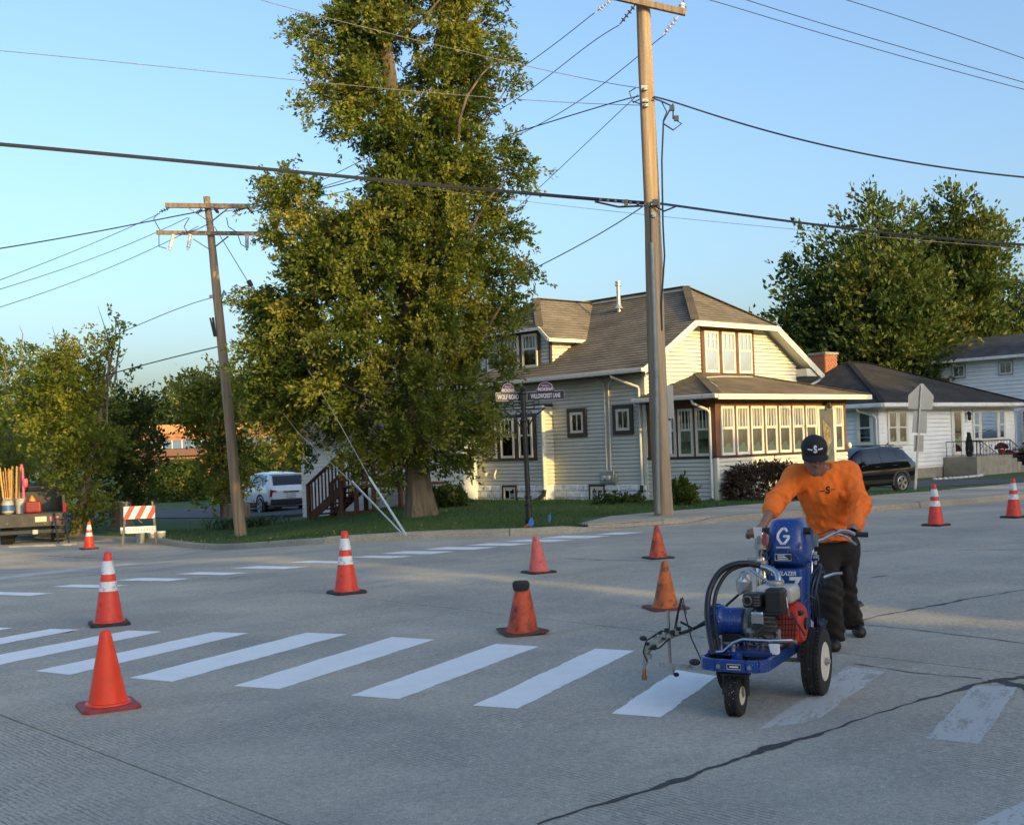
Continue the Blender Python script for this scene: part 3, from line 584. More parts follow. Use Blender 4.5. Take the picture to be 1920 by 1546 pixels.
# conduits, electric meters, downspouts
spout(h1, [(-.1, 3.85, 3.3), (-.05, 3.78, 3.28), (-.045, 3.66, 3.2), (-.045, 3.63, 3.0), (-.045, 3.63, .9)], .022, SASH, 'conduit'); spout(h1, [(-.1, 3.3, 3.3), (-.05, 3.36, 3.28), (-.045, 3.46, 3.2), (-.045, 3.48, 3.0), (-.045, 3.48, .9)], .022, SASH, 'conduit')
GALV = M_('galvanised_grey', (.33, .36, .36), .5, .4, var=.1)
m = MB(); m.span((-.12, 3.34, .56), (-.02, 3.84, .88)); m.span((-.1, 3.28, .54), (-.02, 3.335, .8)); eb = m.build('meter_box', GALV, h1, bevel=.01)
for y in (3.50, 3.67): MB().cyl((-.12, y, .70), (-.19, y, .70), .065, .06).build('meter', M_('meter_glass', (.5, .52, .52), .15), eb, smooth=True)
spout(h1, [(-.04, 3.33, .55), (-.04, 3.33, .42)], .03, GALV, 'conduit')
spout(h1, [(-.545, 2.92, 3.40), (-.53, 2.92, 3.34), (-.06, 2.42, 3.05), (-.055, 2.40, 2.98), (-.055, 2.40, .48)]); spout(h1, [(-.055, 2.4, .5), (-.06, 2.42, .36), (-.2, 2.6, .16), (-.5, 2.9, .07)], .06, BLACKP, 'drain_hose')
spout(h1, [(-.46, 5.62, 2.7), (-.46, 5.62, .38)]); spout(h1, [(-.46, 5.62, .4), (-.47, 5.64, .26), (-.62, 5.8, .1), (-.8, 6.05, .05)], .06, BLACKP, 'drain_hose')
spout(h1, [(-.565, .28, 2.62), (-.55, .26, 2.52), (-.12, .16, 2.36), (-.065, .13, 2.28), (-.065, .13, .14)]); spout(h1, [(-.065, .13, .16), (-.1, .15, .1), (-.5, .42, .06), (-.75, .62, .05)], .055, BLACKP, 'drain_hose')
spout(h1, [(7.65, 1.9, 3.36), (7.6, 1.95, 3.28), (7.1, 2.1, 3.05), (W1+.05, 2.15, 2.98), (W1+.05, 2.15, .1)])
spout(h1, [(-.5, 7.62, .72), (-.52, 7.62, .82), (-.42, 7.62, 1.0)], .025, SASH, 'vent_elbow'); spout(h1, [(-.42, 8.0, .86), (-.5, 8.0, .86), (-.52, 8.0, .8)], .04, SASH, 'vent_elbow')
PIPE = M_('vent_pipe', (.5, .47, .42), .4, .6)
m = MB(); m.cyl((2.85, 5.6, 5.45), (2.85, 5.6, 6.34), .06, n=12); m.cyl((2.85, 5.6, 6.26), (2.85, 5.6, 6.30), .1, n=12); m.cyl((2.85, 5.6, 6.34), (2.85, 5.6, 6.39), .09, n=12); m.lathe([(.14, 0), (.07, .12)], 12, (2.85, 5.6, 5.58)); m.build('vent_pipe', PIPE, h1, smooth=True)
m = MB(); m.cyl((5.6, 7.2, 4.6), (5.6, 7.2, 5.55), .06, n=12); m.cyl((5.6, 7.2, 5.55), (5.6, 7.2, 5.62), .1, n=12); m.build('vent_pipe', PIPE, h1, smooth=True)
MB().tube([(-.02+.6*k, -.035-.01*math.sin(k), 1.02-.12*math.sin(k*.8)) for k in np.linspace(.5, 4.5, 14)], .008, 5).build('cable', BLACKP, h1)
MB().tube([(.5, .3, 2.95), (1.6, 1.55, 3.26), (2.4, 1.6, 3.30), (4.0, 1.75, 3.33)], .012, 5).build('cable', SASH, h1)

# ------------------------------------------------------------------ white bungalow next door
O2 = (13.94, 45.56, 0.0); h2 = thing('house', 'low white bungalow with charcoal hip roof and concrete front steps', 'house', O2, HA)
m = MB(); m.span((.02, .02, .2), (11.40, 8.5, 2.68)); m.build('wall_core', SIDW, h2)
lap_wall(h2, 'siding', [(R4(0, 11.42, .28, 2.68), FRONT(0)), (R4(0, 8.5, .28, 2.68), SIDE(0)), (R4(0, 8.5, .28, 2.68), RIGHT(11.42))], SIDW, .17)
m = MB(); m.span((.03, .03, -.3), (11.39, 8.5, .28)); m.build('foundation', CONC, h2)
m = MB(); pbox(m, FRONT(.03), 2.55, 2.9, .08, .2, .0, .01); m.build('foundation_vent', DARKIN, h2)
r = MB(); un = MB(); q0, q1, q2, q3 = (-.5, -.5, 2.78), (11.95, -.5, 2.78), (11.95, 9.2, 2.78), (-.5, 9.2, 2.78); a0, a1 = (5.2, 4.35, 4.78), (6.6, 4.35, 4.78)
roof_plane(r, [q0, q1, a1, a0], un, .06); roof_plane(r, [q3, q0, a0], un, .06); roof_plane(r, [q1, q2, a1], un, .06); roof_plane(r, [q2, q3, a0, a1], un, .06)
r.build('roof', SH2, h2); un.build('soffit', FASW, h2)
m = MB()
for p, q in ((a0, q0), (a1, q1), (a0, a1)): m.bar(np.array(p)+(0, 0, .03), np.array(q)+(0, 0, .03), .22, .02)
m.build('ridge_cap', SH2, h2)
m = MB(); m.bar((-.55, -.55, 2.70), (12.0, -.55, 2.70), .1, .16); m.bar((-.55, -.5, 2.70), (-.55, 9.2, 2.70), .1, .16); m.span((-.5, -.5, 2.58), (11.95, 0, 2.62)); m.span((-.5, 0, 2.58), (0, 9, 2.62)); m.build('gutter', FASW, h2, bevel=.02)
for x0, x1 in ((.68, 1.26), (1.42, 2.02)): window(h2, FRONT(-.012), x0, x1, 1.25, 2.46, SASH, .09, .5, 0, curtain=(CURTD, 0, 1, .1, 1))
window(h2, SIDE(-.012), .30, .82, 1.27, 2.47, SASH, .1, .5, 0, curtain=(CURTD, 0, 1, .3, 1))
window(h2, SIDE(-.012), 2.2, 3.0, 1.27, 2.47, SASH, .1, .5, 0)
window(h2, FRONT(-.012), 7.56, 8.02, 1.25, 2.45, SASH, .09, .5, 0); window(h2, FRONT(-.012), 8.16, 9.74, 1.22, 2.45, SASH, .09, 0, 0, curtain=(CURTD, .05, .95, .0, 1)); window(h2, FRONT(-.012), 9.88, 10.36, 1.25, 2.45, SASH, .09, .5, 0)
d = MB(); pbox(d, FRONT(-.012), 5.74, 6.5, .62, 2.48, .0, .05); door = d.build('door', SASH, h2); d = MB(); pbox(d, FRONT(-.012), 5.84, 6.40, 1.62, 2.40, .052, .056); pbox(d, FRONT(-.012), 5.84, 6.40, .78, 1.56, .052, .056); d.build('pane', GLASSD, door)
d = MB(); pbox(d, FRONT(-.012), 5.84, 6.40, .78, 2.40, .0505, .0515); d.build('unlit_room_board', DARKIN, door); MB().prism([(-.1, -.09), (.1, -.09), (.12, .05), (0, .12), (-.12, .05)], 0, .01, lambda v: (6.12+v[0], -.058-v[2], 2.12+v[1])).build('paper_decoration', M_('paper_orange', (.5, .3, .2), .8), door); MB().ell((5.8, -.06, 1.5), .03).build('handle', GALV, door)
m = MB(); pbox(m, FRONT(0), 5.62, 5.735, .6, 2.56, .0, .06); pbox(m, FRONT(0), 6.505, 6.62, .6, 2.56, 0, .06); pbox(m, FRONT(0), 5.735, 6.505, 2.49, 2.56, 0, .06); m.build('door_frame', FASW, h2)
m = MB(); m.lathe([(.0, .18), (.1, .1), (.07, 0), (.08, -.16), (.02, -.2)], 8, (6.95, -.16, 2.25)); m.tube([(6.95, 0, 2.35), (6.95, -.14, 2.42), (6.95, -.16, 2.3)], .025); m.build('wall_lantern', BLACKP, h2)
spout(h2, [(-.55, .6, 2.62), (-.5, .55, 2.5), (-.08, .12, 2.3), (-.05, .08, 2.2), (-.05, .08, .1)]); spout(h2, [(11.9, -.55, 2.62), (11.6, -.2, 2.4), (11.46, -.04, 2.3), (11.46, -.04, .1)], .03)
# brick chimney: bricks are a couple of pixels, joined
BRICK = M_('chimney_brick', (.36, .12, .055), .85, var=.3, scale=14, bump=.3, dirt=(.46, .22, .12), dscale=9); m = MB(); cz = 3.6
core = MB(); core.span((3.95, 4.75, 3.2), (4.85, 5.5, 5.16)); ch = core.build('chimney', M_('mortar', (.45, .38, .3), .9), h2)
while cz < 5.12:
    off = .12*(int(round(cz/.085)) % 2)
    x = 3.93-off
    while x < 4.87:
        a, b = max(x, 3.93), min(x+.21, 4.87)
        if b-a > .03: m.span((a+.006, 4.72, cz), (b-.006, 4.76, cz+.07))
        x += .23
    y = 4.75-off
    while y < 5.5:
        a, b = max(y, 4.75), min(y+.21, 5.5)
        if b-a > .03: m.span((3.92, a+.006, cz), (3.96, b-.006, cz+.07)); 
        y += .23
    cz += .085
o = m.build('brickwork', BRICK, ch); o['kind'] = 'stuff'; MB().span((3.88, 4.68, 5.14), (4.92, 5.56, 5.24)).build('chimney_cap', CONC, ch)
# stoop with steps and wrought-iron railing
st = thing('front_steps', 'concrete stoop and steps with black iron railing at the bungalow door', 'steps', (O2[0]+5*E1[0]-.6*E2[0], O2[1]+5*E1[1]-.6*E2[1], 0), HA)
def s_(x, y, z): return (x-5, y+.6, z)
m = MB(); m.span(s_(4.85, -1.45, -.2), s_(8.0, -.02, .58)); m.build('landing', CONC, st, bevel=.015)
for k in range(3): MB().span(s_(8.0+.02+.42*k, -1.45, -.2), s_(8.42+.42*k, -.02, .42-.17*k)).build('step', CONC, st, bevel=.015)
IRON = M_('wrought_iron', (.012, .012, .013), .45); m = MB()
def rail(p, q, nb):
    p, q = np.array(p), np.array(q); m.tube([p+(0, 0, .62), q+(0, 0, .62)], .02, 6); m.tube([p+(0, 0, .06), q+(0, 0, .06)], .014, 6)
    for k in range(nb+1):
        c = p+(q-p)*k/nb; m.tube([c, c+(0, 0, .62)], .016 if k in (0, nb) else .009, 5)
    for k in range(1, nb, 3):
        c = p+(q-p)*(k+.5)/nb; dx = (q-p)/np.linalg.norm(q-p)
        m.tube([c+dx*.1*math.cos(a)*(1-a/9)+np.array((0, 0, .36+.13*math.sin(a)*(1-a/9))) for a in np.linspace(0, 7, 16)], .009, 5)
rail(s_(4.95, -1.4, .58), s_(7.9, -1.4, .58), 11); rail(s_(7.9, -1.4, .58), s_(9.2, -1.4, .0), 5); rail(s_(7.9, -.12, .58), s_(9.4, -.12, .0), 5); rail(s_(4.95, -.12, .58), s_(4.95, -1.4, .58), 4); rail(s_(6.7, -.12, .58), s_(7.9, -.12, .58), 4)
m.build('railing', IRON, st)
POT = M_('pot_red', (.30, .03, .03), .5); MUM = M_('mum_flowers', (.10, .006, .012), .8, var=.5, scale=30)
def mum(loc, label):
    t = thing('potted_chrysanthemum', label, 'flower pot', loc, 0, 'dark red potted flowers on the bungalow steps')
    MB().lathe([(.11, 0), (.16, .2), (.17, .22), (.15, .22), (.13, .18)], 16).build('pot', POT, t, smooth=True)
    m = MB(); 
    for _ in range(260):
        th, ph = random.uniform(0, 6.28), random.uniform(.0, 1.75); d = np.array((math.cos(th)*math.sin(ph), math.sin(th)*math.sin(ph), math.cos(ph)*.75)); c = d*.25*random.uniform(.85, 1.05)+np.array((0, 0, .28)); m.ell(c, random.uniform(.025, .045), 5, 3)
    f = m.build('flowers', MUM, t); f['kind'] = 'stuff'
def h2w(x, y, z): return (O2[0]+x*E1[0]+y*E2[0], O2[1]+x*E1[1]+y*E2[1], z)
mum(h2w(7.75, -1.1, .58), 'dark red potted chrysanthemum on the landing, nearer the door'); mum(h2w(9.05, -.8, .26), 'dark red potted chrysanthemum lower down on the right of the steps')
t = thing('potted_plant', 'slim dark potted shrub standing on the bungalow landing by the door', 'plant', h2w(5.35, -.9, .58)); m = MB()
for _ in range(240): 
    z = random.uniform(.1, .95); a = random.uniform(0, 6.28); rr = .09*math.sin(min(1, (z+.25)/1.1)*3.0)+.03; m.ell((rr*math.cos(a), rr*math.sin(a), z), (.04, .04, .06), 5, 3)
f = m.build('foliage', M_('dark_green_needles', (.012, .016, .010), .8, var=.4, scale=20), t); f['kind'] = 'stuff'; MB().lathe([(.1, 0), (.14, .2), (.12, .2)], 12).build('pot', BLACKP, t)
t = thing('gas_meter', 'grey gas meter with bent pipe at the right corner of the bungalow', 'gas meter', h2w(11.75, -.2, -.19)); MB().span((-.15, -.15, .35), (.15, .15, .75)).build('body', GALV, t, bevel=.04); MB().tube([(0, 0, .75), (0, 0, .95), (-.2, 0, 1.0)], .05).build('pipe', GALV, t, smooth=True); MB().tube([(.15, 0, .5), (.4, -.1, .3), (.6, -.2, .0)], .07).build('hose', GALV, t, smooth=True)
# white edging stones
STONE = M_('edging_stone', (.55, .55, .52), .9, var=.2, scale=9, bump=.5); eg = thing('stone_edging', 'row of low white edging stones along the bungalow bed', 'edging', h2w(1.2, -1.6, LAWN-.30), HA)
for k in range(16): 
    MB().ell((k*.24, random.uniform(-.04, .04)-.35*math.sin(k*.2), .03), (.13, .09, .06), 8, 5).build('stone', STONE, eg, smooth=True)
eg = thing('stone_edging', 'row of pale edging stones at the foot of the steps by the gas meter', 'edging', h2w(9.6, -1.75, LAWN-.30), HA)
for k in range(10): MB().ell((k*.26, random.uniform(-.04, .04), .04), (.14, .1, .08), 8, 5).build('stone', STONE, eg, smooth=True)

# ------------------------------------------------------------------ white two-storey house at far right
O3 = (21.47, 62.0, 0.0); h3 = thing('house', 'white two storey house with grey shingle roof behind the bungalow', 'house', O3, HA)
MB().span((.02, -11.9, -.3), (8, -.02, 5.2)).build('wall_core', SIDW, h3); lap_wall(h3, 'siding', [(R4(-12, 0, 0, 5.2), SIDE(0)), (R4(0, 8, 0, 5.2), BACK(0)), (R4(0, 8, 0, 5.2), FRONT(-12))], SIDW, .19)
r = MB(); un = MB(); q0, q1, q2, q3 = (-.5, .6, 5.22), (-.5, -12.6, 5.22), (8.5, -12.6, 5.22), (8.5, .6, 5.22)
roof_plane(r, [q0, q1, (3.2, -9.5, 6.5), (3.2, -.6, 6.5)], un, .1); roof_plane(r, [q3, q0, (3.2, -.6, 6.5)], un, .1); roof_plane(r, [q1, q2, (3.2, -9.5, 6.5)], un, .1); roof_plane(r, [q2, q3, (3.2, -.6, 6.5), (3.2, -9.5, 6.5)], un, .1)
r.build('roof', SH3, h3); un.build('soffit', FASW, h3); MB().bar((-.55, .6, 5.16), (-.55, -12.6, 5.16), .1, .14).build('gutter', FASW, h3)
for y0 in (-2.16, -4.58, -8.2): 
    w = window(h3, SIDE(-.012), y0, y0+.64, 4.35, 4.95, GALV, .05, 0, 1, sash=SASH, fw=.06, curtain=(CURTD, 0, 1, 0, 1))
window(h3, SIDE(-.012), -5.6, -5.0, 1.0, 2.5, SASH, .08, .5, 0)

# ------------------------------------------------------------------ white garage and wooden deck behind the big tree
ga = D(566, 900, 38.); gb = D(790, 900, 35.5); g0 = np.array((ga[0], ga[1], 0)); gx = np.array((gb[0]-ga[0], gb[1]-ga[1])); gl = float(np.linalg.norm(gx)); grz = math.atan2(gx[1], gx[0]); gz = float(hgt(ga[0], ga[1]))
gar = thing('garage', 'white sided outbuilding half hidden behind the big tree', 'building', (g0[0], g0[1], gz), grz)
MB().span((.02, .02, -.2), (gl+1.5, 5, 2.5)).build('wall_core', SIDG, gar); lap_wall(gar, 'siding', [(R4(0, gl+1.5, 0, 2.5), FRONT(0)), (R4(0, 5, 0, 2.5), SIDE(0))], SIDG, .13)
r = MB(); un = MB(); L2 = gl+1.9; roof_plane(r, [(-.4, -.4, 2.5), (L2, -.4, 2.5), (L2, 2.5, 4.1), (-.4, 2.5, 4.1)], un, .1); roof_plane(r, [(L2, 5.4, 2.5), (-.4, 5.4, 2.5), (-.4, 2.5, 4.1), (L2, 2.5, 4.1)], un, .1); r.build('roof', SH1, gar); un.build('soffit', FASC, gar)
MB().prism([(0, 2.5), (5, 2.5), (2.5, 3.9)], 0, .1, lambda v: (v[2], v[0], v[1])).build('gable', SIDG, gar)
DECK = wood_mat('deck_wood', (.11, .045, .026), (.045, .02, .014), .6)
da = D(596, 955, 35.6); db = D(775, 955, 33.6); dx = np.array((db[0]-da[0], db[1]-da[1])); dl = float(np.linalg.norm(dx)); dz = float(hgt(da[0], da[1]))+LAWN
dk = thing('wooden_stairs', 'dark brown wooden deck stairs with railings beside the big tree', 'stairs', (da[0], da[1], dz), math.atan2(dx[1], dx[0]))
for k in range(6): MB().span((.15+.22*k, -.45, .13+.15*k), (.42+.22*k, .45, .165+.15*k)).build('tread', DECK, dk)
for y in (-.47, .47): 
    m = MB(); m.bar((.1, y, .02), (1.5, y, .95), .05, .24); m.build('stringer', DECK, dk)
for y in (-.5, .5):
    for x, z in ((.12, 0), (1.45, 0)): MB().span((x-.05, y-.05, 0), (x+.05, y+.05, 1.0 if x < 1 else 1.9)).build('post', DECK, dk)
    MB().bar((.08, y, 1.0), (1.5, y, 1.92), .12, .05).build('handrail', DECK, dk)
    for k in range(9):
        x = .26+k*.135; MB().span((x-.018, y-.018, .15+.66*(x-.1)), (x+.018, y+.018, .95+.66*(x-.1))).build('baluster', DECK, dk)
MB().span((1.5, -.7, .92), (dl+.2, 1.4, .98)).build('deck_floor', DECK, dk)
for x in (1.55, 2.1, 2.75, dl+.1): MB().span((x-.05, -.72, 0), (x+.05, -.62, 1.9)).build('post', DECK, dk)
for z in (1.85, 1.1): MB().span((1.5, -.72, z), (dl+.2, -.63, z+.06)).build('handrail', DECK, dk)
for x in (2.12, 2.77): 
    m = MB(); m.bar((x, -.67, 1.1), (x+.6, -.67, 1.85), .03, .06); m.build('brace', DECK, dk); m = MB(); m.bar((x, -.64, 1.85), (x+.6, -.64, 1.1), .03, .06); m.build('brace', DECK, dk)
MB().bar((1.4, -.68, .15), (dl, -.68, .2), .06, .2).build('bottom_beam', DECK, dk)

# ------------------------------------------------------------------ far brick building at left
bz = float(hgt(-28, 92)); bo = D(255, 860, 92.); bb = thing('brick_building', 'distant low orange brick building with flat roof and blue band beyond the lawn', 'building', (bo[0], bo[1], bz), math.radians(8))
OBR = M_('brick_orange', (.36, .16, .085), .85, var=.12, scale=3, bump=.1); BLUEB = M_('blue_glazing', (.10, .16, .26), .2, var=.3, scale=.8)
MB().span((0, 0, -.3), (11, 8, 4.9)).build('wall', OBR, bb); MB().span((-.1, -.12, 4.3), (11.1, 8, 4.95)).build('parapet', M_('roof_edge_orange', (.55, .25, .12), .7), bb)
m = MB(); m.span((.5, -.14, 3.1), (10.5, -.01, 3.75)); m.build('window_band', BLUEB, bb); 
for k in range(14): MB().span((.5+k*.74, -.2, 3.1), (.56+k*.74, -.14, 3.75)).build('mullion', SASH, bb)
MB().span((.3, -.5, 2.55), (10.7, 0, 3.05)).build('canopy', M_('canopy_brown', (.16, .08, .06), .8), bb); MB().span((5.6, -.1, 0), (7.4, -.01, 1.8)).build('door', DARKIN, bb); MB().span((1, -.06, 1.6), (4.8, -.01, 2.3)).build('window', DARKIN, bb)
# ================================================================== TREES AND PLANTS
BARK = wood_mat('bark', (.15, .115, .075), (.05, .038, .026), .35); BARKG = wood_mat('bark_grey', (.17, .15, .12), (.06, .05, .042), .4); STUMPM = wood_mat('stump_wood', (.20, .165, .13), (.07, .055, .045), .4)
LEAF_MAPLE = leaf_mat('leaf_maple', (.044, .085, .012), (.145, .175, .024), (.33, .305, .055), .42)
LEAF_R = leaf_mat('leaf_cottonwood', (.028, .056, .012), (.072, .108, .02), (.17, .17, .036), .32)
LEAF_L = leaf_mat('leaf_vine', (.075, .12, .014), (.19, .22, .03), (.36, .33, .05), .48)
LEAF_D = leaf_mat('leaf_dark', (.03, .06, .014), (.055, .092, .02), (.11, .13, .03), .35)
LEAF_HEDGE = leaf_mat('leaf_barberry', (.035, .022, .018), (.060, .042, .030), (.085, .065, .04), .1)
LEAF_BG = leaf_mat('leaf_lime', (.05, .085, .015), (.09, .13, .022), (.19, .17, .035), .4)
def unit(a): return a/np.maximum(np.linalg.norm(a, axis=-1, keepdims=True), 1e-9)
def leaf_mesh(name, pos, dirs, size, mat, parent, org, up=.2, tint=None, wide=.55, kind=None):
    n = len(pos); d = unit(dirs+rng.normal(0, .55, (n, 3))); nr = unit(rng.normal(0, 1, (n, 3))+np.array((0, 0, up*2)))
    s = unit(np.cross(d, nr)); nn = np.cross(s, d); L = size*rng.uniform(.65, 1.3, (n, 1)); w = L*wide*rng.uniform(.75, 1.15, (n, 1))
    b = pos-np.array(org); v = np.stack([b, b+d*L*.45+s*w*.5+nn*w*.18, b+d*L, b+d*L*.45-s*w*.5+nn*w*.18], 1).reshape(-1, 3)
    me = bpy.data.meshes.new(name); me.vertices.add(4*n); me.vertices.foreach_set('co', v.astype(np.float32).ravel())
    me.loops.add(4*n); me.loops.foreach_set('vertex_index', np.arange(4*n, dtype=np.int32)); me.polygons.add(n)
    me.polygons.foreach_set('loop_start', np.arange(0, 4*n, 4, dtype=np.int32)); me.update(calc_edges=True)
    at = me.attributes.new('tint', 'FLOAT', 'FACE'); at.data.foreach_set('value', np.clip(tint if tint is not None else rng.uniform(0, 1, n), 0, 1).astype(np.float32))
    me.materials.append(mat); o = bpy.data.objects.new(name, me); COL.objects.link(o); o.parent = parent
    if kind: o['kind'] = kind
    return o
def sprays(cent, out, nt, nl, tl, droop=-.1, spread=.8, tvar=.22, rad=0.3):
    """leafy twigs round each cluster centre: positions, directions, tints"""
    c = len(cent); base = np.repeat(cent, nt, 0)+rng.normal(0, rad, (c*nt, 3))*.55; d = unit(np.repeat(out, nt, 0)+rng.normal(0, spread, (c*nt, 3))+np.array((0, 0, droop)))
    ln = tl*rng.uniform(.5, 1.25, (c*nt, 1)); t = np.tile(rng.uniform(0, 1, (c*nt, nl, 1)), 1)
    p = base[:, None]+d[:, None]*ln[:, None]*t+np.array((0, 0, -1.))*(t**2)*.22*ln[:, None]+rng.normal(0, .055*tl/.6, (c*nt, nl, 3))
    ct = np.repeat(rng.normal(.42, tvar, c), nt*nl); tint = ct+rng.normal(0, .13, c*nt*nl)
    return p.reshape(-1, 3), np.repeat(d, nl, 0), tint
def limb_mesh(name, starts, ends, r0, r1, mat, parent, org, bow=.18, n=5, seg=4):
    m = MB()
    for a, b, q in zip(starts, ends, np.broadcast_to(r0, (len(starts),))):
        L = np.linalg.norm(b-a); o = rng.normal(0, 1, 3)*L*bow*.3+np.array((0, 0, -.12*L)); 
        pts = [a+(b-a)*t+o*4*t*(1-t) for t in np.linspace(0, 1, seg+1)]; m.tube(pts, list(np.linspace(q, r1, seg+1)), n, False)
    o = m.build(name, mat, parent, org, smooth=True); return o
def branch_net(axis, C, mat, parent, org, r0, nmain, zlag=1.0, zmin=0.):
    """main limbs from the trunk to spread-out cluster centres; every other cluster hangs on a thin shoot of the nearest limb"""
    ax = np.array(axis, float); C = np.array(C); pick = [int(rng.integers(len(C)))]
    dd = np.linalg.norm(C-C[pick[0]], axis=1)
    while len(pick) < min(nmain, len(C)): k = int(np.argmax(dd)); pick.append(k); dd = np.minimum(dd, np.linalg.norm(C-C[k], axis=1))
    m = MB(); S = []
    for k in pick:
        c = C[k]; hd = np.hypot(c[0]-np.interp(c[2], ax[:, 2], ax[:, 0]), c[1]-np.interp(c[2], ax[:, 2], ax[:, 1])); z = np.clip(c[2]-zlag*hd-.3, zmin, ax[-1, 2]-.2); a = np.array((np.interp(z, ax[:, 2], ax[:, 0]), np.interp(z, ax[:, 2], ax[:, 1]), z)); L = np.linalg.norm(c-a)
        o = rng.normal(0, 1, 3)*L*.06+np.array((0, 0, -.10*L)); o2 = rng.normal(0, 1, 3)*L*.04; tt = np.linspace(0, 1, 9); P = [a+(c-a)*t+o*4*t*(1-t)+o2*math.sin(6.3*t) for t in tt]; rr = min(r0, .014*L+.012); m.tube(P, [rr*(1-.85*t)+.004 for t in tt], 6, False); S += P[3:]
    S = np.array(S)
    for i in range(len(C)):
        if i in pick: continue
        d = np.linalg.norm(S-C[i], axis=1)+.6*np.clip(S[:, 2]-C[i][2], 0, 9); a = S[int(np.argmin(d))]; b = C[i]; L = np.linalg.norm(b-a); o = rng.normal(0, 1, 3)*L*.10; m.tube([a+(b-a)*t+o*4*t*(1-t) for t in (0, .35, .7, 1)], [.012+.004*L, .010+.002*L, .007, .004], 5, False)
    o = m.build('branches', mat, parent, org, smooth=True); o['kind'] = 'stuff'; return o
def trunk_mesh(pts, rs, mat, parent, org, flare=True, n=18, name='trunk'):
    P = np.array(pts, float); tt = np.linspace(0, 1, 30); s = np.linspace(0, 1, len(P)); Q = np.stack([np.interp(tt, s, P[:, k]) for k in range(3)], 1); R = np.interp(tt, s, rs)
    m = MB(); m.tube(Q, list(R), n); v = np.array(m.v)
    for i in range(30):
        for k in range(n):
            j = i*n+k; c = Q[i]; dv = v[j]-c; a = 2*math.pi*k/n; f = 1+.07*math.sin(3*a+i*.4)+.04*math.sin(7*a)+rng.normal(0, .015)
            if flare and i < 4: f *= 1+(.35, .16, .07, .02)[i]*(1+.5*math.sin(5*a))
            v[j] = c+dv*f
    m.v = [tuple(q) for q in v]; return m.build(name, mat, parent, org, smooth=True)
def silh(tab, y):
    t = np.array(tab, float); return np.interp(y, t[:, 0], t[:, 1]), np.interp(y, t[:, 0], t[:, 2])
def px_crown(tab, Y, n, depth=1.0, shell=.35, jit=0, mind=0.):
    """cluster centres filling the volume whose outline is the table (photo row, left, right) at distance Y"""
    ys = np.array([t[0] for t in tab], float); out = []; tries = 0
    w = np.array([t[2]-t[1] for t in tab], float); 
    while len(out) < n and tries < n*60:
        tries += 1; y = rng.uniform(ys.min(), ys.max()); l, r = silh(tab, y)
        if rng.uniform() > ((r-l)/w.max())**1.3+.12: continue
        a = rng.uniform(0, 2*math.pi); q = math.sqrt(rng.uniform(shell**2, 1)); hw = (r-l)/2
        px = (l+r)/2+hw*q*math.cos(a); dy = hw*q*math.sin(a)*depth*Y/FPX; p = D(px, y, Y+dy)
        p0 = D(px, y, Y); p = np.array((p0[0], Y+dy, p0[2]))
        if mind and any(np.sum((p-o)**2) < mind*mind for o in out[-400:]): continue
        out.append(p)
    return np.array(out)
def make_tree(name, label, cat, base, Y, tab, n, nt, nl, tl, leaf, mat, bark, tr, group=None, depth=1.0, shell=.3, droop=-.1, trunk_top=None, axis=None, limbs=True, rad=.3, mind=0., outz=.25, spread=.8, extra=()):
    root = thing(name, label, cat, base, 0, group); C = px_crown(tab, Y, n, depth, shell, mind=mind); base = np.array(base)
    if extra: C = np.concatenate([C, np.array([D(x, y, Y+rng.uniform(-1.5, 1.5)) for x, y in extra])])
    ax = axis if axis is not None else [base, D(0.5*(tab[0][1]+tab[0][2]), tab[0][0]+.15*(tab[-1][0]-tab[0][0]), Y)]
    ax = np.array(ax, float); trunk_mesh(ax, list(np.linspace(tr, tr*.16, len(ax))), bark, root, base)
    axz = ax[:, 2]; near = np.stack([np.interp(C[:, 2], axz, ax[:, k]) for k in (0, 1)]+[C[:, 2]], 1)
    out = unit(C-near+np.array((0, 0, outz))+1e-6)
    if limbs:
        branch_net(ax, C, bark, root, base, tr*.35, max(6, n//12), .8, base[2]+.12*(axz[-1]-base[2]))
    p, d, t = sprays(C, out, nt, nl, tl, droop, rad=rad, spread=spread)
    z0 = hgt(base[0], base[1]); k = p[:, 2] > z0+.15
    leaf_mesh('crown', p[k], d[k], leaf, mat, root, base, tint=t[k], kind='stuff'); return root, C
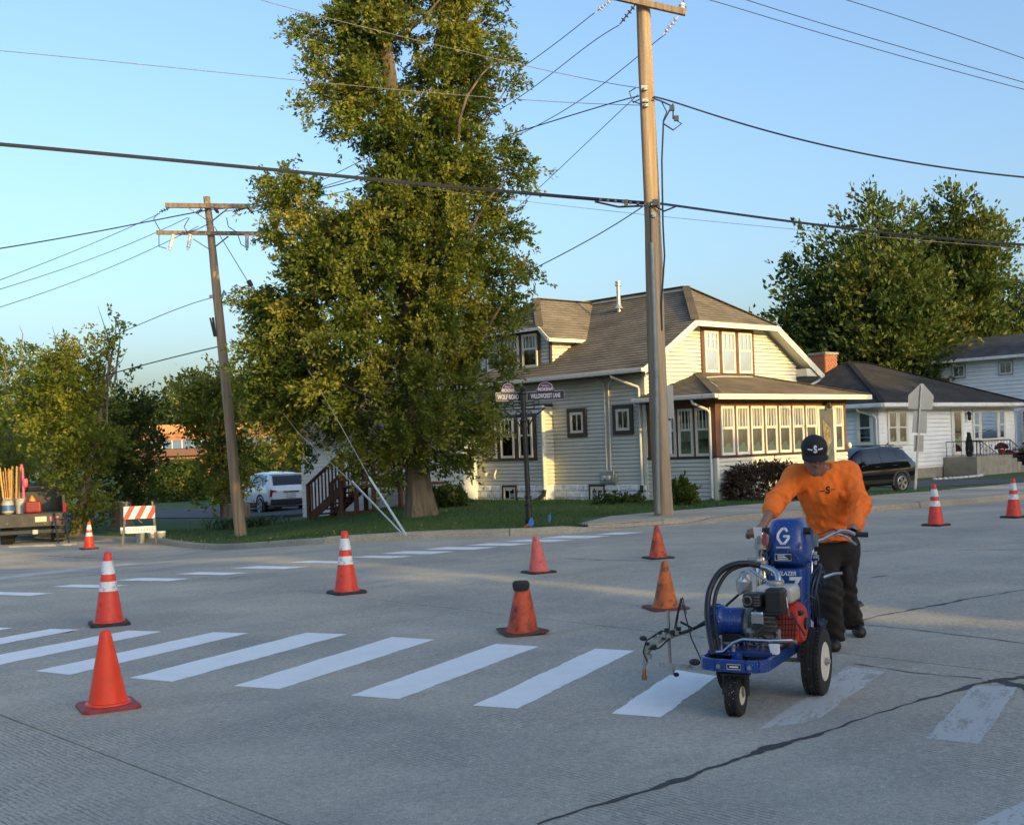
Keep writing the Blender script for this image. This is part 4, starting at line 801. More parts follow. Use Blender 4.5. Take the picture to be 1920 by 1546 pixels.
# ---- the big silver maple
TB = G(790, 968, LAWN); YT = TB[1]
def T(x, y, dy=0.): return D(x, y, YT+dy)
tree = thing('maple_tree', 'very tall leafy maple on the corner lawn, taller than the photo frame', 'tree', TB)
trunk_mesh([TB, T(783, 900), T(779, 800), T(770, 650, .2), T(768, 520, .2), T(764, 420, .2), T(745, 330), T(738, 250), T(736, 170), T(722, 70), T(716, -20), T(712, -120)], [.33, .275, .25, .23, .21, .19, .18, .165, .15, .13, .11, .06], BARK, tree, TB)
trunk_mesh([T(770, 600, .3), T(815, 480, .6), T(840, 330, .6), T(838, 200, .4), T(850, 60, .3), T(858, -80, .2)], [.15, .14, .125, .11, .09, .05], BARK, tree, TB, False, 12, 'second_leader')
tab = {'a': [(-90, 690, 780), (0, 660, 780), (60, 628, 745), (95, 660, 730), (130, 655, 712), (165, 690, 712)],
       'b': [(-120, 780, 890), (0, 790, 880), (60, 790, 885), (120, 785, 895), (170, 785, 905), (230, 775, 890), (300, 760, 905), (350, 750, 915)],
       'c': [(150, 650, 715), (185, 618, 735), (230, 665, 755), (270, 695, 775), (330, 705, 800)],
       'd': [(330, 690, 930), (400, 640, 935), (470, 575, 940), (540, 550, 935), (600, 525, 930), (680, 505, 925), (740, 510, 925), (790, 580, 910), (835, 660, 895), (865, 730, 830)],
       'e': [(335, 515, 580), (370, 500, 620), (420, 510, 660), (470, 520, 700), (520, 530, 720)],
       'f': [(545, 490, 520), (575, 490, 590), (620, 495, 620), (690, 485, 610), (740, 488, 590), (785, 500, 560), (810, 515, 560)]}
Cs = []
for key, n in (('a', 58), ('b', 96), ('c', 30), ('d', 330), ('e', 34), ('f', 64)):
    dpt = {'d': .8}.get(key, 1.0); Cs.append(px_crown(tab[key], YT, n, dpt, .3, mind=.25))
# outlying sprays that feather the outline
extra = [(548, 60), (565, 45), (590, 110), (580, 85), (650, 20), (690, 5), (560, 200), (578, 140), (600, 145), (640, 230), (615, 240), (935, 10), (940, 40), (985, 150), (965, 100), (955, 110), (975, 285), (1000, 320), (985, 330), (960, 300), (980, 270), (990, 430), (1000, 500), (985, 515), (975, 440), (965, 560), (495, 345), (505, 375), (520, 350), (540, 330), (455, 560), (465, 575), (490, 590), (450, 650), (452, 690), (460, 720), (900, 60), (975, 600), (985, 575), (960, 650), (960, 690), (955, 720), (930, 780), (910, 840), (895, 860), (540, 820), (560, 840), (545, 480), (520, 450), (640, 860), (660, 870), (700, 890), (730, 895), (860, 870)]
Cs.append(np.array([T(x, y, rng.uniform(-.9, .9)) for x, y in ((735, 215), (748, 195), (760, 170), (752, 240), (770, 140), (705, 190), (690, 130), (742, 40), (752, 20), (762, 80), (715, 250), (800, 250), (780, 220))]))
Cs.append(np.array([T(x+(22 if x < 740 else -26), y, rng.uniform(-1, 1)) for x, y in extra])); Cm = np.concatenate(Cs)
axp = np.array([TB, T(779, 800), T(768, 520), T(745, 330), T(736, 170), T(716, -20), T(712, -140)])
nr_ = np.stack([np.interp(Cm[:, 2], axp[:, 2], axp[:, k]) for k in (0, 1)]+[Cm[:, 2]], 1); out = unit(Cm-nr_+np.array((0, 0, .15)))
branch_net(axp, Cm, BARK, tree, TB, .07, 46, 1.0, 2.6)
p, d, t = sprays(Cm, out, 13, 28, .50, -.18, rad=.24); leaf_mesh('crown', p, d, .104, LEAF_MAPLE, tree, TB, tint=t, kind='stuff')
# ---- trees behind the bungalow
def RB(x, Y): q = D(x, 800, Y); return (q[0], Y, 0)
make_tree('cottonwood_tree', 'tall dark green tree rising behind the bungalow, nearer the corner house', 'tree', RB(1620, 64), 64, [(425, 1645, 1660), (450, 1625, 1680), (485, 1590, 1700), (515, 1548, 1715), (550, 1525, 1730), (595, 1508, 1745), (645, 1505, 1755), (700, 1510, 1755), (760, 1520, 1740)], 300, 9, 18, 1.5, .30, LEAF_R, BARKG, .5, 'tall trees behind the houses', rad=.7, outz=1.1, mind=.65, droop=.5, spread=.5, extra=[(1500, 525), (1492, 570), (1484, 605), (1490, 650), (1535, 490), (1575, 458), (1615, 418), (1632, 402), (1648, 394), (1688, 418), (1700, 440), (1555, 475), (1512, 508)])
make_tree('cottonwood_tree', 'tall tree with upright leafy tips behind the bungalow, right of its twin', 'tree', RB(1795, 66), 66, [(422, 1778, 1792), (445, 1762, 1820), (470, 1750, 1845), (500, 1745, 1845), (540, 1745, 1840), (600, 1745, 1845), (690, 1745, 1845), (760, 1750, 1835)], 220, 9, 18, 1.5, .30, LEAF_R, BARKG, .5, 'tall trees behind the houses', rad=.7, outz=1.1, mind=.65, droop=.5, spread=.5, extra=[(1748, 428), (1764, 408), (1785, 394), (1800, 400), (1840, 420), (1858, 432), (1866, 455), (1860, 478), (1738, 450)])
make_tree('cottonwood_tree', 'lower yellowish tree behind the grey roofed two storey house', 'tree', RB(1910, 74), 74, [(525, 1910, 1930), (555, 1885, 1970), (600, 1870, 1990), (660, 1868, 1990), (760, 1870, 1980)], 120, 8, 13, 1.5, .32, LEAF_BG, BARKG, .4, 'tall trees behind the houses', rad=.8, outz=.6, mind=.5)
# ---- overgrown growth at left
def LB(x, Y): q = D(x, 900, Y); return (q[0], Y, float(hgt(q[0], Y))+LAWN)
r1, _ = make_tree('overgrown_tree', 'scraggly vine covered tree with bare twigs, behind the work truck', 'tree', LB(140, 35.6), 35.6, [(618, 195, 222), (645, 170, 222), (665, 110, 220), (700, 60, 200), (740, 30, 195), (780, 40, 205), (830, 70, 222), (890, 120, 198), (975, 135, 192)], 140, 8, 15, .6, .13, LEAF_L, BARK, .16, None, depth=.9, shell=.1, rad=.3, outz=.6, mind=.25)
make_tree('overgrown_tree', 'tangle of leafy vines at the left edge of the photo', 'tree', LB(-10, 40), 40, [(640, 20, 60), (670, -10, 85), (720, -50, 80), (780, -70, 90), (850, -80, 110), (940, -80, 120), (1000, -70, 110)], 110, 8, 15, .6, .13, LEAF_L, BARK, .12, None, depth=.9, shell=.1, rad=.3, outz=.6, mind=.25)
make_tree('leafy_bush', 'dense dark bush right of the vine tangle, over the tree stump', 'bush', LB(235, 38.5), 38.5, [(735, 225, 250), (765, 215, 275), (800, 205, 285), (850, 205, 290), (900, 205, 275), (950, 210, 260)], 70, 8, 15, .6, .14, LEAF_D, BARK, .12, None, depth=.9, shell=.1, rad=.3, outz=.4, mind=.25)
m = MB()
for x0, y0, x1, y1, x2, y2 in ((200, 800, 205, 640, 183, 573), (215, 720, 225, 640, 218, 600), (190, 760, 215, 690, 232, 668), (205, 700, 212, 735, 208, 735), (200, 720, 218, 690, 216, 745), (60, 800, 40, 650, 36, 610), (120, 760, 105, 650, 98, 612), (100, 830, 85, 780, 60, 790), (150, 700, 112, 650, 110, 622), (20, 760, 12, 690, 8, 650), (95, 880, 90, 800, 70, 770)):
    a, b, c = D(x0, y0, 35.6), D(x1, y1, 35.6), D(x2, y2, 35.7); m.tube([a, (a+b)/2+rng.normal(0, .06, 3), b, (b+c)/2+rng.normal(0, .05, 3), c], [.035, .03, .02, .012, .005], 5)
o = m.build('bare_branches', BARKG, r1, V(r1.location)); o['kind'] = 'stuff'
make_tree('small_tree', 'small leafy tree growing round the foot of the left utility pole', 'tree', LB(420, 38.5), 38.5, [(695, 385, 425), (715, 365, 445), (745, 345, 455), (775, 345, 460), (815, 378, 465), (860, 385, 462), (905, 388, 455), (940, 395, 440)], 95, 8, 15, .6, .14, LEAF_MAPLE, BARK, .14, None, depth=.9, shell=.2, rad=.3, outz=.3, mind=.25)
def bush(name, label, cat, px, Y, w, h, n, leaf, mat, tl=.25, zoff=LAWN, dep=None, boxy=False, spiky=False, group=None):
    b = D(px, 900, Y); base = np.array((b[0], Y, float(hgt(b[0], Y))+zoff)); root = thing(name, label, cat, base, 0, group); q = []
    while len(q) < n:
        c = rng.uniform(-1, 1, 3); c[2] = abs(c[2])
        e = np.abs(c)**(4 if boxy else 2)
        if .25 < e.sum() < 1: q.append(base+c*np.array((w/2, (dep or w)/2, h)))
    C = np.array(q); o = unit(C-base+np.array((0, 0, .3 if not spiky else 2.)))
    p, d, t = sprays(C, o, 5, 10, tl, .1, rad=.1); k = p[:, 2] > base[2]; leaf_mesh('foliage', p[k], d[k], leaf, mat, root, base, tint=t[k], kind='stuff')
    limb_mesh('stems', np.repeat(base[None]+np.array((0, 0, -.05)), min(n, 40), 0)+rng.normal(0, .1*w, (min(n, 40), 3))*np.array((1, 1, 0)), C[:40], .012, .004, BARK, root, base)['kind'] = 'stuff'; return root
def bush_at(px0, px1, ytop, ybot, Y=None):
    g = G((px0+px1)/2, ybot, LAWN); Y = Y or g[1]; return (px0+px1)/2, Y, (px1-px0)*Y/FPX, (ybot-ytop)*Y/FPX
px, Y, w, h = bush_at(1358, 1500, 884, 943); 
hb = bush('hedge', 'clipped brownish purple hedge below the porch windows', 'hedge', 1432, 29.4, 1.75, .82, 330, .06, LEAF_HEDGE, .14, dep=.9, boxy=True); hb.rotation_euler = (0, 0, 0)
bush('leafy_bush', 'low green bush by the porch corner, right of the tall utility pole', 'bush', 1279, 28.2, .62, .55, 70, .10, LEAF_BG, .16)
bush('leafy_bush', 'low dark bush at the foundation right of the maple trunk', 'bush', 836, 31.4, .85, .55, 80, .11, LEAF_D, .16); bush('weed_patch', 'low weeds against the white foundation below the meter box', 'weeds', 1160, 29.8, 1.3, .16, 40, .07, LEAF_D, .12, dep=.4)
# strap-leaved clump by the pole
b = D(455, 900, 35.5); base = np.array((b[0], 35.5, float(hgt(b[0], 35.5))+LAWN)); cl = thing('daylily_clump', 'clump of arching green strap leaves beside the left utility pole', 'plant', base)
m = MB()
for _ in range(420):
    o = np.array((rng.normal(0, .55), rng.normal(0, .3), 0)); a = rng.uniform(0, 6.28); L = rng.uniform(.35, .65); dr = np.array((math.cos(a), math.sin(a), 0)); sd = np.array((-dr[1], dr[0], 0))*.016; pts = [o+dr*L*.55*t+np.array((0, 0, L*(1.5*t-1.0*t*t)*.9)) for t in (0, .4, .75, 1)]
    m.add([pts[0]-sd, pts[0]+sd, pts[1]-sd, pts[1]+sd, pts[2]-sd*.8, pts[2]+sd*.8, pts[3]], [(0, 1, 3, 2), (2, 3, 5, 4), (4, 5, 6)])
o = m.build('strap_leaves', M_('strap_leaf', (.035, .075, .02), .5, var=.4, scale=3), cl); o['kind'] = 'stuff'
def stump(px, ybot, ytop, wpx, Y, label):
    b = D(px, 900, Y); z = float(hgt(b[0], Y))+LAWN; h = (ybot-ytop)*Y/FPX; r = wpx*Y/FPX/2; t = thing('tree_stump', label, 'stump', (b[0], Y, z), 0, 'cut tree stumps')
    m = MB(); n = 22; prof = [(1.5, -.05), (1.25, .08), (1.08, .25*h), (1.0, .5*h), (.97, h), (.93, h+.01)]; m.lathe([(r*a, q) for a, q in prof], n); v = np.array(m.v)
    for i in range(len(v)):
        a = math.atan2(v[i][1], v[i][0]); v[i][:2] *= 1+.07*math.sin(4*a)+.04*math.sin(9*a+2)
    m.v = [tuple(q) for q in v]; m.build('wood', STUMPM, t, smooth=True); MB().cyl((0, 0, h-.02), (0, 0, h+.02), r*.9, n=20).build('cut_top', M_('cut_wood', (.28, .22, .15), .9, var=.2, scale=6), t)
stump(227, 972, 922, 34, 37.5, 'weathered grey tree stump behind the striped barricade'); stump(446, 962, 922, 42, 37.2, 'wide old tree stump behind the left utility pole')
# far shrubs and tree line
bush('golden_shrub', 'sunlit yellow green shrub on the far lawn by the brick building', 'bush', 335, 62, 3.2, 1.9, 110, .22, LEAF_BG, .7); bush('golden_shrub', 'sunlit golden hedge behind the white parked car', 'hedge', 505, 58, 4.6, 2.6, 200, .2, LEAF_BG, .6, dep=1.6)
C = []
for x in np.linspace(-200, 640, 90):
    Y = rng.uniform(110, 135); top = 772+18*math.sin(x*.013)+rng.uniform(-12, 14)-(25 if x > 380 else 0)
    for _ in range(7): C.append(D(x+rng.uniform(-8, 8), rng.uniform(top, 850), Y+rng.uniform(-2, 2)))
for x in np.linspace(1400, 2100, 50):
    Y = rng.uniform(95, 120)
    for _ in range(5): C.append(D(x, rng.uniform(690, 800), Y))
C = np.array(C); p, d, t = sprays(C, np.tile(np.array((0, 0, 1.)), (len(C), 1)), 6, 9, 1.8, 0, rad=1.2); o = leaf_mesh('distant_trees', p, d, .6, LEAF_R, None, (0, 0, 0), tint=t, kind='stuff')
tag(o, 'low wooded skyline far beyond the lawns', None, None, 'stuff')
# ---- driveways
def drive(name, px, mat, dz): 
    P = [G(x, y, LAWN)[:2] for x, y in px]; vs = [(q[0], q[1], float(hgt(q[0], q[1]))+LAWN+dz) for q in P]; n = len(vs); o = raw(name, vs+[(a, b, c-.1) for a, b, c in vs], [tuple(range(n))]+[(i, n+i, n+(i+1) % n, (i+1) % n) for i in range(n)], mat); tag(o, kind='structure'); return o
drive('driveway', [(60, 990), (150, 975), (300, 972), (430, 972), (620, 962), (690, 952), (560, 946), (430, 950), (300, 957), (150, 958), (40, 965)], ASPH, .035)
drive('driveway', [(1690, 916), (1920, 905), (2020, 900), (2020, 894), (1900, 898), (1700, 903), (1640, 912)], ASPH, .03)
# ---- mown grass blades near the kerb
def blades(x0, x1, y0, y1, n, h):
    X = rng.uniform(x0, x1, n); Y = rng.uniform(y0, y1, n); kx = np.interp(X, KERB[:, 0], KERB[:, 1])
    wk = np.where(X > 1.35, 2.2+1.1*sm((X-2)/5), .20); k = Y > kx+wk*1.12+.03
    lx = (X-HO[0])*E1[0]+(Y-HO[1])*E1[1]; ly = (X-HO[0])*E2[0]+(Y-HO[1])*E2[1]; k &= ~((lx > -.05) & (lx < 7.5) & (ly > -.05)); k &= ~((X < -4) & (Y > 37.5)); 
    # keep off the driveways
    X, Y = X[k], Y[k]; n = len(X); Z = hgt(X, Y)+LAWN-.012; a = rng.uniform(0, 6.28, n); L = h*rng.uniform(.5, 1.4, n); b = np.stack([X, Y, Z], 1); s = np.stack([np.cos(a), np.sin(a), 0*a], 1)*.007; ti = np.stack([rng.normal(0, .35, n)*L, rng.normal(0, .35, n)*L, L], 1)
    v = np.stack([b-s, b+s, b+ti], 1).reshape(-1, 3); return v, n
V_ = [blades(-12, 14.5, 21.5, 27.5, 70000, .06), blades(-12, 14.5, 27.5, 36, 50000, .07)]; v = np.concatenate([q[0] for q in V_]); n = sum(q[1] for q in V_)
me = bpy.data.meshes.new('grass'); me.vertices.add(3*n); me.vertices.foreach_set('co', v.astype(np.float32).ravel()); me.loops.add(3*n); me.loops.foreach_set('vertex_index', np.arange(3*n, dtype=np.int32)); me.polygons.add(n); me.polygons.foreach_set('loop_start', np.arange(0, 3*n, 3, dtype=np.int32)); me.update(calc_edges=True)
at = me.attributes.new('tint', 'FLOAT', 'FACE'); px_ = v[::3]; at.data.foreach_set('value', np.clip(.45+.3*np.sin(px_[:, 0]*.9)*np.sin(px_[:, 1]*.7+1)+rng.normal(0, .2, n), 0, 1).astype(np.float32)); me.materials.append(leaf_mat('grass_blade', (.030, .080, .014), (.055, .115, .02), (.11, .14, .035), .25)); o = bpy.data.objects.new('grass', me); COL.objects.link(o); tag(o, 'mown green grass of the corner lawn', None, None, 'stuff')
# ---- fallen leaves and small weeds on the lawn edge
n = 520; X = rng.uniform(-11, 13, n); Y = np.interp(X, KERB[:, 0], KERB[:, 1])+rng.exponential(1.6, n)+.02; Z = hgt(X, Y)+LAWN+.035; k = ~((X > 1.2) & (Y < np.interp(X, KERB[:, 0], KERB[:, 1])+3)); P_ = np.stack([X, Y, Z], 1)[k]
o = leaf_mesh('fallen_leaves', P_, rng.normal(0, 1, P_.shape)*np.array((1, 1, .15)), .075, leaf_mat('leaf_fallen', (.10, .06, .02), (.20, .14, .04), (.30, .24, .08), .1), None, (0, 0, 0), up=2.5); tag(o, 'scattered dry fallen leaves on the lawn edge', None, None, 'stuff')
# ---- unseen trees added across the street, crowns sized and spaced to shade the junction
def cast_pos(u, t): return np.array((-.66*t+.751*u, .751*t+.66*u))
def shade_caster_tree(u, t, top, w, k, lab):
    c = cast_pos(u, t); base = np.array((c[0], c[1], 0.)); root = thing('shade_caster_tree', lab, 'tree', base, 0, 'unseen trees added across the street for their shade')
    h0 = k or (max(.3, top*.22) if top > 5 else .1); trunk_mesh([base, base+np.array((0, 0, top*.8))], [.25, .05], BARK, root, base)
    n = int(60+w*top*5); q = rng.normal(0, 1, (n, 3)); q = unit(q)*rng.uniform(.3, 1, (n, 1))**.4; C = base+np.array((0, 0, (top+h0)/2))+q*np.array((w/2*.85, w/2*.85, (top-h0)/2-.3))
    p, d, tt = sprays(C, q, 7, 9, .7, 0, rad=.5); kk = p[:, 2] > .1; leaf_mesh('crown', p[kk], d[kk], .42, LEAF_D, root, base, tint=tt[kk], wide=.8, kind='stuff')
ORD = ['first', 'second', 'third', 'fourth', 'fifth', 'sixth', 'seventh', 'eighth', 'ninth', 'tenth', 'eleventh', 'twelfth', 'thirteenth', 'fourteenth', 'fifteenth', 'sixteenth', 'seventeenth', 'eighteenth', 'nineteenth', 'twentieth']
for i, (u, W, w, h0) in enumerate(((-3.5, 4.6, 6, 0), (.4, 5.0, 5, 0), (3.6, 5.4, 4.4, 0), (6.8, 5.7, 3.8, 0), (11.7, 6.0, 2.6, 0), (14.6, 5.6, 2.4, 0), (16.6, 8.7, 2.6, 0), (19.6, 10.4, 4, 0), (23.3, 5.1, 3.2, 0), (26, 3.9, 2.8, 0), (27.9, 3.8, 1.8, 0), (31.5, 9.3, 2.4, 5.8), (35, 8.8, 4.4, 0), (38.5, 9.4, 4.6, 0), (41.8, 9.6, 5, 0), (45.4, 8.8, 5, 0), (48.7, 10, 5.4, 0), (52.7, 11, 6, 0), (57, 12.3, 7, 0), (63, 13, 8, 0))):
    shade_caster_tree(u, -13, W+13*.2126, w, h0, ORD[i]+' unseen leafy tree in the row added across the street to cast shade')
# ================================================================== STREET FURNITURE
ORANGE = M_('cone_orange_bright', (.86, .058, .016), .42, var=.10, scale=7, dirt=(.42, .05, .03), dscale=6, dlo=.58, dhi=.8, spec=.4)
REDOR = M_('cone_red_orange', (.72, .050, .024), .45, var=.14, scale=8, bump=.15, bscale=18, dirt=(.22, .03, .02), dscale=9, dlo=.54, dhi=.70)
PALER = M_('cone_faded_red', (.62, .12, .10), .6, var=.12, scale=9, dirt=(.22, .05, .04), dscale=14, dlo=.55, dhi=.66)
DIRTYO = M_('cone_dirty_orange', (.56, .13, .022), .55, var=.22, scale=7, dirt=(.07, .022, .010), dscale=9, dlo=.47, dhi=.64)
DIRTYR = M_('cone_dirty_red', (.55, .075, .022), .55, var=.2, scale=7, dirt=(.07, .015, .010), dscale=9, dlo=.47, dhi=.64)
REFL = M_('reflective_white', (.70, .72, .72), .35, var=.10, scale=12, bump=.5, bscale=22, dirt=(.28, .25, .24), dscale=15, dlo=.52, dhi=.66); RUB = M_('black_rubber', (.018, .018, .019), .7, var=.3, scale=8, bump=.1, dirt=(.06, .05, .045), dscale=5)
MAROON = M_('base_maroon', (.30, .035, .03), .6, var=.2, scale=6, dirt=(.10, .03, .025), dscale=5)
def sq_base(m, w, h, r=.18):
    """thick square foot with clipped corners and a bevelled rim"""
    a = w/2; c = a*r; P = [(a-c, -a), (a, -a+c), (a, a-c), (a-c, a), (-a+c, a), (-a, a-c), (-a, -a+c), (-a+c, -a)]; n = 8; vs = []
    for s, z in ((1, 0), (1, h*.55), (.95, h), ): vs += [(x*s, y*s, z) for x, y in P]
    m.add(vs, [tuple(range(n))[::-1], tuple(range(2*n, 3*n))]+[(i*n+k, i*n+(k+1) % n, (i+1)*n+(k+1) % n, (i+1)*n+k) for i in range(2) for k in range(n)])
def cone(px, H, label, body, basem, rot, collars=False, bw=.36, r0=.135, r1=.03, bh=.035, bent=0, tip=None, dark_top=False):
    p = G(*px); t = thing('traffic_cone', label, 'traffic cone', p, rot, 'traffic cones round the fresh crosswalk'); lx, ly = random.gauss(0, .012), random.gauss(0, .012)
    def prof(z0, z1, n=8, e=0.): return [(r0+(r1-r0)*((z-bh)/(H-bh))+e, z) for z in np.linspace(z0, z1, n)]
    m = MB(); m.lathe([(r0+.022, bh-.004), (r0+.016, bh+.012)]+prof(bh+.016, H-.012, 12)+[(r1-.006, H-.002), (r1-.013, H), (r1-.016, H-.02), (0.001, H-.03)], 28); v = np.array(m.v); k = (v[:, 2]/H)**1.5; v[:, 0] += lx*k; v[:, 1] += ly*k
    if dark_top: v[:, :2] *= 1+.03*np.sin(np.arctan2(v[:, 1], v[:, 0])*3+v[:, 2]*9)[:, None]
    m.v = [tuple(q) for q in v]; m.build('cone_body', body, t, smooth=True)
    m = MB(); sq_base(m, bw, bh); v = np.array(m.v)
    if bent:
        rr = np.hypot(v[:, 0], v[:, 1]); v[:, 2] += bent*np.clip((rr-.17)/.1, 0, 1)*(np.cos(np.arctan2(v[:, 1], v[:, 0])-2.6)**2)
    m.v = [tuple(q) for q in v]; m.build('base', basem, t)
    if collars:
        for z0, z1 in ((.47*H, .60*H), (.70*H, .88*H)):
            m = MB(); m.lathe(prof(z0, z1, 4, .0025), 28); v = np.array(m.v); k = (v[:, 2]/H)**1.5; v[:, 0] += lx*k; v[:, 1] += ly*k; m.v = [tuple(q) for q in v]; m.build('reflective_collar', REFL, t, smooth=True)
    if dark_top:
        m = MB(); m.lathe([(r1+.012, H-.06), (r1+.018, H-.03), (r1+.02, H), (r1+.004, H+.018), (.001, H+.024)], 16); v = np.array(m.v); m.v = [tuple(q) for q in v]; m.build('dark_cap', RUB, t, smooth=True)
    return t
cone((203, 1326), .50, 'plain bright orange cone with no collars, nearest to the camera at left', ORANGE, MAROON, .5, bw=.36, r0=.125, r1=.032, bh=.03)
cone((205, 1171), .71, 'tall cone with two white collars standing just behind the plain bright cone at left', REDOR, RUB, .42, True, .37, .135, .034)
cone((650, 1112), .71, 'tall cone with two white collars between the near and far crosswalks, alone at centre left', REDOR, RUB, .55, True, .37, .135, .034)
cone((980, 1187), .43, 'dirty red cone with a dark blackened cap and curled base', DIRTYR, M_('base_brown', (.09, .035, .025), .7, var=.3, scale=6), .3, bw=.38, r0=.135, r1=.055, bh=.02, bent=.035, dark_top=True)
cone((1248, 1141), .455, 'grimy orange cone just left of the paint machine hose', DIRTYO, M_('base_brown2', (.10, .04, .03), .7, var=.3, scale=6), .25, bw=.37, r0=.12, r1=.028, bh=.022, bent=.01)
cone((1234, 1046), .45, 'small red cone directly beyond the grimy orange cone', DIRTYR, RUB, .35, bw=.36, r0=.125, r1=.03, bh=.022)
cone((1010, 1073), .46, 'faded pinkish red cone on a black base near the far crosswalk', PALER, RUB, .5, bw=.36, r0=.125, r1=.034, bh=.025)
cone((1755, 985), .71, 'tall collared cone right of the worker, by the bare kerb', REDOR, RUB, .6, True, .37, .135, .034)
cone((1901, 970), .71, 'tall collared cone at the right edge of the photo', REDOR, RUB, .6, True, .37, .135, .034)
cone((167, 1029), .71, 'collared cone with a worn base standing by the work truck and barricade', ORANGE, M_('base_worn', (.07, .045, .035), .8, var=.3), .6, True, .42, .135, .034)

# ------------------------------------------------------------------ folding barricade
GREYW = wood_mat('grey_leg', (.20, .19, .17), (.10, .095, .085), .8); BWHITE = M_('board_white', (.74, .74, .74), .5, var=.06, scale=6, dirt=(.4, .4, .38), dscale=9, dlo=.55, dhi=.7); BRED = M_('board_red', (.72, .09, .05), .45, var=.08)
BGREY = M_('bucket_grey', (.36, .37, .37), .5, var=.1, scale=8, dirt=(.18, .18, .17), dscale=9)
bp = G(262, 1021); bar = thing('barricade', 'folding barricade with red and white diagonal striped board by the kerb', 'barricade', bp, math.radians(8))
def leg(p, q): MB().bar(p, q, .045, .03).build('leg', GREYW, bar)
leg((-.40, -.28, 0), (-.29, -.02, 1.16)); leg((.46, -.28, 0), (.36, -.02, 1.14)); leg((-.50, .34, 0), (-.31, .02, 1.1)); leg((.40, .34, 0), (.36, .02, 1.08))
bz0, bz1 = .70, 1.03
def BF(s, o, z): k = (z-0)/1.16; return (s, -.28+.26*k-.025-o, z)
m = MB(); pbox(m, BF, -.36, .44, bz0, bz1, 0, .02); m.build('striped_board', BWHITE, bar)
for k in range(-1, 4):
    x0 = -.36+.30*k-.02; Q = [(x0, bz0), (x0+.14, bz0), (x0+.14+.17, bz1), (x0+.17, bz1)]
    P = [np.array(q) for q in Q]
    for n_, c_ in ((np.array((1., 0)), .44), (np.array((-1., 0)), .36)): P = clip(P, n_, c_) if len(P) > 2 else P
    if len(P) >= 3:
        n = len(P); MB().add([BF(s, .0225, z) for s, z in P]+[BF(s, .0205, z) for s, z in P], [tuple(range(n))]+[(i, n+i, n+(i+1) % n, (i+1) % n) for i in range(n)]).build('red_stripe', BRED, bar)
m = MB(); pbox(m, BF, -.30, .46, .33, .50, .0, .02); m.build('lower_board', BWHITE, bar); m = MB(); m.span((-.52, .22, .30), (.0, .24, .47)); m.build('rear_board', BWHITE, bar)
m = MB()
for k in range(9): pbox(m, BF, -.2+.07*k, -.2+.07*k+random.uniform(.02, .05), .385, .44, .0205, .0215)
m.build('worn_lettering', M_('worn_print', (.42, .42, .41), .7), bar)
MB().tube([(-.31, .0, 1.1), (-.42, -.02, 1.17)], .012, 5).build('hinge_strap', GREYW, bar); MB().tube([(.0, -.12, .68), (.1, -.1, .58)], .01, 5).build('strap', GREYW, bar)
for k, (x, y, r, h) in enumerate(((-.2, .7, .12, .30), (.12, .75, .13, .27), (.36, .72, .12, .28))):
    b = bp+np.array((x, y, .0)); t = thing('paint_bucket', ('white plastic bucket with a black lid behind the barricade', 'middle clear plastic bucket behind the barricade', 'rightmost white bucket behind the barricade')[k], 'bucket', b)
    MB().lathe([(r*.85, 0), (r, h), (r*.94, h), (r*.9, h-.03)], 18).build('bucket', BGREY, t, smooth=True); MB().lathe([(r*1.03, h-.02), (r*1.03, h+.02), (.001, h+.025)], 18).build('lid', RUB if k == 0 else BWHITE, t, smooth=True)
    MB().tube([(r*math.cos(a), 0, h-.05-.12*math.sin(a)) for a in np.linspace(0, math.pi, 10)], .005, 4).build('handle', GALV, t)

# ------------------------------------------------------------------ utility poles
POLE = wood_mat('pole_wood', (.38, .275, .175), (.18, .125, .078), .25); ARM = wood_mat('crossarm_wood', (.26, .19, .125), (.12, .085, .055), .6)
INSUL = M_('porcelain_grey', (.52, .54, .55), .25, var=.1); WIRE = M_('wire_dark', (.03, .032, .035), .5, .2); WIREL = M_('wire_aluminium', (.26, .25, .23), .45, .5)
STEEL = M_('galvanised_steel', (.42, .43, .43), .45, .55, var=.12, scale=9)
def polepx(base, Yb, pts, r0, r1): return [D(x, y, Yb) for x, y in pts]
pb = G(1244, 967, LAWN); PY = pb[1]
pole = thing('utility_pole', 'tall wooden utility pole in front of the corner house', 'utility pole', pb)
def PP(x, y, dy=0.): return D(x, y, PY+dy)
pts = [pb-np.array((0, 0, .3)), PP(1243, 940), PP(1237, 800), PP(1229, 600), PP(1222, 400), PP(1214, 200), PP(1207, 30), PP(1205, -70)]
trunk_mesh(pts, [.195, .19, .182, .172, .160, .150, .142, .136], POLE, pole, pb, False, 24, 'shaft')
m = MB(); m.tube([PP(1222, 455, -.19), PP(1230, 700, -.2), PP(1234, 962, -.22)], .046, 10); m.build('conduit', M_('conduit_grey_green', (.19, .215, .21), .5), pole, pb, smooth=True)
m = MB(); m.tube([PP(1219, 380, -.2), PP(1221, 460, -.2)], .02, 6); m.build('riser_cable', WIRE, pole, pb, smooth=True)
m = MB()
for y, x in ((165, 1208), (190, 1210), (196, 1210), (383, 1222), (403, 1224)): m.cyl(PP(x, y, -.3), PP(x, y, .3), .02, n=6); m.box(PP(x, y, -.18), (.12, .05, .09))
m.build('bolt_brackets', GALV, pole, pb)
aL, aR = PP(1145, -8, -.22), PP(1286, 24, -.22); MB().bar(aL+(aL-aR)*.25, aR, .10, .125).build('crossarm', ARM, pole, pb, bevel=.008)
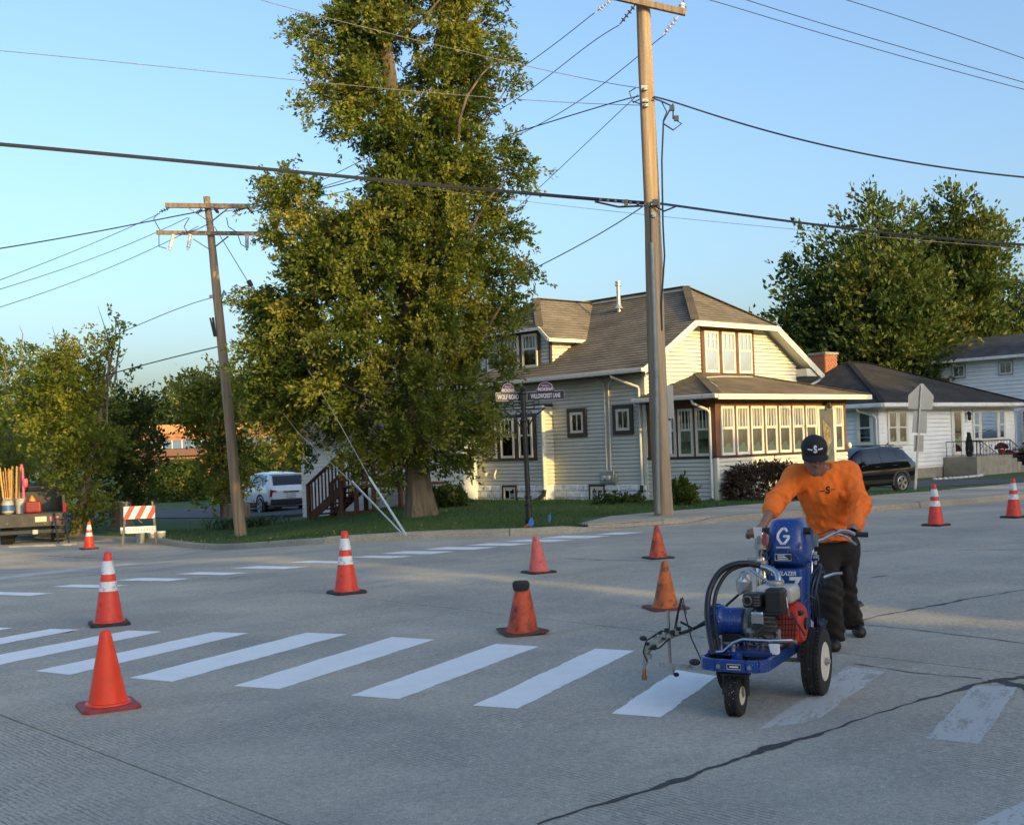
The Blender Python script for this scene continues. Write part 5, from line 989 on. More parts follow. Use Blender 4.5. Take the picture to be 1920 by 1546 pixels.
def insulator(p, q, n=4, r=.055):
    p, q = np.array(p, float), np.array(q, float); L = q-p; m = MB(); m.tube([p, q], .014, 6)
    x = L/np.linalg.norm(L); a = np.cross(x, (0, 0, 1.)); a /= np.linalg.norm(a); R = np.stack([a, np.cross(x, a), x], 1)
    for k in range(n): m.lathe([(.014, -.022), (r, -.006), (r*.9, .008), (.014, .016)], 12, p+L*(k+1)/(n+1.2), R)
    return m
insulator(PP(1272, 30, -.2), PP(1243, 66, -.1)).build('insulator', INSUL, pole, pb, smooth=True); insulator(PP(1192, 8, -.2), PP(1162, 46, -.1)).build('insulator', M_('insulator_dark', (.06, .06, .065), .3), pole, pb, smooth=True); insulator(PP(1147, 0, -.2), PP(1118, 22, -.1)).build('insulator', INSUL, pole, pb, smooth=True)
MB().lathe([(.03, 0), (.06, .03), (.045, .06), (.07, .09), (.05, .13), (0, .15)], 14, PP(1279, 19, -.22)).build('pin_insulator', INSUL, pole, pb, smooth=True)
m = MB(); m.tube([PP(1192, 165, -.2), PP(1180, 172), PP(1186, 190), PP(1200, 195, -.2)], .012, 5); m.tube([PP(1226, 185, -.2), PP(1240, 190), PP(1262, 200, -.1), PP(1262, 222), PP(1278, 232), PP(1262, 244), PP(1244, 232)], .016, 6); m.tube([PP(1240, 190), PP(1250, 210), PP(1243, 228)], .012, 5)
for c in ((1260, 203), (1268, 222)): m.box(PP(c[0], c[1], -.1), (.09, .07, .1))
m.build('service_splices', WIRE, pole, pb, smooth=True)
m = MB(); m.tube([PP(1262, 195, -.1), PP(1244, 228, -.15), PP(1241, 300, -.15), PP(1243, 420, -.15), PP(1246, 480, -.15), PP(1240, 570, -.15), PP(1241, 620, -.15)], .018, 6); m.build('hanging_cable', WIRE, pole, pb, smooth=True)
m = MB()
for i in range(7): c = PP(1126+14*i, 374.5+1.4*i, -.25); m.box(c, (.05, .06, .05))
m.tube([PP(1115, 378, -.2), PP(1160, 388, -.2), PP(1205, 386, -.2)], .022, 6); m.tube([PP(1226, 385, -.2), PP(1245, 396, -.2), PP(1270, 386, -.2)], .018, 6); m.box(PP(1174, 381, -.25), (.07, .08, .14)); m.box(PP(1229, 380, -.25), (.12, .1, .12)); m.build('cable_clamps', WIRE, pole, pb)
# the back of a traffic sign strapped to it
sg = thing('road_sign', 'grey back of a rectangular road sign fixed beside the tall utility pole', 'road sign', PP(1250, 830, .3)); so = V(sg.location)
SBACK = M_('sign_back_aluminium', (.34, .35, .355), .4, .45, var=.06, scale=3)
m = MB(); c0, c1 = PP(1242, 785, .34), PP(1260, 722, .34); m.box((c0+c1)/2, (.26, .012, abs(c1[2]-c0[2]))); m.build('panel', SBACK, sg, so, bevel=.004); m = MB(); c0, c1 = PP(1246, 852, .34), PP(1257, 788, .34); m.box((c0+c1)/2, (.17, .012, abs(c1[2]-c0[2]))); m.build('lower_panel', M_('sign_pale_blue', (.36, .42, .48), .4, .3), sg, so, bevel=.004)
MB().bar(PP(1247, 800, .3), PP(1236, 800, .1), .03, .02).build('bracket', GALV, sg, so)

# left pole
lb = G(453, 1004, LAWN); LY = lb[1]
def LP_(x, y, dy=0.): return D(x, y, LY+dy)
lpole = thing('utility_pole', 'weathered leaning utility pole with two crossarms, at left', 'utility pole', lb)
trunk_mesh([lb-np.array((0, 0, .3)), LP_(447, 960), LP_(436, 850), LP_(421, 700), LP_(406, 540), LP_(395, 430), LP_(387, 369)], [.145, .142, .132, .12, .106, .092, .084], POLE, lpole, lb, False, 20, 'shaft')
MB().bar(LP_(310, 385, -.16), LP_(469, 387, -.16), .09, .12).build('crossarm', ARM, lpole, lb, bevel=.008); MB().bar(LP_(293, 436, -.16), LP_(486, 438, -.16), .08, .10).build('crossarm', ARM, lpole, lb, bevel=.008)
for a, b in (((350, 388), (392, 415)), ((428, 390), (397, 415)), ((362, 448), (392, 467)), ((428, 443), (404, 462))): MB().bar(LP_(*a, -.2), LP_(*b, -.16), .05, .02).build('brace', ARM, lpole, lb)
for a, b in (((318, 390), (298, 398)), ((380, 392), (368, 400)), ((452, 392), (436, 398)), ((464, 388), (476, 402)), ((402, 390), (410, 400))): insulator(LP_(*a, -.2), LP_(*b, -.3), 3, .045).build('insulator', M_('ins_dk', (.05, .05, .05), .3) if 'ins_dk' not in MATS else MATS['ins_dk'], lpole, lb, smooth=True)
for x, y, dx in ((325, 440, -6), (357, 440, -4), (463, 440, 0)):
    m = MB(); a, b = LP_(x, y, -.25), LP_(x+dx, y+24, -.3); m.tube([a, b], .05, 8); m.cyl(b, b+(b-a)*.2, .03, n=8); m.build('fuse_cutout', INSUL, lpole, lb, smooth=True)
m = MB()
for q in ([(296, 400), (288, 410), (300, 432)], [(298, 440), (298, 462), (312, 466)], [(355, 408), (345, 425), (352, 438)], [(390, 420), (370, 430), (330, 440)], [(425, 408), (428, 425), (445, 436)], [(488, 408), (485, 430), (482, 436)], [(446, 440), (452, 458), (462, 464)]): m.tube([LP_(x, y, -.3) for x, y in q], .012, 5)
m.build('jumper_wires', WIRE, lpole, lb)
m = MB(); m.bar(LP_(394, 596, -.1), LP_(402, 631, -.1), .12, .02); m.bar(LP_(399, 595, -.1), LP_(404, 631, -.1), .03, .06); m.build('pole_tag_board', M_('tag_dark', (.05, .045, .045), .6), lpole, lb); m = MB(); m.tube([LP_(416, 560, -.1), LP_(420, 545), LP_(424, 552)], .03, 6); m.box(LP_(397, 556, -.1), (.1, .1, .08)); m.build('bolt_brackets', GALV, lpole, lb)
# guy wires with white guards
def guy(px, label, Y0, Y1, gpx, r=.03):
    n = len(px); P = [D(x, y, Y0+(Y1-Y0)*i/(n-1)) for i, (x, y) in enumerate(px)]; t = thing('guy_wire', label, 'guy wire', P[-1]); MB().tube(P, .011, 5).build('wire', WIREL, t, V(P[-1]))
    q = [D(x, y, Y1-(Y0-Y1)*0.0+(Y0-Y1)*f) for (x, y), f in gpx]; MB().tube(q, [r, r*1.1], 8).build('guard', M_('guy_guard', (.48, .51, .51), .5, var=.05) if 'guy_guard' not in MATS else MATS['guy_guard'], t, V(P[-1]), smooth=True); return t
ga_ = G(761, 1002, LAWN); gb_ = G(753, 999, LAWN)
t = guy([(402, 425), (466, 530), (560, 662), (640, 800), (693, 896), (761, 1002)], 'guy wire of the left pole with the thicker white guard, running to the kerb', LY, ga_[1], [((692, 894), .18), ((761, 1002), 0)], .021); MB().cyl(D(466, 526, LY-2.1), D(471, 536, LY-2.1), .06, n=8).build('strain_insulator', WIRE, t, V(t.location))
guy([(430, 640), (480, 710), (560, 812), (650, 895), (753, 999)], 'second guy wire with the thinner white guard, left of the other', LY, gb_[1], [((660, 901), .2), ((753, 999), 0)], .013)
# overhead lines
def wire(name, label, pts, r, mat=WIRE, extra=None):
    P = np.array([D(x, y, Y) for x, y, Y in pts]); s = np.linspace(0, 1, len(P)); n = 8*len(P); tt = np.linspace(0, 1, n)
    from_ = []
    for k in range(3):
        c = np.polyfit(s, P[:, k], min(len(P)-1, 3)) if len(P) > 2 else np.polyfit(s, P[:, k], 1); from_.append(np.polyval(c, tt))
    Q = np.stack(from_, 1)
    if pts[0][0] < -30 or pts[0][1] < -5: Q = np.concatenate([[Q[0]-(Q[3]-Q[0])/np.linalg.norm(Q[3]-Q[0])*35], Q])
    if pts[-1][0] > 1940: Q = np.concatenate([Q, [Q[-1]+(Q[-1]-Q[-4])/np.linalg.norm(Q[-1]-Q[-4])*35]])
    m = MB(); m.tube(Q, r, 6)
    if extra:
        for off in extra: m.tube(Q+np.array(off), r*.8, 5)
    o = m.build(name, mat, None, None, True); tag(o, label, 'overhead wire', 'overhead wires between the utility poles'); return o
wire('overhead_cable', 'thick bundled cable crossing the whole photo past the tall pole', [(-120, 262, 22), (0, 272, 22.6), (320, 299, 23.8), (650, 331, 25), (950, 360, 25.8), (1218, 381, PY-.2)], .017, WIRE, [(0, .02, .028), (0, 0, -.026)])
wire('overhead_cable', 'thick cable running right from the tall pole, below the others', [(1225, 381, PY-.2), (1400, 405, 25.6), (1650, 436, 25), (1960, 462, 24)], .017, WIRE, [(0, .02, .026)])
wire('overhead_cable', 'black insulated cable sagging down to the right edge from the tall pole', [(1228, 182, PY-.2), (1300, 204, 25.8), (1450, 248, 25.2), (1650, 294, 24.4), (1960, 336, 23.5)], .018)
wire('overhead_wire', 'thin wire crossing the sky from the left edge to the pole neck', [(-60, 90, 20), (300, 125, 22), (560, 150, 23.5), (960, 187, 25.4), (1212, 197, PY)], .007, WIREL)
wire('overhead_wire', 'thin wire coming down from the top left through the tree top', [(470, -6, 22), (600, 30, 22.8), (860, 95, 24.3), (1050, 137, 25.3), (1205, 166, PY)], .007, WIREL)
wire('overhead_wire', 'wire from the far end of the crossarm down behind the tree', [(1118, 22, PY-.1), (1060, 68, 27.2), (985, 120, 28.2), (880, 192, 29.6), (700, 290, 31.4), (474, 398, LY-.2)], .009)
wire('overhead_wire', 'wire from the middle insulator down behind the tree', [(1162, 46, PY-.1), (1080, 105, 27.2), (985, 172, 28.4), (880, 238, 29.6), (700, 320, 31.5), (437, 397, LY-.2)], .009)
wire('overhead_wire', 'wire from the near insulator passing behind the pole and tree', [(1243, 66, PY-.1), (1195, 112, 26.8), (1090, 185, 28), (985, 246, 29), (860, 300, 30.2), (680, 348, 31.6), (410, 400, LY-.2)], .009)
wire('overhead_cable', 'twisted neutral cable from the tall pole to the left pole and beyond', [(1205, 190, PY), (1165, 186, 26.6), (1100, 206, 27.2), (960, 252, 28.2), (815, 300, 29.6), (640, 345, 31.2), (480, 378, 32.6), (392, 394, LY-.25)], .014)
wire('overhead_cable', 'thicker cable leaving the left pole towards the left edge', [(390, 394, LY-.25), (290, 413, 31.6), (150, 440, 30), (-40, 472, 28)], .016)
wire('overhead_wire', 'steep wire dropping from the tall pole to behind the maple', [(1196, 178, PY), (1100, 268, 28), (1000, 362, 30), (900, 450, 31.5)], .008)
wire('service_drop', 'dark service cable sloping from the tall pole to the house side', [(1208, 385, PY), (1160, 418, 27), (1090, 456, 28), (1000, 505, 29.5), (880, 560, 31.5)], .012)
wire('overhead_wire', 'upper thin wire leaving the photo at the right edge', [(1560, -8, 24), (1750, 52, 24.5), (1960, 124, 25)], .008)
wire('overhead_wire', 'middle thin wire at upper right', [(1375, -8, 25), (1600, 62, 25), (1960, 166, 25)], .008)
wire('overhead_wire', 'lower thin wire running right from the crossarm pin', [(1281, 14, PY-.2), (1310, -2, 25.8), (1340, 3, 25.7), (1600, 80, 25.2), (1960, 178, 24.8)], .008)
wire('overhead_wire', 'faint thin wire just under the thick bundled cable', [(700, 338, 25.5), (960, 374, 26), (1222, 404, PY-.2), (1560, 436, 25), (1960, 470, 24)], .005, WIREL)
wire('overhead_wire', 'uppermost thin wire left of the left pole', [(300, 400, LY-.25), (160, 462, 31), (-40, 540, 28)], .008); wire('overhead_wire', 'second thin wire left of the left pole', [(352, 408, LY-.25), (180, 482, 31), (-40, 554, 28)], .008); wire('overhead_wire', 'third thin wire left of the left pole', [(372, 424, LY-.25), (180, 512, 31), (-40, 588, 28)], .008)
wire('overhead_wire', 'wire from the bracket halfway up the left pole to the bushes', [(398, 558, LY), (300, 592, 34), (190, 640, 35), (100, 680, 36)], .01); wire('overhead_cable', 'lower cable from the left pole down to the vine tangle', [(408, 650, LY), (300, 676, 34), (210, 700, 35), (120, 725, 36)], .016)
wire('service_drop', 'short wire from the left pole into the maple', [(420, 553, LY), (470, 562, 33.5), (560, 580, 33.5)], .008)

# ------------------------------------------------------------------ street-name post
sp = G(993, 985, LAWN); SY = sp[1]; spole = thing('street_name_sign', 'black ornamental post with two purple street name signs', 'street sign', sp); PURP = M_('sign_black', (.022, .014, .024), .35); MOKE = M_('sign_purple', (.10, .022, .075), .35); SWH = M_('sign_white_print', (.52, .50, .51), .5); PBLK = M_('post_black', (.010, .010, .011), .35)
def SP(x, y, dy=0.): return D(x, y, SY+dy)
ax0 = sp; ax1 = SP(980, 730); dirp = (ax1-ax0)/np.linalg.norm(ax1-ax0); Hs = float(np.linalg.norm(ax1-ax0))
m = MB()
def ring(z, r): return ax0+dirp*z, r
prof = [(0, .085), (.12, .085), (.13, .065), (.36, .06), (.37, .085), (.41, .085), (.42, .06), (.52, .055), (.53, .072), (.56, .072), (.57, .052), (Hs-.62, .045), (Hs-.60, .065), (Hs-.54, .065), (Hs-.52, .045), (Hs-.1, .05), (Hs-.08, .07), (Hs-.05, .07), (Hs-.03, .04), (Hs+.02, .05), (Hs+.06, .02)]
P = []; 
m.tube([ax0+dirp*z for z, r in prof], [r for z, r in prof], 14); m.build('post', PBLK, spole, sp, smooth=True)
def name_sign(x0, x1, yb, slope, text, cx, yc, ang):
    """board with an arched top plate; rotated about the vertical so it faces its own street"""
    c = SP((x0+x1)/2, yb-slope*(x1-x0)/2-11); w = (x1-x0)*SY/FPX/math.cos(ang)
    ca, sa = math.cos(ang), math.sin(ang)
    def F(s, o, z): return (c[0]+s*ca+o*sa, c[1]+s*sa-o*ca, c[2]+z+s*math.tan(-TH)*0)
    h = .085; aw = w*(.285 if w < .7 else .235); m = MB(); m.add([F(s, o, z) for o in (.008, -.008) for s, z in ((-w/2, -h), (w/2, -h), (w/2, h), (-w/2, h))], [(0, 1, 2, 3), (7, 6, 5, 4), (0, 4, 5, 1), (1, 5, 6, 2), (2, 6, 7, 3), (3, 7, 4, 0)]); bo = m.build('name_board', PURP, spole, sp)
    arch = [(-aw, h), (-aw, h+.03), (-aw*.86, h+.045)]+[(aw*.84*math.cos(a), h+.045+.125*math.sin(a)) for a in np.linspace(math.pi, 0, 13)]+[(aw*.86, h+.045), (aw, h+.03), (aw, h)]
    n = len(arch); mm = MB(); mm.add([F(s, o, z) for o in (.008, -.008) for s, z in arch], [tuple(range(n))[::-1], tuple(range(n, 2*n))]+[(i, (i+1) % n, n+(i+1) % n, n+i) for i in range(n)]); ar = mm.build('arched_plate', MOKE, spole, sp)
    e = MB()
    def line(q): e.tube([F(s, .0095, z) for s, z in q], .0045, 4)
    line(arch[1:-1]); line([(-w/2+.006, h-.004), (-aw, h-.004)]); line([(aw, h-.004), (w/2-.006, h-.004), (w/2-.006, -h+.006), (-w/2+.006, -h+.006), (-w/2+.006, h-.004)]); e.build('white_border', SWH, bo, sp)
    def fit(name, txt, size, width, par, dz, bold):
        k = [1.0]
        def put(v): return tuple(np.array(F(v[0]*k[0], .011+v[2], v[1]+dz))-np.array(sp))
        k[0] = width/(len(txt)*size*.62); return text_mesh(name, txt, size, SWH, par, put, .004, bold)
    fit('lettering', text, .125 if len(text) < 12 else .115, w*.80, bo, -.005, .004); fit('lettering', 'MOKENA', .085, aw*1.45, ar, h+.035, .003); fit('lettering', 'Welcome to', .05, aw*1.0, ar, h+.105, .0)
    return F
name_sign(929, 976, 755, .0, 'WOLF ROAD', 0, 0, math.radians(25)); name_sign(988, 1058, 756, .1, 'WILLOWCREST LANE', 0, 0, math.radians(-12))
m = MB()
for sx in (-1, 1):
    for k, (rr, ox, oz) in enumerate(((.09, .12, -.16), (.06, .24, -.09), (.05, .10, -.30))): m.tube([ax1+dirp*(-.26)+np.array((sx*(ox+rr*math.cos(a)), 0, oz+.1+rr*math.sin(a)*(1-a/14))) for a in np.linspace(0, 6.6, 16)], .012, 5)
    m.tube([ax1+dirp*(-.75)+np.array((sx*.05, 0, 0)), ax1+dirp*(-.55)+np.array((sx*.16, 0, 0)), ax1+dirp*(-.36)+np.array((sx*.40, 0, 0))], .014, 5); m.tube([ax1+dirp*(-.37)+np.array((sx*.03, 0, 0)), ax1+dirp*(-.37)+np.array((sx*.42, 0, 0))], .012, 5)
m.build('scroll_brackets', PBLK, spole, sp)
# ------------------------------------------------------------------ warning sign seen from behind
wp = G(1717, 918, LAWN); WY = 33.4; wp = D(1716, 919, WY); wp = np.array((wp[0], WY, LAWN))
ws = thing('road_sign', 'back of a pentagon school sign with two plates on a leaning metal post', 'road sign', wp)
def WP(x, y, dy=0.): return D(x, y, WY+dy)
MB().bar(wp-np.array((0, 0, .2)), WP(1728, 722), .05, .03, (0, 1, 0)).build('post', STEEL, ws, wp)
def plate(px, name, dy=-.0):
    a = [WP(x, y, -.04) for x, y in px]; n = len(a); MB().add(a+[q+np.array((0, .008, 0)) for q in a], [tuple(range(n)), tuple(range(n, 2*n))[::-1]]+[(i, n+i, n+(i+1) % n, (i+1) % n) for i in range(n)]).build(name, SBACK, ws, wp)
plate([(1703, 766), (1748, 768), (1751, 742), (1731, 719), (1726, 719), (1703, 741)], 'pentagon_plate', 0); plate([(1710, 811), (1737, 812), (1739, 771), (1713, 770)], 'plate'); plate([(1713, 846), (1731, 847), (1732, 816), (1714, 815)], 'plate')
m = MB(); m.bar(WP(1715, 917, -.075), WP(1728, 722, -.075), .035, .02, (0, 1, 0)); m.build('post_channel', STEEL, ws, wp)
# lawn marker flags
def flag(px, Y, mats, label):
    b = G(px[0], px[1], LAWN); t = thing('marker_flag', label, 'marker flag', b); 
    for k, (mt, h, w, dx) in enumerate(mats):
        MB().tube([(dx, .02*k, -.02), (dx+.03, .02*k, h)], .006, 4).build('stake', WIREL, t); P = [(dx-w/2, .02*k-.02, h*.25), (dx+w/2, .02*k-.02, h*.2), (dx+w/2+.02, .02*k-.02, h*.65), (dx+.02, .02*k-.02, h), (dx-w*.3, .02*k-.02, h*.7)]; n = 5; MB().add(P+[(x, y+.004, z) for x, y, z in P], [tuple(range(n)), tuple(range(n, 2*n))[::-1]]+[(i, n+i, n+(i+1) % n, (i+1) % n) for i in range(n)]).build('ribbon', mt, t)
BLUF = M_('flag_blue', (.02, .16, .50), .5); REDF = M_('flag_red', (.60, .06, .03), .5)
flag((993, 990), 0, [(BLUF, .20, .09, .02), (REDF, .10, .11, -.03)], 'red and blue marker flags at the foot of the street name post'); flag((1030, 982), 0, [(BLUF, .22, .045, 0)], 'single blue marker flag on the lawn right of the street name post')
# hose on the road behind the machine
hp = [G(x, y)+np.array((0, 0, .012)) for x, y in ((1530, 1160), (1560, 1140), (1590, 1129), (1612, 1130), (1618, 1136), (1605, 1140), (1585, 1137), (1575, 1133), (1590, 1128))]
o = MB().tube(hp, .012, 6).build('hose', RUB, None, None, True); tag(o, 'thin black hose loop lying on the road behind the worker', 'hose')
# ================================================================== VEHICLES
TYRE = M_('tyre', (.016, .016, .017), .75, var=.25, scale=10, bump=.1); RIM = M_('alloy_rim', (.45, .46, .48), .3, .8); CLAD = M_('black_cladding', (.02, .02, .021), .6); CLADB = M_('brown_cladding', (.075, .058, .048), .65)
CGLASS = M_('car_glass', (.012, .016, .020), .04, spec=.8); CARW = M_('car_white', (.84, .85, .86), .22, coat=.6, var=.03); CARB = M_('car_black', (.006, .006, .008), .12, coat=.8, var=.05)
TAIL = M_('tail_lamp', (.22, .01, .012), .2, coat=.5); CHROME = M_('chrome', (.6, .6, .6), .15, 1.0); PLATE = M_('licence_plate', (.55, .57, .56), .5)
ST = [(-2.16, .48, .80, .92, .74, .76, .66), (-2.10, .40, .98, 1.06, .84, .84, .74), (-1.98, .34, 1.04, 1.20, .88, .87, .72), (-1.74, .30, 1.05, 1.50, .90, .885, .62), (-1.40, .28, 1.03, 1.575, .90, .89, .61), (-.6, .26, 1.0, 1.61, .90, .89, .62), (.15, .26, .98, 1.575, .90, .89, .61), (.62, .26, .97, 1.36, .90, .885, .66), (1.02, .27, .96, 1.06, .90, .88, .76), (1.6, .3, .93, 1.0, .89, .86, .74), (1.98, .34, .84, .90, .84, .80, .66), (2.14, .44, .68, .74, .72, .68, .56)]
SA = np.array(ST)
def sec(x): return [np.interp(x, SA[:, 0], SA[:, k]) for k in range(1, 7)]
def ringpt(x, q, side, off=0.):
    zb, zbelt, zt, wb, wbe, wt = sec(x)
    pts = [(wb*.80, zb), (wb*.97, zb+.10), (wb*1.0, zb+.30), (wb, (zb+zbelt)/2+.12), (wbe, zbelt), (wbe*.42+wt*.58, zbelt+(zt-zbelt)*.62), (wt, zt-.05*(1 if zt-zbelt > .2 else .3)), (wt*.75, zt), (0, zt+.015)]
    i = min(int(q), 7); f = q-i; y = pts[i][0]*(1-f)+pts[i+1][0]*f; z = pts[i][1]*(1-f)+pts[i+1][1]*f
    return np.array((x, side*(y+off), z+(off if q > 6.5 else 0)))
def suv(name, label, loc, rz, paint, clad, sc=1.0, detail=True):
    t = thing(name, label, 'car', loc, rz, 'parked cars'); t.scale = (sc, sc, sc)
    xs = sorted(set(list(SA[:, 0])+list(np.linspace(-2.1, 2.1, 22)))); m = MB(); R = []
    for x in xs: R += [ringpt(x, q, 1) for q in range(9)]+[ringpt(x, q, -1) for q in range(7, -1, -1)]
    n = 17; fs = [(i*n+k, i*n+(k+1) % n, (i+1)*n+(k+1) % n, (i+1)*n+k) for i in range(len(xs)-1) for k in range(n)]; fs += [tuple(range(n)), tuple((len(xs)-1)*n+k for k in range(n))[::-1]]
    m.add(R, fs); m.build('body', paint, t, smooth=True)
    def patch(x0, x1, q0, q1, side, off, nx=6, nq=4, trim0=None):
        m = MB(); vs = []
        for i in range(nx+1):
            for j in range(nq+1):
                q = q0+(q1-q0)*j/nq; f = i/nx; a = x0 if np.isscalar(x0) else x0[0]+(x0[1]-x0[0])*j/nq; b = x1 if np.isscalar(x1) else x1[0]+(x1[1]-x1[0])*j/nq
                vs.append(ringpt(a+(b-a)*f, q, side, off))
        m.add(vs, [(i*(nq+1)+j, (i+1)*(nq+1)+j, (i+1)*(nq+1)+j+1, i*(nq+1)+j+1) for i in range(nx) for j in range(nq)]); return m
    for s in (1, -1):
        patch((-.35, -.40), (.52, .22), 4.12, 5.9, s, .012).build('window', CGLASS, t, smooth=True); patch((-1.22, -1.12), (-.43, -.46), 4.12, 5.9, s, .012).build('window', CGLASS, t, smooth=True); patch((-1.72, -1.45), (-1.28, -1.2), 4.35, 5.8, s, .012).build('window', CGLASS, t, smooth=True)
        patch(-2.0, 2.0, .3, 1.6, s, .012, 14).build('sill_cladding', CLAD, t, smooth=True)
        mm = MB()
        for x in (-1.25, -.40, .55): mm.tube([ringpt(x, q, s, .004) for q in np.linspace(1.7, 4.1, 8)], .006, 4)
        mm.build('door_seam', CLAD, t)
        for x in (-1.12, -.28): MB().tube([ringpt(x, 3.7, s, .02), ringpt(x+.2, 3.7, s, .02)], .02, 6).build('door_handle', paint, t, smooth=True)
        MB().ell(ringpt(.50, 4.3, s, .12), (.09, .12, .075)).build('wing_mirror', paint, t, smooth=True)
        for x in (-1.33, 1.33):
            y = s*.885; m = MB(); R90 = [[1, 0, 0], [0, 0, -1], [0, 1, 0]]
            ar = MB(); pr = []; k = 16
            for a in np.linspace(-.25, math.pi+.25, k): pr += [(x+.36*math.cos(a), y+s*.02, .36+.36*math.sin(a)), (x+.44*math.cos(a), y+s*.035, .36+.44*math.sin(a)), (x+.44*math.cos(a), y-s*.06, .36+.44*math.sin(a))]
            ar.add(pr, [(3*i+j, 3*i+3+j, 3*i+4+j, 3*i+1+j) for i in range(k-1) for j in range(2)]); ar.build('wheel_arch', clad, t, smooth=True)
            dk = MB(); dk.cyl((x, y-s*.1, .37), (x, y+s*.012, .37), .37, n=24); dk.build('wheel_well', CLAD, t)
            prof = [(.20, -.10), (.30, -.10), (.335, -.075), (.34, 0), (.335, .075), (.30, .10), (.22, .10)]
            Rm = np.array([[1, 0, 0], [0, 0, -1], [0, 1, 0]]); w = MB(); w.lathe(prof, 28, (x, y-s*.06, .34), Rm); wh = w.build('wheel', TYRE, t, smooth=True)
            r = MB(); r.lathe([(.0, .0), (.06, .0), (.07, -.02)], 12, (x, y+s*.045, .34), Rm*s)
            for a in range(5):
                an = a*2*math.pi/5
                for d in (-.16, .16): r.bar((x+.03*math.cos(an), y+s*.035, .34+.03*math.sin(an)), (x+.215*math.cos(an+d), y+s*.042, .34+.215*math.sin(an+d)), .045, .02, (0, 1, 0))
            r.tube([(x+.22*math.cos(a), y+s*.04, .34+.22*math.sin(a)) for a in np.linspace(0, 6.28, 25)], .014, 6); r.build('rim', RIM, wh)
    # rear: window, lamps, plate, bumper; front lamps and windscreen
    def rear(y, z, off=.015): 
        xx = np.interp(z, [.40, .75, .92, 1.06, 1.20, 1.50, 1.575], [-2.12, -2.165, -2.165, -2.11, -1.99, -1.75, -1.42]); return (xx-off, y, z)
    def rq(y0, y1, z0, z1, taper=0., off=.015):
        m = MB(); vs = [rear(y0+(y1-y0)*i/6, z0+(z1-z0)*j/4, off) if True else 0 for i in range(7) for j in range(5)]
        vs = [(v[0], v[1]*(1-taper*(k % 5)/4), v[2]) for k, v in enumerate(vs)]; m.add(vs, [(i*5+j, (i+1)*5+j, (i+1)*5+j+1, i*5+j+1) for i in range(6) for j in range(4)]); return m
    rq(-.66, .66, 1.13, 1.47, .13).build('rear_window', CGLASS, t, smooth=True); MB().span((-2.17, -.30, .86), (-2.185, .30, .90)).build('tailgate_handle', CLAD, t); MB().box((-2.185, 0, .74), (.012, .34, .17)).build('licence_plate', PLATE, t)
    m = MB(); m.span((-2.20, -.80, .40), (-2.08, .80, .62)); m.build('rear_bumper', clad, t, bevel=.04)
    m = MB(); m.span((-1.80, -.60, 1.505), (-1.52, .60, 1.545)); m.build('spoiler', paint, t, bevel=.015)
    for s in (1, -1): 
        m = MB(); m.prism([(.54, .86), (.80, .92), (.83, .64), (.76, .66), (.72, .82)], 0, .03, lambda v: (-2.185+.10*((v[0]-.54)/.3)**2+v[2]*-1, s*v[0], v[1]+.06)); m.build('tail_lamp', TAIL, t); m = MB(); m.box((2.08, s*.62, .78), (.1, .28, .09)); m.build('headlamp', RIM, t, bevel=.02)
        MB().bar((-1.4, s*.56, 1.625), (.1, s*.56, 1.645), .03, .03).build('roof_rail', CLAD, t)
    m = MB(); vs = []
    for i in range(7):
        for j in range(5):
            z = 1.08+.44*j/4; x = np.interp(z, [1.06, 1.36, 1.575], [1.04, .64, .17]); vs.append((x+.02, (-.68+1.36*i/6)*(1-.12*j/4), z))
    m.add(vs, [(i*5+j, (i+1)*5+j, (i+1)*5+j+1, i*5+j+1) for i in range(6) for j in range(4)]); m.build('windscreen', CGLASS, t, smooth=True)
    MB().tube([(-1.55, .05, 1.60), (-1.7, .05, 1.70)], .02, 5).build('aerial', CLAD, t); return t
def put_car(name, label, px, Y, z, f, paint, clad, sc, refx):
    f = np.array(f)/np.linalg.norm(f); p = D(px, 900, Y); c = np.array((p[0], Y))-f*refx*sc; return suv(name, label, (c[0], c[1], z), math.atan2(f[1], f[0]), paint, clad, sc)
put_car('parked_car', 'white compact SUV parked on the driveway behind the left pole, seen from behind', 545, 44.5, -.60, (-.54, .842), CARW, CLAD, 1.0, -2.15)
put_car('parked_car', 'shiny black SUV parked beside the porch, behind the worker', 1652, 37.2, float(hgt(11.5, 37.2))+.10, (-.86, -.51), CARB, CLADB, .90, -1.33)
put_car('parked_car', 'dark vehicle cut off by the right edge, beside the bungalow', 1960, 52, -.25, (-.75, -.66), CARB, CLAD, 1.15, 1.0)
# ------------------------------------------------------------------ work truck at left, its bed towards us
TB_ = M_('truck_black', (.014, .014, .016), .4, var=.2, scale=5, coat=.3, dirt=(.06, .058, .055), dscale=4); TRD = M_('truck_bed_scuffed', (.035, .036, .038), .6, var=.3, scale=6, dirt=(.14, .14, .14), dscale=7, dlo=.6, dhi=.72)
tf = np.array((-.34, .94)); tp = D(60, 1014, 33.4); tk = thing('work_truck', 'black pickup work truck at the left edge, bed open and full of gear', 'truck', (tp[0], 33.4, float(hgt(-14, 33.4))), math.atan2(tf[1], tf[0]))
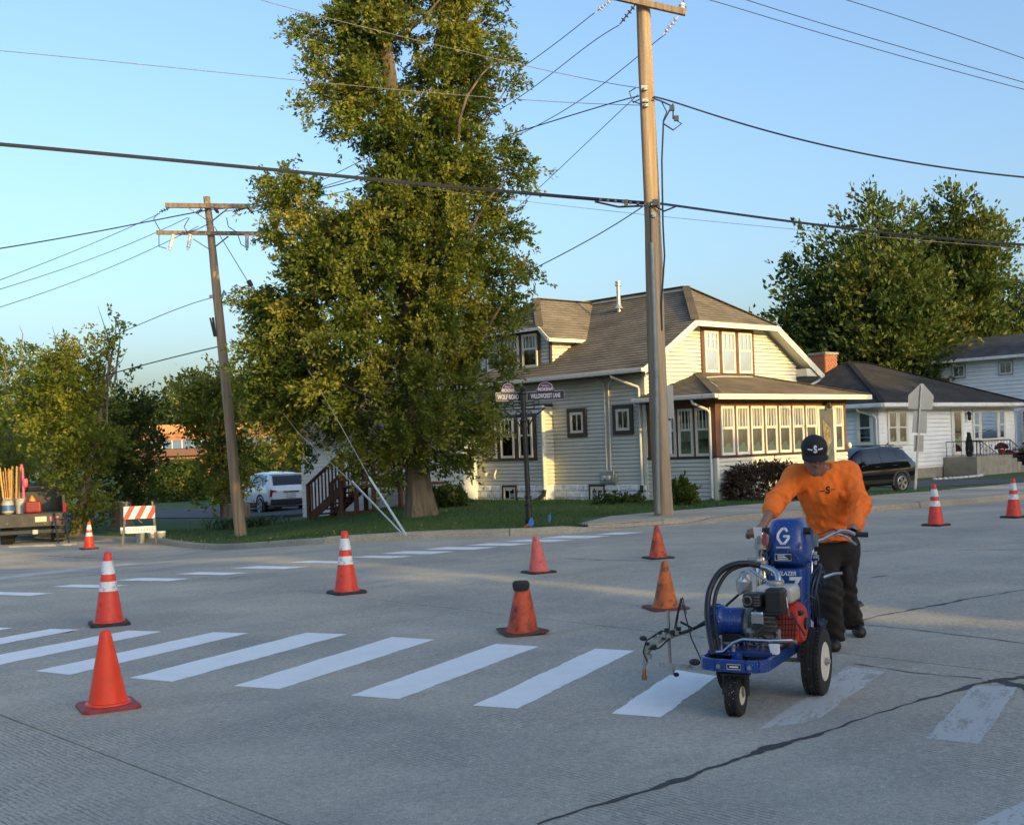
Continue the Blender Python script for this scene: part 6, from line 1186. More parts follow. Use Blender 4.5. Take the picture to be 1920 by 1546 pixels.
# local x forward, y left: the rear face is x = 0
Wt = .86
MB().span((-.02, -Wt, .80), (2.4, Wt, .86)).build('bed_floor', TRD, tk); MB().span((2.36, -Wt, .86), (2.42, Wt, 1.42)).build('headboard', TRD, tk)
for y in (-Wt, Wt): MB().span((0, y-.05, .55), (2.42, y+.05, 1.36)).build('bed_side', TB_, tk, bevel=.02)
MB().span((-.06, -Wt, .50), (-.02, Wt, .84)).build('tail_panel', TRD, tk, bevel=.01); MB().span((-.16, -Wt, .30), (-.08, Wt, .42)).build('bumper', TB_, tk, bevel=.02); MB().box((-.18, -.1, .36), (.1, .14, .12)).build('hitch', GALV, tk)
MB().box((-.066, -.25, .70), (.006, .30, .15)).build('licence_plate', M_('plate_cream', (.50, .48, .36), .6, dirt=(.25, .24, .2), dscale=14), tk); MB().box((-.066, -.60, .70), (.006, .24, .13)).build('sticker', M_('sticker_red', (.36, .12, .12), .6, var=.5, scale=20), tk); MB().box((-.066, -.80, .62), (.006, .09, .05)).build('reflector', TAIL, tk)
for y in (-Wt-.02, Wt+.02): MB().span((-.04, y-.05, .86), (.02, y+.05, 1.12)).build('tail_lamp', TAIL, tk, bevel=.01)
for y in (-.66, .66):
    w = MB(); w.lathe([(.22, -.18), (.32, -.18), (.36, -.15), (.37, 0), (.36, .15), (.32, .18), (.22, .18), (.001, .05)], 26, (.75, y, .37), np.array([[1, 0, 0], [0, 0, -1], [0, 1, 0]])); w.build('wheel', TYRE, tk, smooth=True)
    w = MB(); w.lathe([(.22, -.13), (.32, -.13), (.37, 0), (.32, .13), (.22, .13), (.001, .05)], 26, (4.1, y, .37), np.array([[1, 0, 0], [0, 0, -1], [0, 1, 0]])); w.build('wheel', TYRE, tk, smooth=True)
MB().span((.3, -.5, .42), (4.8, .5, .6)).build('chassis', TB_, tk)
m = MB(); cabp = [(2.5, .55), (4.95, .55), (5.0, .98), (4.0, 1.06), (3.5, 1.62), (2.62, 1.64), (2.5, 1.1)]; m.prism(cabp, -.84, .84, lambda v: (v[0], v[2], v[1])); m.build('cab', TB_, tk, bevel=.06); MB().box((2.49, 0, 1.42), (.02, 1.3, .3)).build('rear_window', CGLASS, tk)
m = MB()
for y in (-.87, -.6): m.bar((-.1, y, .85), (-.75, y-.1, .02), .05, .04)
for k in range(4): m.bar((-.2-.14*k, -.87, .70-.18*k), (-.2-.14*k, -.6, .70-.18*k), .03, .03)
m.build('ramp', TB_, tk)
tl = np.array(tk.location)
def TW(x, y, z): return (tl[0]+x*tf[0]-y*tf[1], tl[1]+x*tf[1]+y*tf[0], tl[2]+z)
STAKE = [M_('stake_pine', (.55, .33, .12), .8, var=.2, scale=9), M_('stake_pine_dark', (.42, .23, .08), .8, var=.2, scale=9)]
g = thing('stake_bundle', 'bundle of long wooden stakes standing in the truck bed', 'stakes', TW(1.2, .55, .86), tk.rotation_euler[2])
for k in range(16): 
    a, b = random.uniform(-.24, .24), random.uniform(-.16, .16); MB().bar((b, a*.8, 0), (b*1.4, a*1.3, random.uniform(1.2, 1.35)), .045, .025).build('stake', STAKE[k % 2], g)
g = thing('pink_marker', 'pink plastic marking tool leaning beside the stakes in the truck', 'marking tool', TW(1.1, .22, .86), 0); PINK = M_('pink_plastic', (.75, .10, .20), .5)
MB().tube([(0, 0, 0), (.0, 0, 1.25), (-.04, 0, 1.38)], .035, 8).build('pole', PINK, g, smooth=True); MB().lathe([(.03, 0), (.07, .05), (.08, .2), (.05, .25)], 12, (.06, 0, .72)).build('bottle', PINK, g, smooth=True)
g = thing('gas_can', 'red petrol can with a yellow spout in the truck bed', 'gas can', TW(.35, -.05, .86), tk.rotation_euler[2]); RCAN = M_('can_red', (.20, .009, .009), .4); MB().span((-.13, -.22, 0), (.13, .22, .34)).build('can_body', RCAN, g, bevel=.06, seg=3); MB().tube([(0, -.16, .34), (0, -.12, .42), (0, .1, .42), (0, .14, .34)], .025, 6).build('handle', RCAN, g, smooth=True); MB().lathe([(.1, .34), (.08, .40), (.02, .50)], 10, (0, .02, 0)).build('spout', M_('spout_yellow', (.40, .26, .05), .5), g, smooth=True)
g = thing('propane_tank', 'small white gas cylinder with a blue label at the left edge of the truck bed', 'gas cylinder', TW(.4, .62, .86)); MB().lathe([(.1, 0), (.16, .05), (.17, .3), (.13, .38), (.03, .41)], 18).build('tank', BGREY, g, smooth=True); MB().lathe([(.172, .1), (.172, .26)], 18).build('label_band', M_('band_blue', (.05, .12, .35), .4), g, smooth=True); MB().tube([(.1*math.cos(a), .1*math.sin(a), .44) for a in np.linspace(0, 6.28, 14)], .015, 6).build('collar', BGREY, g, smooth=True)
g = thing('white_bucket', 'white bucket standing between the cylinder and the petrol can', 'bucket', TW(.75, .3, .86)); MB().lathe([(.13, 0), (.15, .4), (.155, .42), (.001, .42)], 18).build('bucket', BGREY, g, smooth=True)
pl = D(80, 1017, 32.6); g = tag(MB().box((pl[0], 32.6, float(hgt(pl[0], 32.6))+.03), (1.7, .35, .05)).build('plank', M_('plank_grey', (.34, .34, .32), .8, var=.15, scale=5), None), 'grey plank lying on the road behind the truck', 'plank')
# ================================================================== LINE STRIPING MACHINE
BLUE = M_('machine_blue', (.008, .048, .235), .3, coat=.35, var=.12, scale=6, dirt=(.03, .05, .11), dscale=6, dlo=.6, dhi=.8); BLUED = M_('machine_blue_dark', (.012, .035, .15), .4, coat=.2, var=.15, scale=7, dirt=(.05, .05, .06), dscale=9, dlo=.58, dhi=.75)
specks(BLUE, 70, .13); specks(BLUED, 60, .15)
CHR = M_('chrome_tube', (.55, .55, .55), .22, 1.0, var=.08); ALU = M_('cast_aluminium', (.38, .37, .34), .5, .6, var=.15, scale=20, dirt=(.12, .11, .10), dscale=12); ENG = M_('engine_grey', (.15, .145, .135), .55, .4, var=.2, scale=20, dirt=(.05, .05, .045), dscale=10)
EBLK = M_('engine_black', (.014, .014, .014), .45, var=.2); TANKW = M_('tank_offwhite', (.50, .49, .42), .45, var=.08, dirt=(.25, .23, .18), dscale=9); ERED = M_('recoil_red', (.50, .035, .02), .4, var=.1, dirt=(.15, .03, .02), dscale=14); RIMW = M_('rim_white', (.66, .63, .56), .45, var=.08, dirt=(.25, .2, .15), dscale=14, dlo=.58, dhi=.7)
WPR = M_('print_white', (.75, .76, .76), .5); HOSEM = M_('hose_black', (.014, .015, .018), .38, var=.2, scale=12); HOSEB = M_('hose_blue', (.010, .022, .075), .4); PAINTW = M_('paint_spatter', (.7, .7, .68), .6); BRASS = M_('brass_tip', (.38, .20, .07), .35, .8)
mf = np.array((-.45, -.89, 0)); mf /= np.linalg.norm(mf); ml = np.array((-mf[1], mf[0], 0)); MR = np.array((1.53, 7.55, 0.))
mac = thing('line_striping_machine', 'blue three wheeled paint striping machine with petrol engine, pushed by the worker', 'striping machine', MR, math.atan2(mf[1], mf[0]))
def mp(x, y, ax, v):
    n = {'x': mf, 'y': ml, 'z': np.array([0, 0, 1.])}[ax]; o = MR+n*v; d = ray(x, y); C = np.array((0, 0, EYE)); p = C+d*((o-C)@n/(d@n))-MR
    return np.array([p@mf, p@ml, p[2]])
RY = np.array([[1, 0, 0], [0, 0, -1], [0, 1, 0]])
def mwheel(x, y, r, w, parent, side, rimr):
    m = MB(); m.lathe([(rimr, -w*.42), (r*.80, -w*.5), (r*.95, -w*.44), (r*.985, -w*.3), (r*.985, -w*.24), (r*.965, -w*.22), (r*.965, -w*.16), (r, -w*.14), (r, -.04*w), (r*.975, -.02*w), (r*.975, .02*w), (r, .04*w), (r, w*.14), (r*.965, w*.16), (r*.965, w*.22), (r*.985, w*.24), (r*.985, w*.3), (r*.95, w*.44), (r*.80, w*.5), (rimr, w*.42)], 40, (x, y, r), RY)
    t = m.build('wheel', TYRE, parent, smooth=True)
    tr = MB()
    for k in range(44):
        a = k*2*math.pi/44
        for s, sk in ((-1, .5), (1, 0)):
            an = a+sk*2*math.pi/44; tr.box((x+math.cos(an)*r*.985, y+s*w*.33, r+math.sin(an)*r*.985), (.018*r/.2, w*.14, .016), np.array([[math.cos(an), 0, -math.sin(an)], [0, 1, 0], [math.sin(an), 0, math.cos(an)]])[:, [2, 1, 0]])
    tr.build('tread_blocks', TYRE, t)['kind'] = 'stuff'
    for s in (1, -1):
        m = MB(); m.lathe([(rimr*1.06, w*.44), (rimr*1.0, w*.47), (rimr*.93, w*.42), (rimr*.88, w*.20), (rimr*.5, w*.14), (rimr*.3, w*.22), (rimr*.28, w*.42), (.001, w*.43)], 32, (x, y, r), RY if s == 1 else RY*np.array([1, 1, -1])); m.build('rim', RIMW, t, smooth=True)
    h = MB(); h.cyl((x, y+side*w*.40, r), (x, y+side*w*.56, r), rimr*.22, n=6); h.build('axle_nut', ALU, t)
    for k in range(4): a = .6+k*math.pi/2; MB().cyl((x+rimr*.62*math.cos(a), y+side*w*.18, r+rimr*.62*math.sin(a)), (x+rimr*.62*math.cos(a), y+side*w*.24, r+rimr*.62*math.sin(a)), .008, n=6).build('lug_nut', ALU, t)
    sp = MB()
    for _ in range(12): 
        a = random.gauss(.3, .5); z = random.uniform(-.3, .3)*w; c = np.array((x+r*1.003*math.cos(a), y+z, r+r*1.003*math.sin(a))); sp.ell(c, random.uniform(.001, .003), 5, 3)
    sp.build('paint_specks', PAINTW, t)['kind'] = 'stuff'; return t
mwheel(0, .335, .203, .122, mac, 1, .112); mwheel(0, -.20, .203, .115, mac, -1, .098)
MB().cyl((0, -.26, .203), (0, .42, .203), .014, n=10).build('axle', ALU, mac)
mwheel(.71, .03, .117, .085, mac, 1, .052)
m = MB()
for s in (-.068, .068): m.bar((.71, .03+s, .117), (.70, .03+s, .235), .012, .045, (1, 0, 0))
m.span((.66, -.05, .228), (.74, .11, .242)); m.cyl((.70, .03, .24), (.70, .03, .30), .025); m.build('caster_fork', EBLK, mac)
# tray frame: a ring of square tube with the front lip
m = MB(); ringp = [(.30, -.165), (.70, -.165), (.765, -.13), (.79, -.06), (.805, .12), (.79, .19), (.74, .225), (-.12, .235)]
for a, b in zip(ringp[:-1], ringp[1:]): m.bar((*a, .30), (*b, .30), .022, .072)
m.bar((-.12, -.165, .30), (.30, -.165, .30), .022, .072); m.build('tray_frame', BLUE, mac, bevel=.006)
m = MB(); m.prism([(.28, -.15), (.70, -.15), (.77, -.05), (.785, .12), (.72, .21), (.28, .21)], .268, .278); m.span((-.12, -.15, .31), (.28, .22, .322)); m.build('tray_floor', BLUED, mac)
for y, z in ((-.035, .298), (.145, .298)): MB().cyl((.80+.0, y, z), (.822, y, z), .013, n=14).build('bolt', CHR, mac, smooth=True)
bd = MB(); bd.box((.8135, .055, .298), (.004, .085, .034), np.array([[math.cos(.0), 0, 0], [0, 1, 0], [0, 0, 1]])); bd.build('front_badge', EBLK, mac)
e = MB(); e.tube([(.8165, .055+a*.040, .298+b*.014) for a, b in ((-1, -1), (1, -1), (1, 1), (-1, 1), (-1, -1))], .0016, 4); e.span((.8155, .03, .294), (.8175, .08, .302)); e.build('badge_print', WPR, mac)
m = MB(); m.cyl((.66, .03, .278), (.66, .03, .345), .032, n=18); m.cyl((.66, .03, .345), (.66, .03, .36), .026, n=18); m.build('swivel_lock', BLUE, mac, smooth=True)
MB().tube([mp(1430, 1242, 'x', .62), mp(1412, 1248, 'x', .64)], .010, 8).build('lever', WPR, mac, smooth=True)
MB().ell((.74, -.20, .30), (.02, .035, .02)).build('wing_knob', EBLK, mac)
m = MB(); m.tube([(-.05, .30, .26), (-.02, .29, .16)], .018, 6); m.box((.03, .25, .25), (.10, .03, .08)); m.ell((.06, .27, .225), (.035, .02, .02)); m.build('underframe_bracket', ENG, mac)
m = MB(); m.span((-.10, -.16, .322), (.62, .22, .352)); m.build('engine_plate', BLUED, mac, bevel=.005)
# bent guard tube and guard flag
m = MB(); P = [mp(1343, 1222, 'x', .64), mp(1356, 1221, 'x', .64), mp(1374, 1205, 'x', .62), mp(1392, 1199, 'x', .6), mp(1440, 1201, 'x', .58), mp(1484, 1200, 'x', .52), mp(1492, 1203, 'x', .45)]; m.tube(P, .011, 8); m.build('exhaust_guard', CHR, mac, smooth=True)
m = MB(); c = mp(1452, 1216, 'x', .60); m.prism([(-.034, .028), (.03, .03), (.032, -.02), (.02, -.034), (-.022, -.03)], -.006, .006, lambda v: (c[0]+v[2], c[1]+v[0], c[2]+v[1])); m.build('guard_flag', WPR, mac, bevel=.004)
# the petrol engine
m = MB(); m.lathe([(.10, 0), (.115, .03), (.115, .09), (.09, .12)], 22, (.28, .03, .45), np.array([[0, 0, 1], [0, 1, 0], [-1, 0, 0]]).T if False else RY); m.span((.18, .02, .352), (.44, .23, .46)); m.build('crankcase', ALU, mac, smooth=False, bevel=.012)
m = MB(); m.box((.40, .14, .50), (.12, .13, .16), np.array([[.94, 0, .34], [0, 1, 0], [-.34, 0, .94]]))
for k in range(5): m.box((.385+.012*k, .14, .45+.028*k), (.15, .16, .008), np.array([[.94, 0, .34], [0, 1, 0], [-.34, 0, .94]]))
m.build('cylinder_block', ENG, mac, bevel=.006)
MB().box((.49, .115, .53), (.05, .080, .085)).build('valve_cover', CHR, mac, bevel=.015)
m = MB(); m.box((.45, .085, .632), (.13, .115, .085)); mu = m.build('muffler', EBLK, mac, bevel=.018); m = MB(); m.lathe([(.030, 0), (.030, .012), (.022, .013), (.020, -.02), (.001, -.021)], 18, (.515, .062, .635), np.array([[0, 0, 1], [1, 0, 0], [0, 1, 0]])); m.build('exhaust_outlet', ENG, mu, smooth=True)
m = MB()
for k in range(4): m.span((.516, .10, .605+.016*k), (.520, .135, .611+.016*k))
m.build('vent_slots', ENG, mu)
m = MB(); m.box((.455, .215, .628), (.115, .112, .155)); m.build('air_filter', EBLK, mac, bevel=.022, seg=3); m = MB(); m.box((.455, .215, .560), (.122, .120, .016)); m.build('air_filter_base', EBLK, mac, bevel=.004)
MB().tube([(.50, .30, .55), (.52, .30, .60), (.50, .29, .66)], .004, 5).build('wire_clip', CHR, mac)
m = MB(); m.box((.31, .19, .655), (.20, .235, .105)); m.build('fuel_tank', TANKW, mac, bevel=.035, seg=4); m = MB(); m.lathe([(.044, 0), (.046, .012), (.040, .026), (.001, .028)], 20, (.34, .19, .707)); m.build('fuel_cap', ALU, mac, smooth=True)
# recoil starter: a red drum facing left with real slats
m = MB(); m.lathe([(.125, -.06), (.128, .03), (.105, .062), (.045, .068), (.001, .068)], 30, (.27, .27, .475), RY*np.array([1, -1, 1])*np.array([1, 1, 1])[:, None] if False else np.array([[1, 0, 0], [0, 0, 1], [0, 1, 0]])); rc = m.build('recoil_cover', ERED, mac, smooth=True)
m = MB()
for k in range(7): 
    z = .395+.025*k; w = math.sqrt(max(0, .115**2-(z-.475)**2))
    m.box((.325, .262+.055, z), (.012+.8*w*.9, .012, .010)); m.box((.385, .262, z), (.03, .10, .008))
m.build('vent_slats', ERED, rc); m = MB(); m.box((.40, .265, .475), (.03, .13, .185)); m.build('fan_shroud', ERED, rc, bevel=.02)
m = MB()
for k in range(6):
    m.tube([(.4165, .212+.019*k+.010*math.sin(1.2*t), .405+.115*t) for t in (0, .35, .7, 1.1)], .0036, 5)
for k in range(4): m.tube([(.4168, .205, .42+.032*k), (.4168, .325, .425+.032*k)], .0028, 5)
m.build('grille_slots', EBLK, rc); m = MB(); m.cyl((.27, .338, .475), (.27, .350, .475), .035, n=16); m.build('starter_hub', EBLK, rc); MB().ell((.36, .335, .55), (.02, .02, .015)).build('starter_grip', EBLK, rc)
MB().box((.38, .16, .40), (.11, .10, .075)).build('red_lower_shroud', ERED, mac, bevel=.015)
m = MB()
for q in ([(.33, .34, .60), (.30, .36, .62), (.22, .37, .58), (.16, .36, .48)], [(.44, .30, .56), (.46, .34, .50), (.38, .36, .42)], [(.50, .11, .50), (.52, .10, .45), (.54, .14, .40), (.58, .13, .33)], [(.50, .17, .50), (.57, .07, .42), (.60, .08, .30)], [(.30, .35, .66), (.12, .37, .60), (.05, .36, .42), (.0, .33, .35)], [(.45, .2, .46), (.52, .22, .40), (.42, .3, .36)]): m.tube(q, .0055, 5)
m.build('control_cables', EBLK, mac, smooth=True)
m = MB()
for k in range(16):
    a = np.array((random.uniform(.1, .55), random.uniform(-.14, .2), random.uniform(.36, .42))); b = a+np.array((random.uniform(-.12, .12), random.uniform(-.14, .14), random.uniform(-.02, .05))); m.tube([a, (a+b)/2+(0, 0, random.uniform(.0, .04)), b], random.uniform(.004, .010), 6)
m.build('hose_clutter', EBLK, mac, smooth=True); m = MB()
for k in range(14):
    c = (random.uniform(.15, .60), random.uniform(-.13, .2), .352); m.cyl(c, (c[0], c[1], .352+random.uniform(.012, .04)), random.uniform(.006, .013), n=6)
m.build('bolt_heads', CHR, mac)['kind'] = 'stuff'
# blue hydraulic motor on the right
RYL = RY
m = MB(); m.lathe([(.001, -.03), (.085, -.03), (.096, -.018), (.096, .05), (.088, .06), (.082, .075), (.080, .17), (.074, .185), (.001, .185)], 30, (.36, -.19, .49), np.array([[1, 0, 0], [0, 0, 1], [0, 1, 0]])); hm = m.build('hydraulic_motor', BLUE, mac, smooth=True)
m = MB()
for k in range(12):
    a = k*2*math.pi/12; m.box((.36+.096*math.cos(a), -.175, .49+.096*math.sin(a)), (.012, .055, .012), np.array([[math.cos(a), 0, -math.sin(a)], [0, 1, 0], [math.sin(a), 0, math.cos(a)]]))
m.build('motor_ribs', BLUE, hm, bevel=.003); MB().box((.36, -.10, .395), (.12, .20, .05)).build('motor_foot', EBLK, mac); 
m = MB(); m.cyl((.5, -.15, .35), (.5, -.15, .40), .018, n=8); m.cyl((.47, -.12, .352), (.47, -.12, .42), .012, n=8); m.cyl((.55, -.02, .35), (.55, -.02, .39), .014, n=8); m.build('hose_fittings', CHR, mac)
# pump: upright steel cylinder, clamps, tags
m = MB(); m.lathe([(.034, .60), (.036, .66), (.036, .80), (.031, .81), (.031, .90), (.034, .905), (.034, .985), (.030, .99), (.028, 1.0)], 22, (.05, .025, 0)); pu = m.build('pump_cylinder', CHR, mac, smooth=True)
m = MB(); m.lathe([(.042, .79), (.042, .825)], 22, (.05, .025, 0)); m.lathe([(.040, .895), (.040, .93)], 22, (.05, .025, 0)); m.cyl((.05, -.06, .83), (.05, .025, .83), .012, n=8); m.cyl((.05, -.045, .77), (.05, .025, .77), .010, n=8); m.build('pump_clamps', ALU, pu, smooth=True)
m = MB(); m.box((.085, .02, 1.0), (.006, .05, .07), np.array([[.97, 0, .25], [0, 1, 0], [-.25, 0, .97]])); m.build('paper_tag', WPR, pu); m = MB(); m.box((.08, .062, .96), (.006, .022, .08)); m.build('red_tag', MATS['tag_red'] if 'tag_red' in MATS else M_('tag_red', (.45, .04, .04), .5), pu)
MB().tube([(.05, .03, 1.0), (.06, .07, 1.03), (.05, .09, .98), (.06, .08, .90), (.09, .05, .85)], .007, 6).build('pump_tube', EBLK, pu, smooth=True)
m = MB(); c = mp(1396, 1098, 'x', .15); m.lathe([(.035, -.05), (.055, -.02), (.05, .03), (.03, .07), (.015, .09)], 7, c); v = np.array(m.v); v += rng.normal(0, .006, v.shape); m.v = [tuple(q) for q in v]; m.build('plastic_wrap', M_('crumpled_film', (.42, .43, .42), .12, .4), mac)
m = MB(); m.cyl((.06, .03, .52), (.06, .03, .66), .028, n=12); m.cyl((.10, .06, .55), (.12, .06, .70), .016, n=8); m.box((.05, .03, .42), (.1, .1, .16)); m.build('pump_lower', ENG, mac)
# hood: superelliptic shell, widest low, rounded top
def hood(z0, z1, cx, cy, prof, mat, name, n=36, p=3.2):
    m = MB(); vs = []
    for f, hx, hy, dx in prof:
        for k in range(n):
            a = 2*math.pi*k/n; c, s = math.cos(a), math.sin(a); vs.append((cx+dx+hx*math.copysign(abs(c)**(2/p), c), cy+hy*math.copysign(abs(s)**(2/p), s), z0+(z1-z0)*f))
    k_ = len(prof); m.add(vs, [(i*n+k, i*n+(k+1) % n, (i+1)*n+(k+1) % n, (i+1)*n+k) for i in range(k_-1) for k in range(n)]+[tuple(range(n))[::-1], tuple((k_-1)*n+k for k in range(n))]); return m.build(name, mat, mac, smooth=True)
hd = hood(.785, 1.078, -.12, .165, [(0, .12, .10, .0), (.08, .145, .12, .01), (.30, .155, .135, .02), (.55, .145, .13, .012), (.80, .125, .112, .0), (.93, .105, .098, -.005), (.985, .085, .080, -.006), (1, .06, .058, -.006)], BLUE, 'hood')
hood(.765, .79, -.12, .165, [(0, .10, .09, 0), (1, .118, .098, 0)], EBLK, 'hood_seal')
m = MB(); m.tube([(.048, .165-.095, .83), (.050, .165-.06, .878), (.050, .165, .893), (.050, .165+.06, .878), (.048, .165+.095, .83)], .006, 6); m.build('hood_crease', BLUED, hd, smooth=True)
HX = .0
def HF(z): return float(np.interp(z, [.785, .81, .87, .95, 1.02, 1.055], [.0, .035, .055, .037, .005, -.02]))
m = MB(); bc = (HF(.845)+.004, .165, .845); m.box(bc, (.006, .105, .042)); bdg = m.build('hood_badge', EBLK, hd, bevel=.002)
e = MB(); e.tube([(HF(.845)+.009, .165+a*.050, .845+b*.019) for a, b in ((-1, -1), (1, -1), (1, 1), (-1, 1), (-1, -1))], .0018, 4)
for k in range(3): e.span((HF(.845)+.0075, .165-.035, .834+.010*k), (HF(.845)+.0085, .165+.03-.01*k, .839+.010*k))
e.build('badge_print', WPR, bdg)
# the hexagonal G emblem
e = MB(); gz = .975; hexp = [(math.cos(a), math.sin(a)) for a in np.radians([62, 90, 150, 210, 270, 330, 352])]
def gp(u, w): z = gz+.044*w; return (HF(z)+.007, .165+.036*u, z)
hx_ = [(.62, .62), (.30, 1.0), (-.30, 1.0), (-.92, .30), (-.92, -.30), (-.30, -1.0), (.30, -1.0), (.92, -.30), (.92, -.02), (.15, -.02)]
for a, b in zip(hx_[:-1], hx_[1:]): e.bar(gp(*a), gp(*b), .015, .005, (1, 0, 0)); e.cyl(np.array(gp(*b))-(.0025, 0, 0), np.array(gp(*b))+(.0025, 0, 0), .0075, n=10)
e.build('emblem', WPR, hd); e = MB()
for k in range(8): z = gz-.068; e.span((HF(z)+.006, .125+.0105*k, z-.004), (HF(z)+.008, .132+.0105*k, z+.004))
e.build('emblem_print', WPR, hd)
m = MB()
for s in (-1, 1): m.cyl((-.06, .165+s*.11, 1.0), (-.06, .165+s*.15, 1.0), .022, n=12)
m.build('hood_knob', EBLK, hd, smooth=True)
m = MB(); m.span((.02, .165-.05, 1.072), (.035, .165+.05, 1.074)); 
# reservoir panel with the model lettering
m = MB(); m.span((-.08, .055, .50), (.055, .275, .775)); rv = m.build('reservoir', BLUE, mac, bevel=.018, seg=3)
fnt = lambda y0, z0: (lambda v: (.0575+v[2], y0+v[0]+.18*v[1], z0+v[1]))
text_mesh('lettering', 'LINELAZER', .034, WPR, rv, fnt(.165, .745), .002, .0008, .95); text_mesh('lettering', '7', .15, WPR, rv, fnt(.225, .665), .002, .004, 1.0); text_mesh('lettering', '0', .10, WPR, rv, fnt(.145, .672), .002, .002, .8)
m = MB(); m.bar((.0, .285, .33), (-.10, .285, .80), .03, .05, (1, 0, 0)); m.bar((-.10, .285, .80), (-.22, .28, .99), .03, .05, (1, 0, 0)); m.build('side_arm', BLUE, mac, bevel=.008); m = MB(); m.bar((.0, .03, .33), (-.08, .04, .80), .03, .05, (1, 0, 0)); m.bar((.02, .05, .80), (-.05, .06, .90), .02, .09, (1, 0, 0)); m.build('side_arm', BLUE, mac, bevel=.008)
# handlebar
hb = [(-.16, .285, .72), (-.22, .285, .90), (-.25, .287, .915), mp(1540, 1012, 'x', -.32), mp(1560, 1001, 'x', -.42), mp(1575, 995, 'x', -.52), mp(1590, 996, 'x', -.60), mp(1604, 1002, 'x', -.65), mp(1628, 1002, 'x', -.66)]
MB().tube(hb, .0135, 10).build('handlebar', CHR, mac, smooth=True); hl = [(-.16, .03, .72), (-.22, .03, .90), (-.32, -.02, .93), mp(1446, 1004, 'x', -.50), mp(1414, 1003, 'x', -.57), mp(1398, 1002, 'x', -.60)]; MB().tube(hl, .0135, 10).build('handlebar', CHR, mac, smooth=True)
MB().cyl(mp(1600, 1001.5, 'x', -.65), mp(1628, 1002, 'x', -.662), .0175, n=12).build('grip', EBLK, mac, smooth=True); MB().cyl(mp(1424, 1003, 'x', -.56), mp(1402, 1002, 'x', -.60), .0175, n=12).build('grip', EBLK, mac, smooth=True)
MB().tube([mp(1560, 1000, 'x', -.42), mp(1582, 1004, 'x', -.56), mp(1606, 1021, 'x', -.60)], .008, 7).build('brake_lever', CHR, mac, smooth=True); MB().tube([mp(1516, 1030, 'x', -.25), mp(1530, 1003, 'x', -.30), mp(1562, 991, 'x', -.42), mp(1580, 999, 'x', -.55), mp(1588, 1002, 'x', -.6)], .005, 6).build('brake_cable', EBLK, mac, smooth=True)
m = MB(); m.tube([(-.19, .31, .86), (-.17, .31, .78)], .010, 6); m.box((-.2, .31, .93), (.03, .03, .08)); m.cyl((-.18, .28, .82), (-.18, .33, .82), .02, n=8); m.build('handle_clamp', CHR, mac, smooth=True)
# hoses
def catm(P, n=8):
    P = [np.array(p, float) for p in P]; P = [2*P[0]-P[1]]+P+[2*P[-1]-P[-2]]; out = []
    for i in range(1, len(P)-2):
        for t in np.linspace(0, 1, n, endpoint=False): out.append(.5*((2*P[i])+(-P[i-1]+P[i+1])*t+(2*P[i-1]-5*P[i]+4*P[i+1]-P[i+2])*t*t+(-P[i-1]+3*P[i]-3*P[i+1]+P[i+2])*t**3))
    out.append(P[-2]); return out
L1 = [mp(1338, 1228, 'x', .62), mp(1331, 1190, 'x', .55), mp(1326, 1148, 'x', .46), mp(1331, 1105, 'x', .38), mp(1352, 1070, 'x', .32), mp(1385, 1056, 'x', .27), mp(1420, 1059, 'x', .22), mp(1442, 1067, 'x', .22)]
MB().tube(catm(L1), .0185, 12).build('loop_hose', HOSEM, mac, smooth=True); MB().tube([p+np.array((-.02, .035, -.012)) for p in catm(L1)], .012, 10).build('loop_hose', HOSEM, mac, smooth=True)
m = MB(); m.tube(catm([mp(1428, 1061, 'x', .22), mp(1442, 1065, 'x', .23), mp(1455, 1073, 'x', .26), mp(1460, 1088, 'x', .29), mp(1459, 1100, 'x', .3)]), .019, 12); m.build('steel_elbow', CHR, mac, smooth=True); MB().tube([mp(1404, 1064, 'x', .26), mp(1425, 1080, 'x', .28), mp(1442, 1091, 'x', .3)], .009, 8).build('steel_tube', CHR, mac, smooth=True)
m = MB(); m.lathe([(.026, 0), (.026, .02)], 12, L1[-1], np.array([[0, 0, 1], [0, 1, 0], [-1, 0, 0]])); m.build('hose_clamp', ENG, mac)
for k in range(6):
    r = .115+.012*k; yo = .275+.014*(k % 3); pts = [(-.17-.01*k+r*.95*math.cos(a), yo+.03+.012*math.sin(3*a+k), .555+r*1.25*math.sin(a)) for a in np.linspace(-2.2, 2.6, 30)]; MB().tube(pts, .0095, 8).build('hose_coil', HOSEB if k % 2 else HOSEM, mac, smooth=True)
MB().tube([(-.17, .36, .70), (-.2, .42, .72), (-.2, .47, .725)], .010, 7).build('hose_tap', CHR, mac, smooth=True)
# spray arm at the right flank with its gun
GX = .35
MB().tube(catm([mp(1362, 1160, 'x', .2), mp(1325, 1168, 'x', .25), mp(1290, 1182, 'x', GX), mp(1262, 1190, 'x', GX)]), .010, 8).build('spray_hose', HOSEM, mac, smooth=True); MB().bar(mp(1300, 1180, 'x', .33), mp(1236, 1202, 'x', GX), .02, .02).build('gun_arm', ALU, mac); MB().cyl(mp(1252, 1144, 'x', GX), mp(1257, 1262, 'x', GX), .0105, n=10).build('gun_post', CHR, mac, smooth=True)
MB().bar(mp(1236, 1246, 'x', .50), mp(1318, 1251, 'x', .66), .008, .028).build('slide_bar', ALU, mac); MB().box(mp(1259, 1256, 'x', .40), (.03, .03, .05)).build('post_clamp', GALV, mac); MB().ell(mp(1268, 1264, 'x', .40), (.018, .018, .014)).build('wing_knob', EBLK, mac)
gm = MB(); 
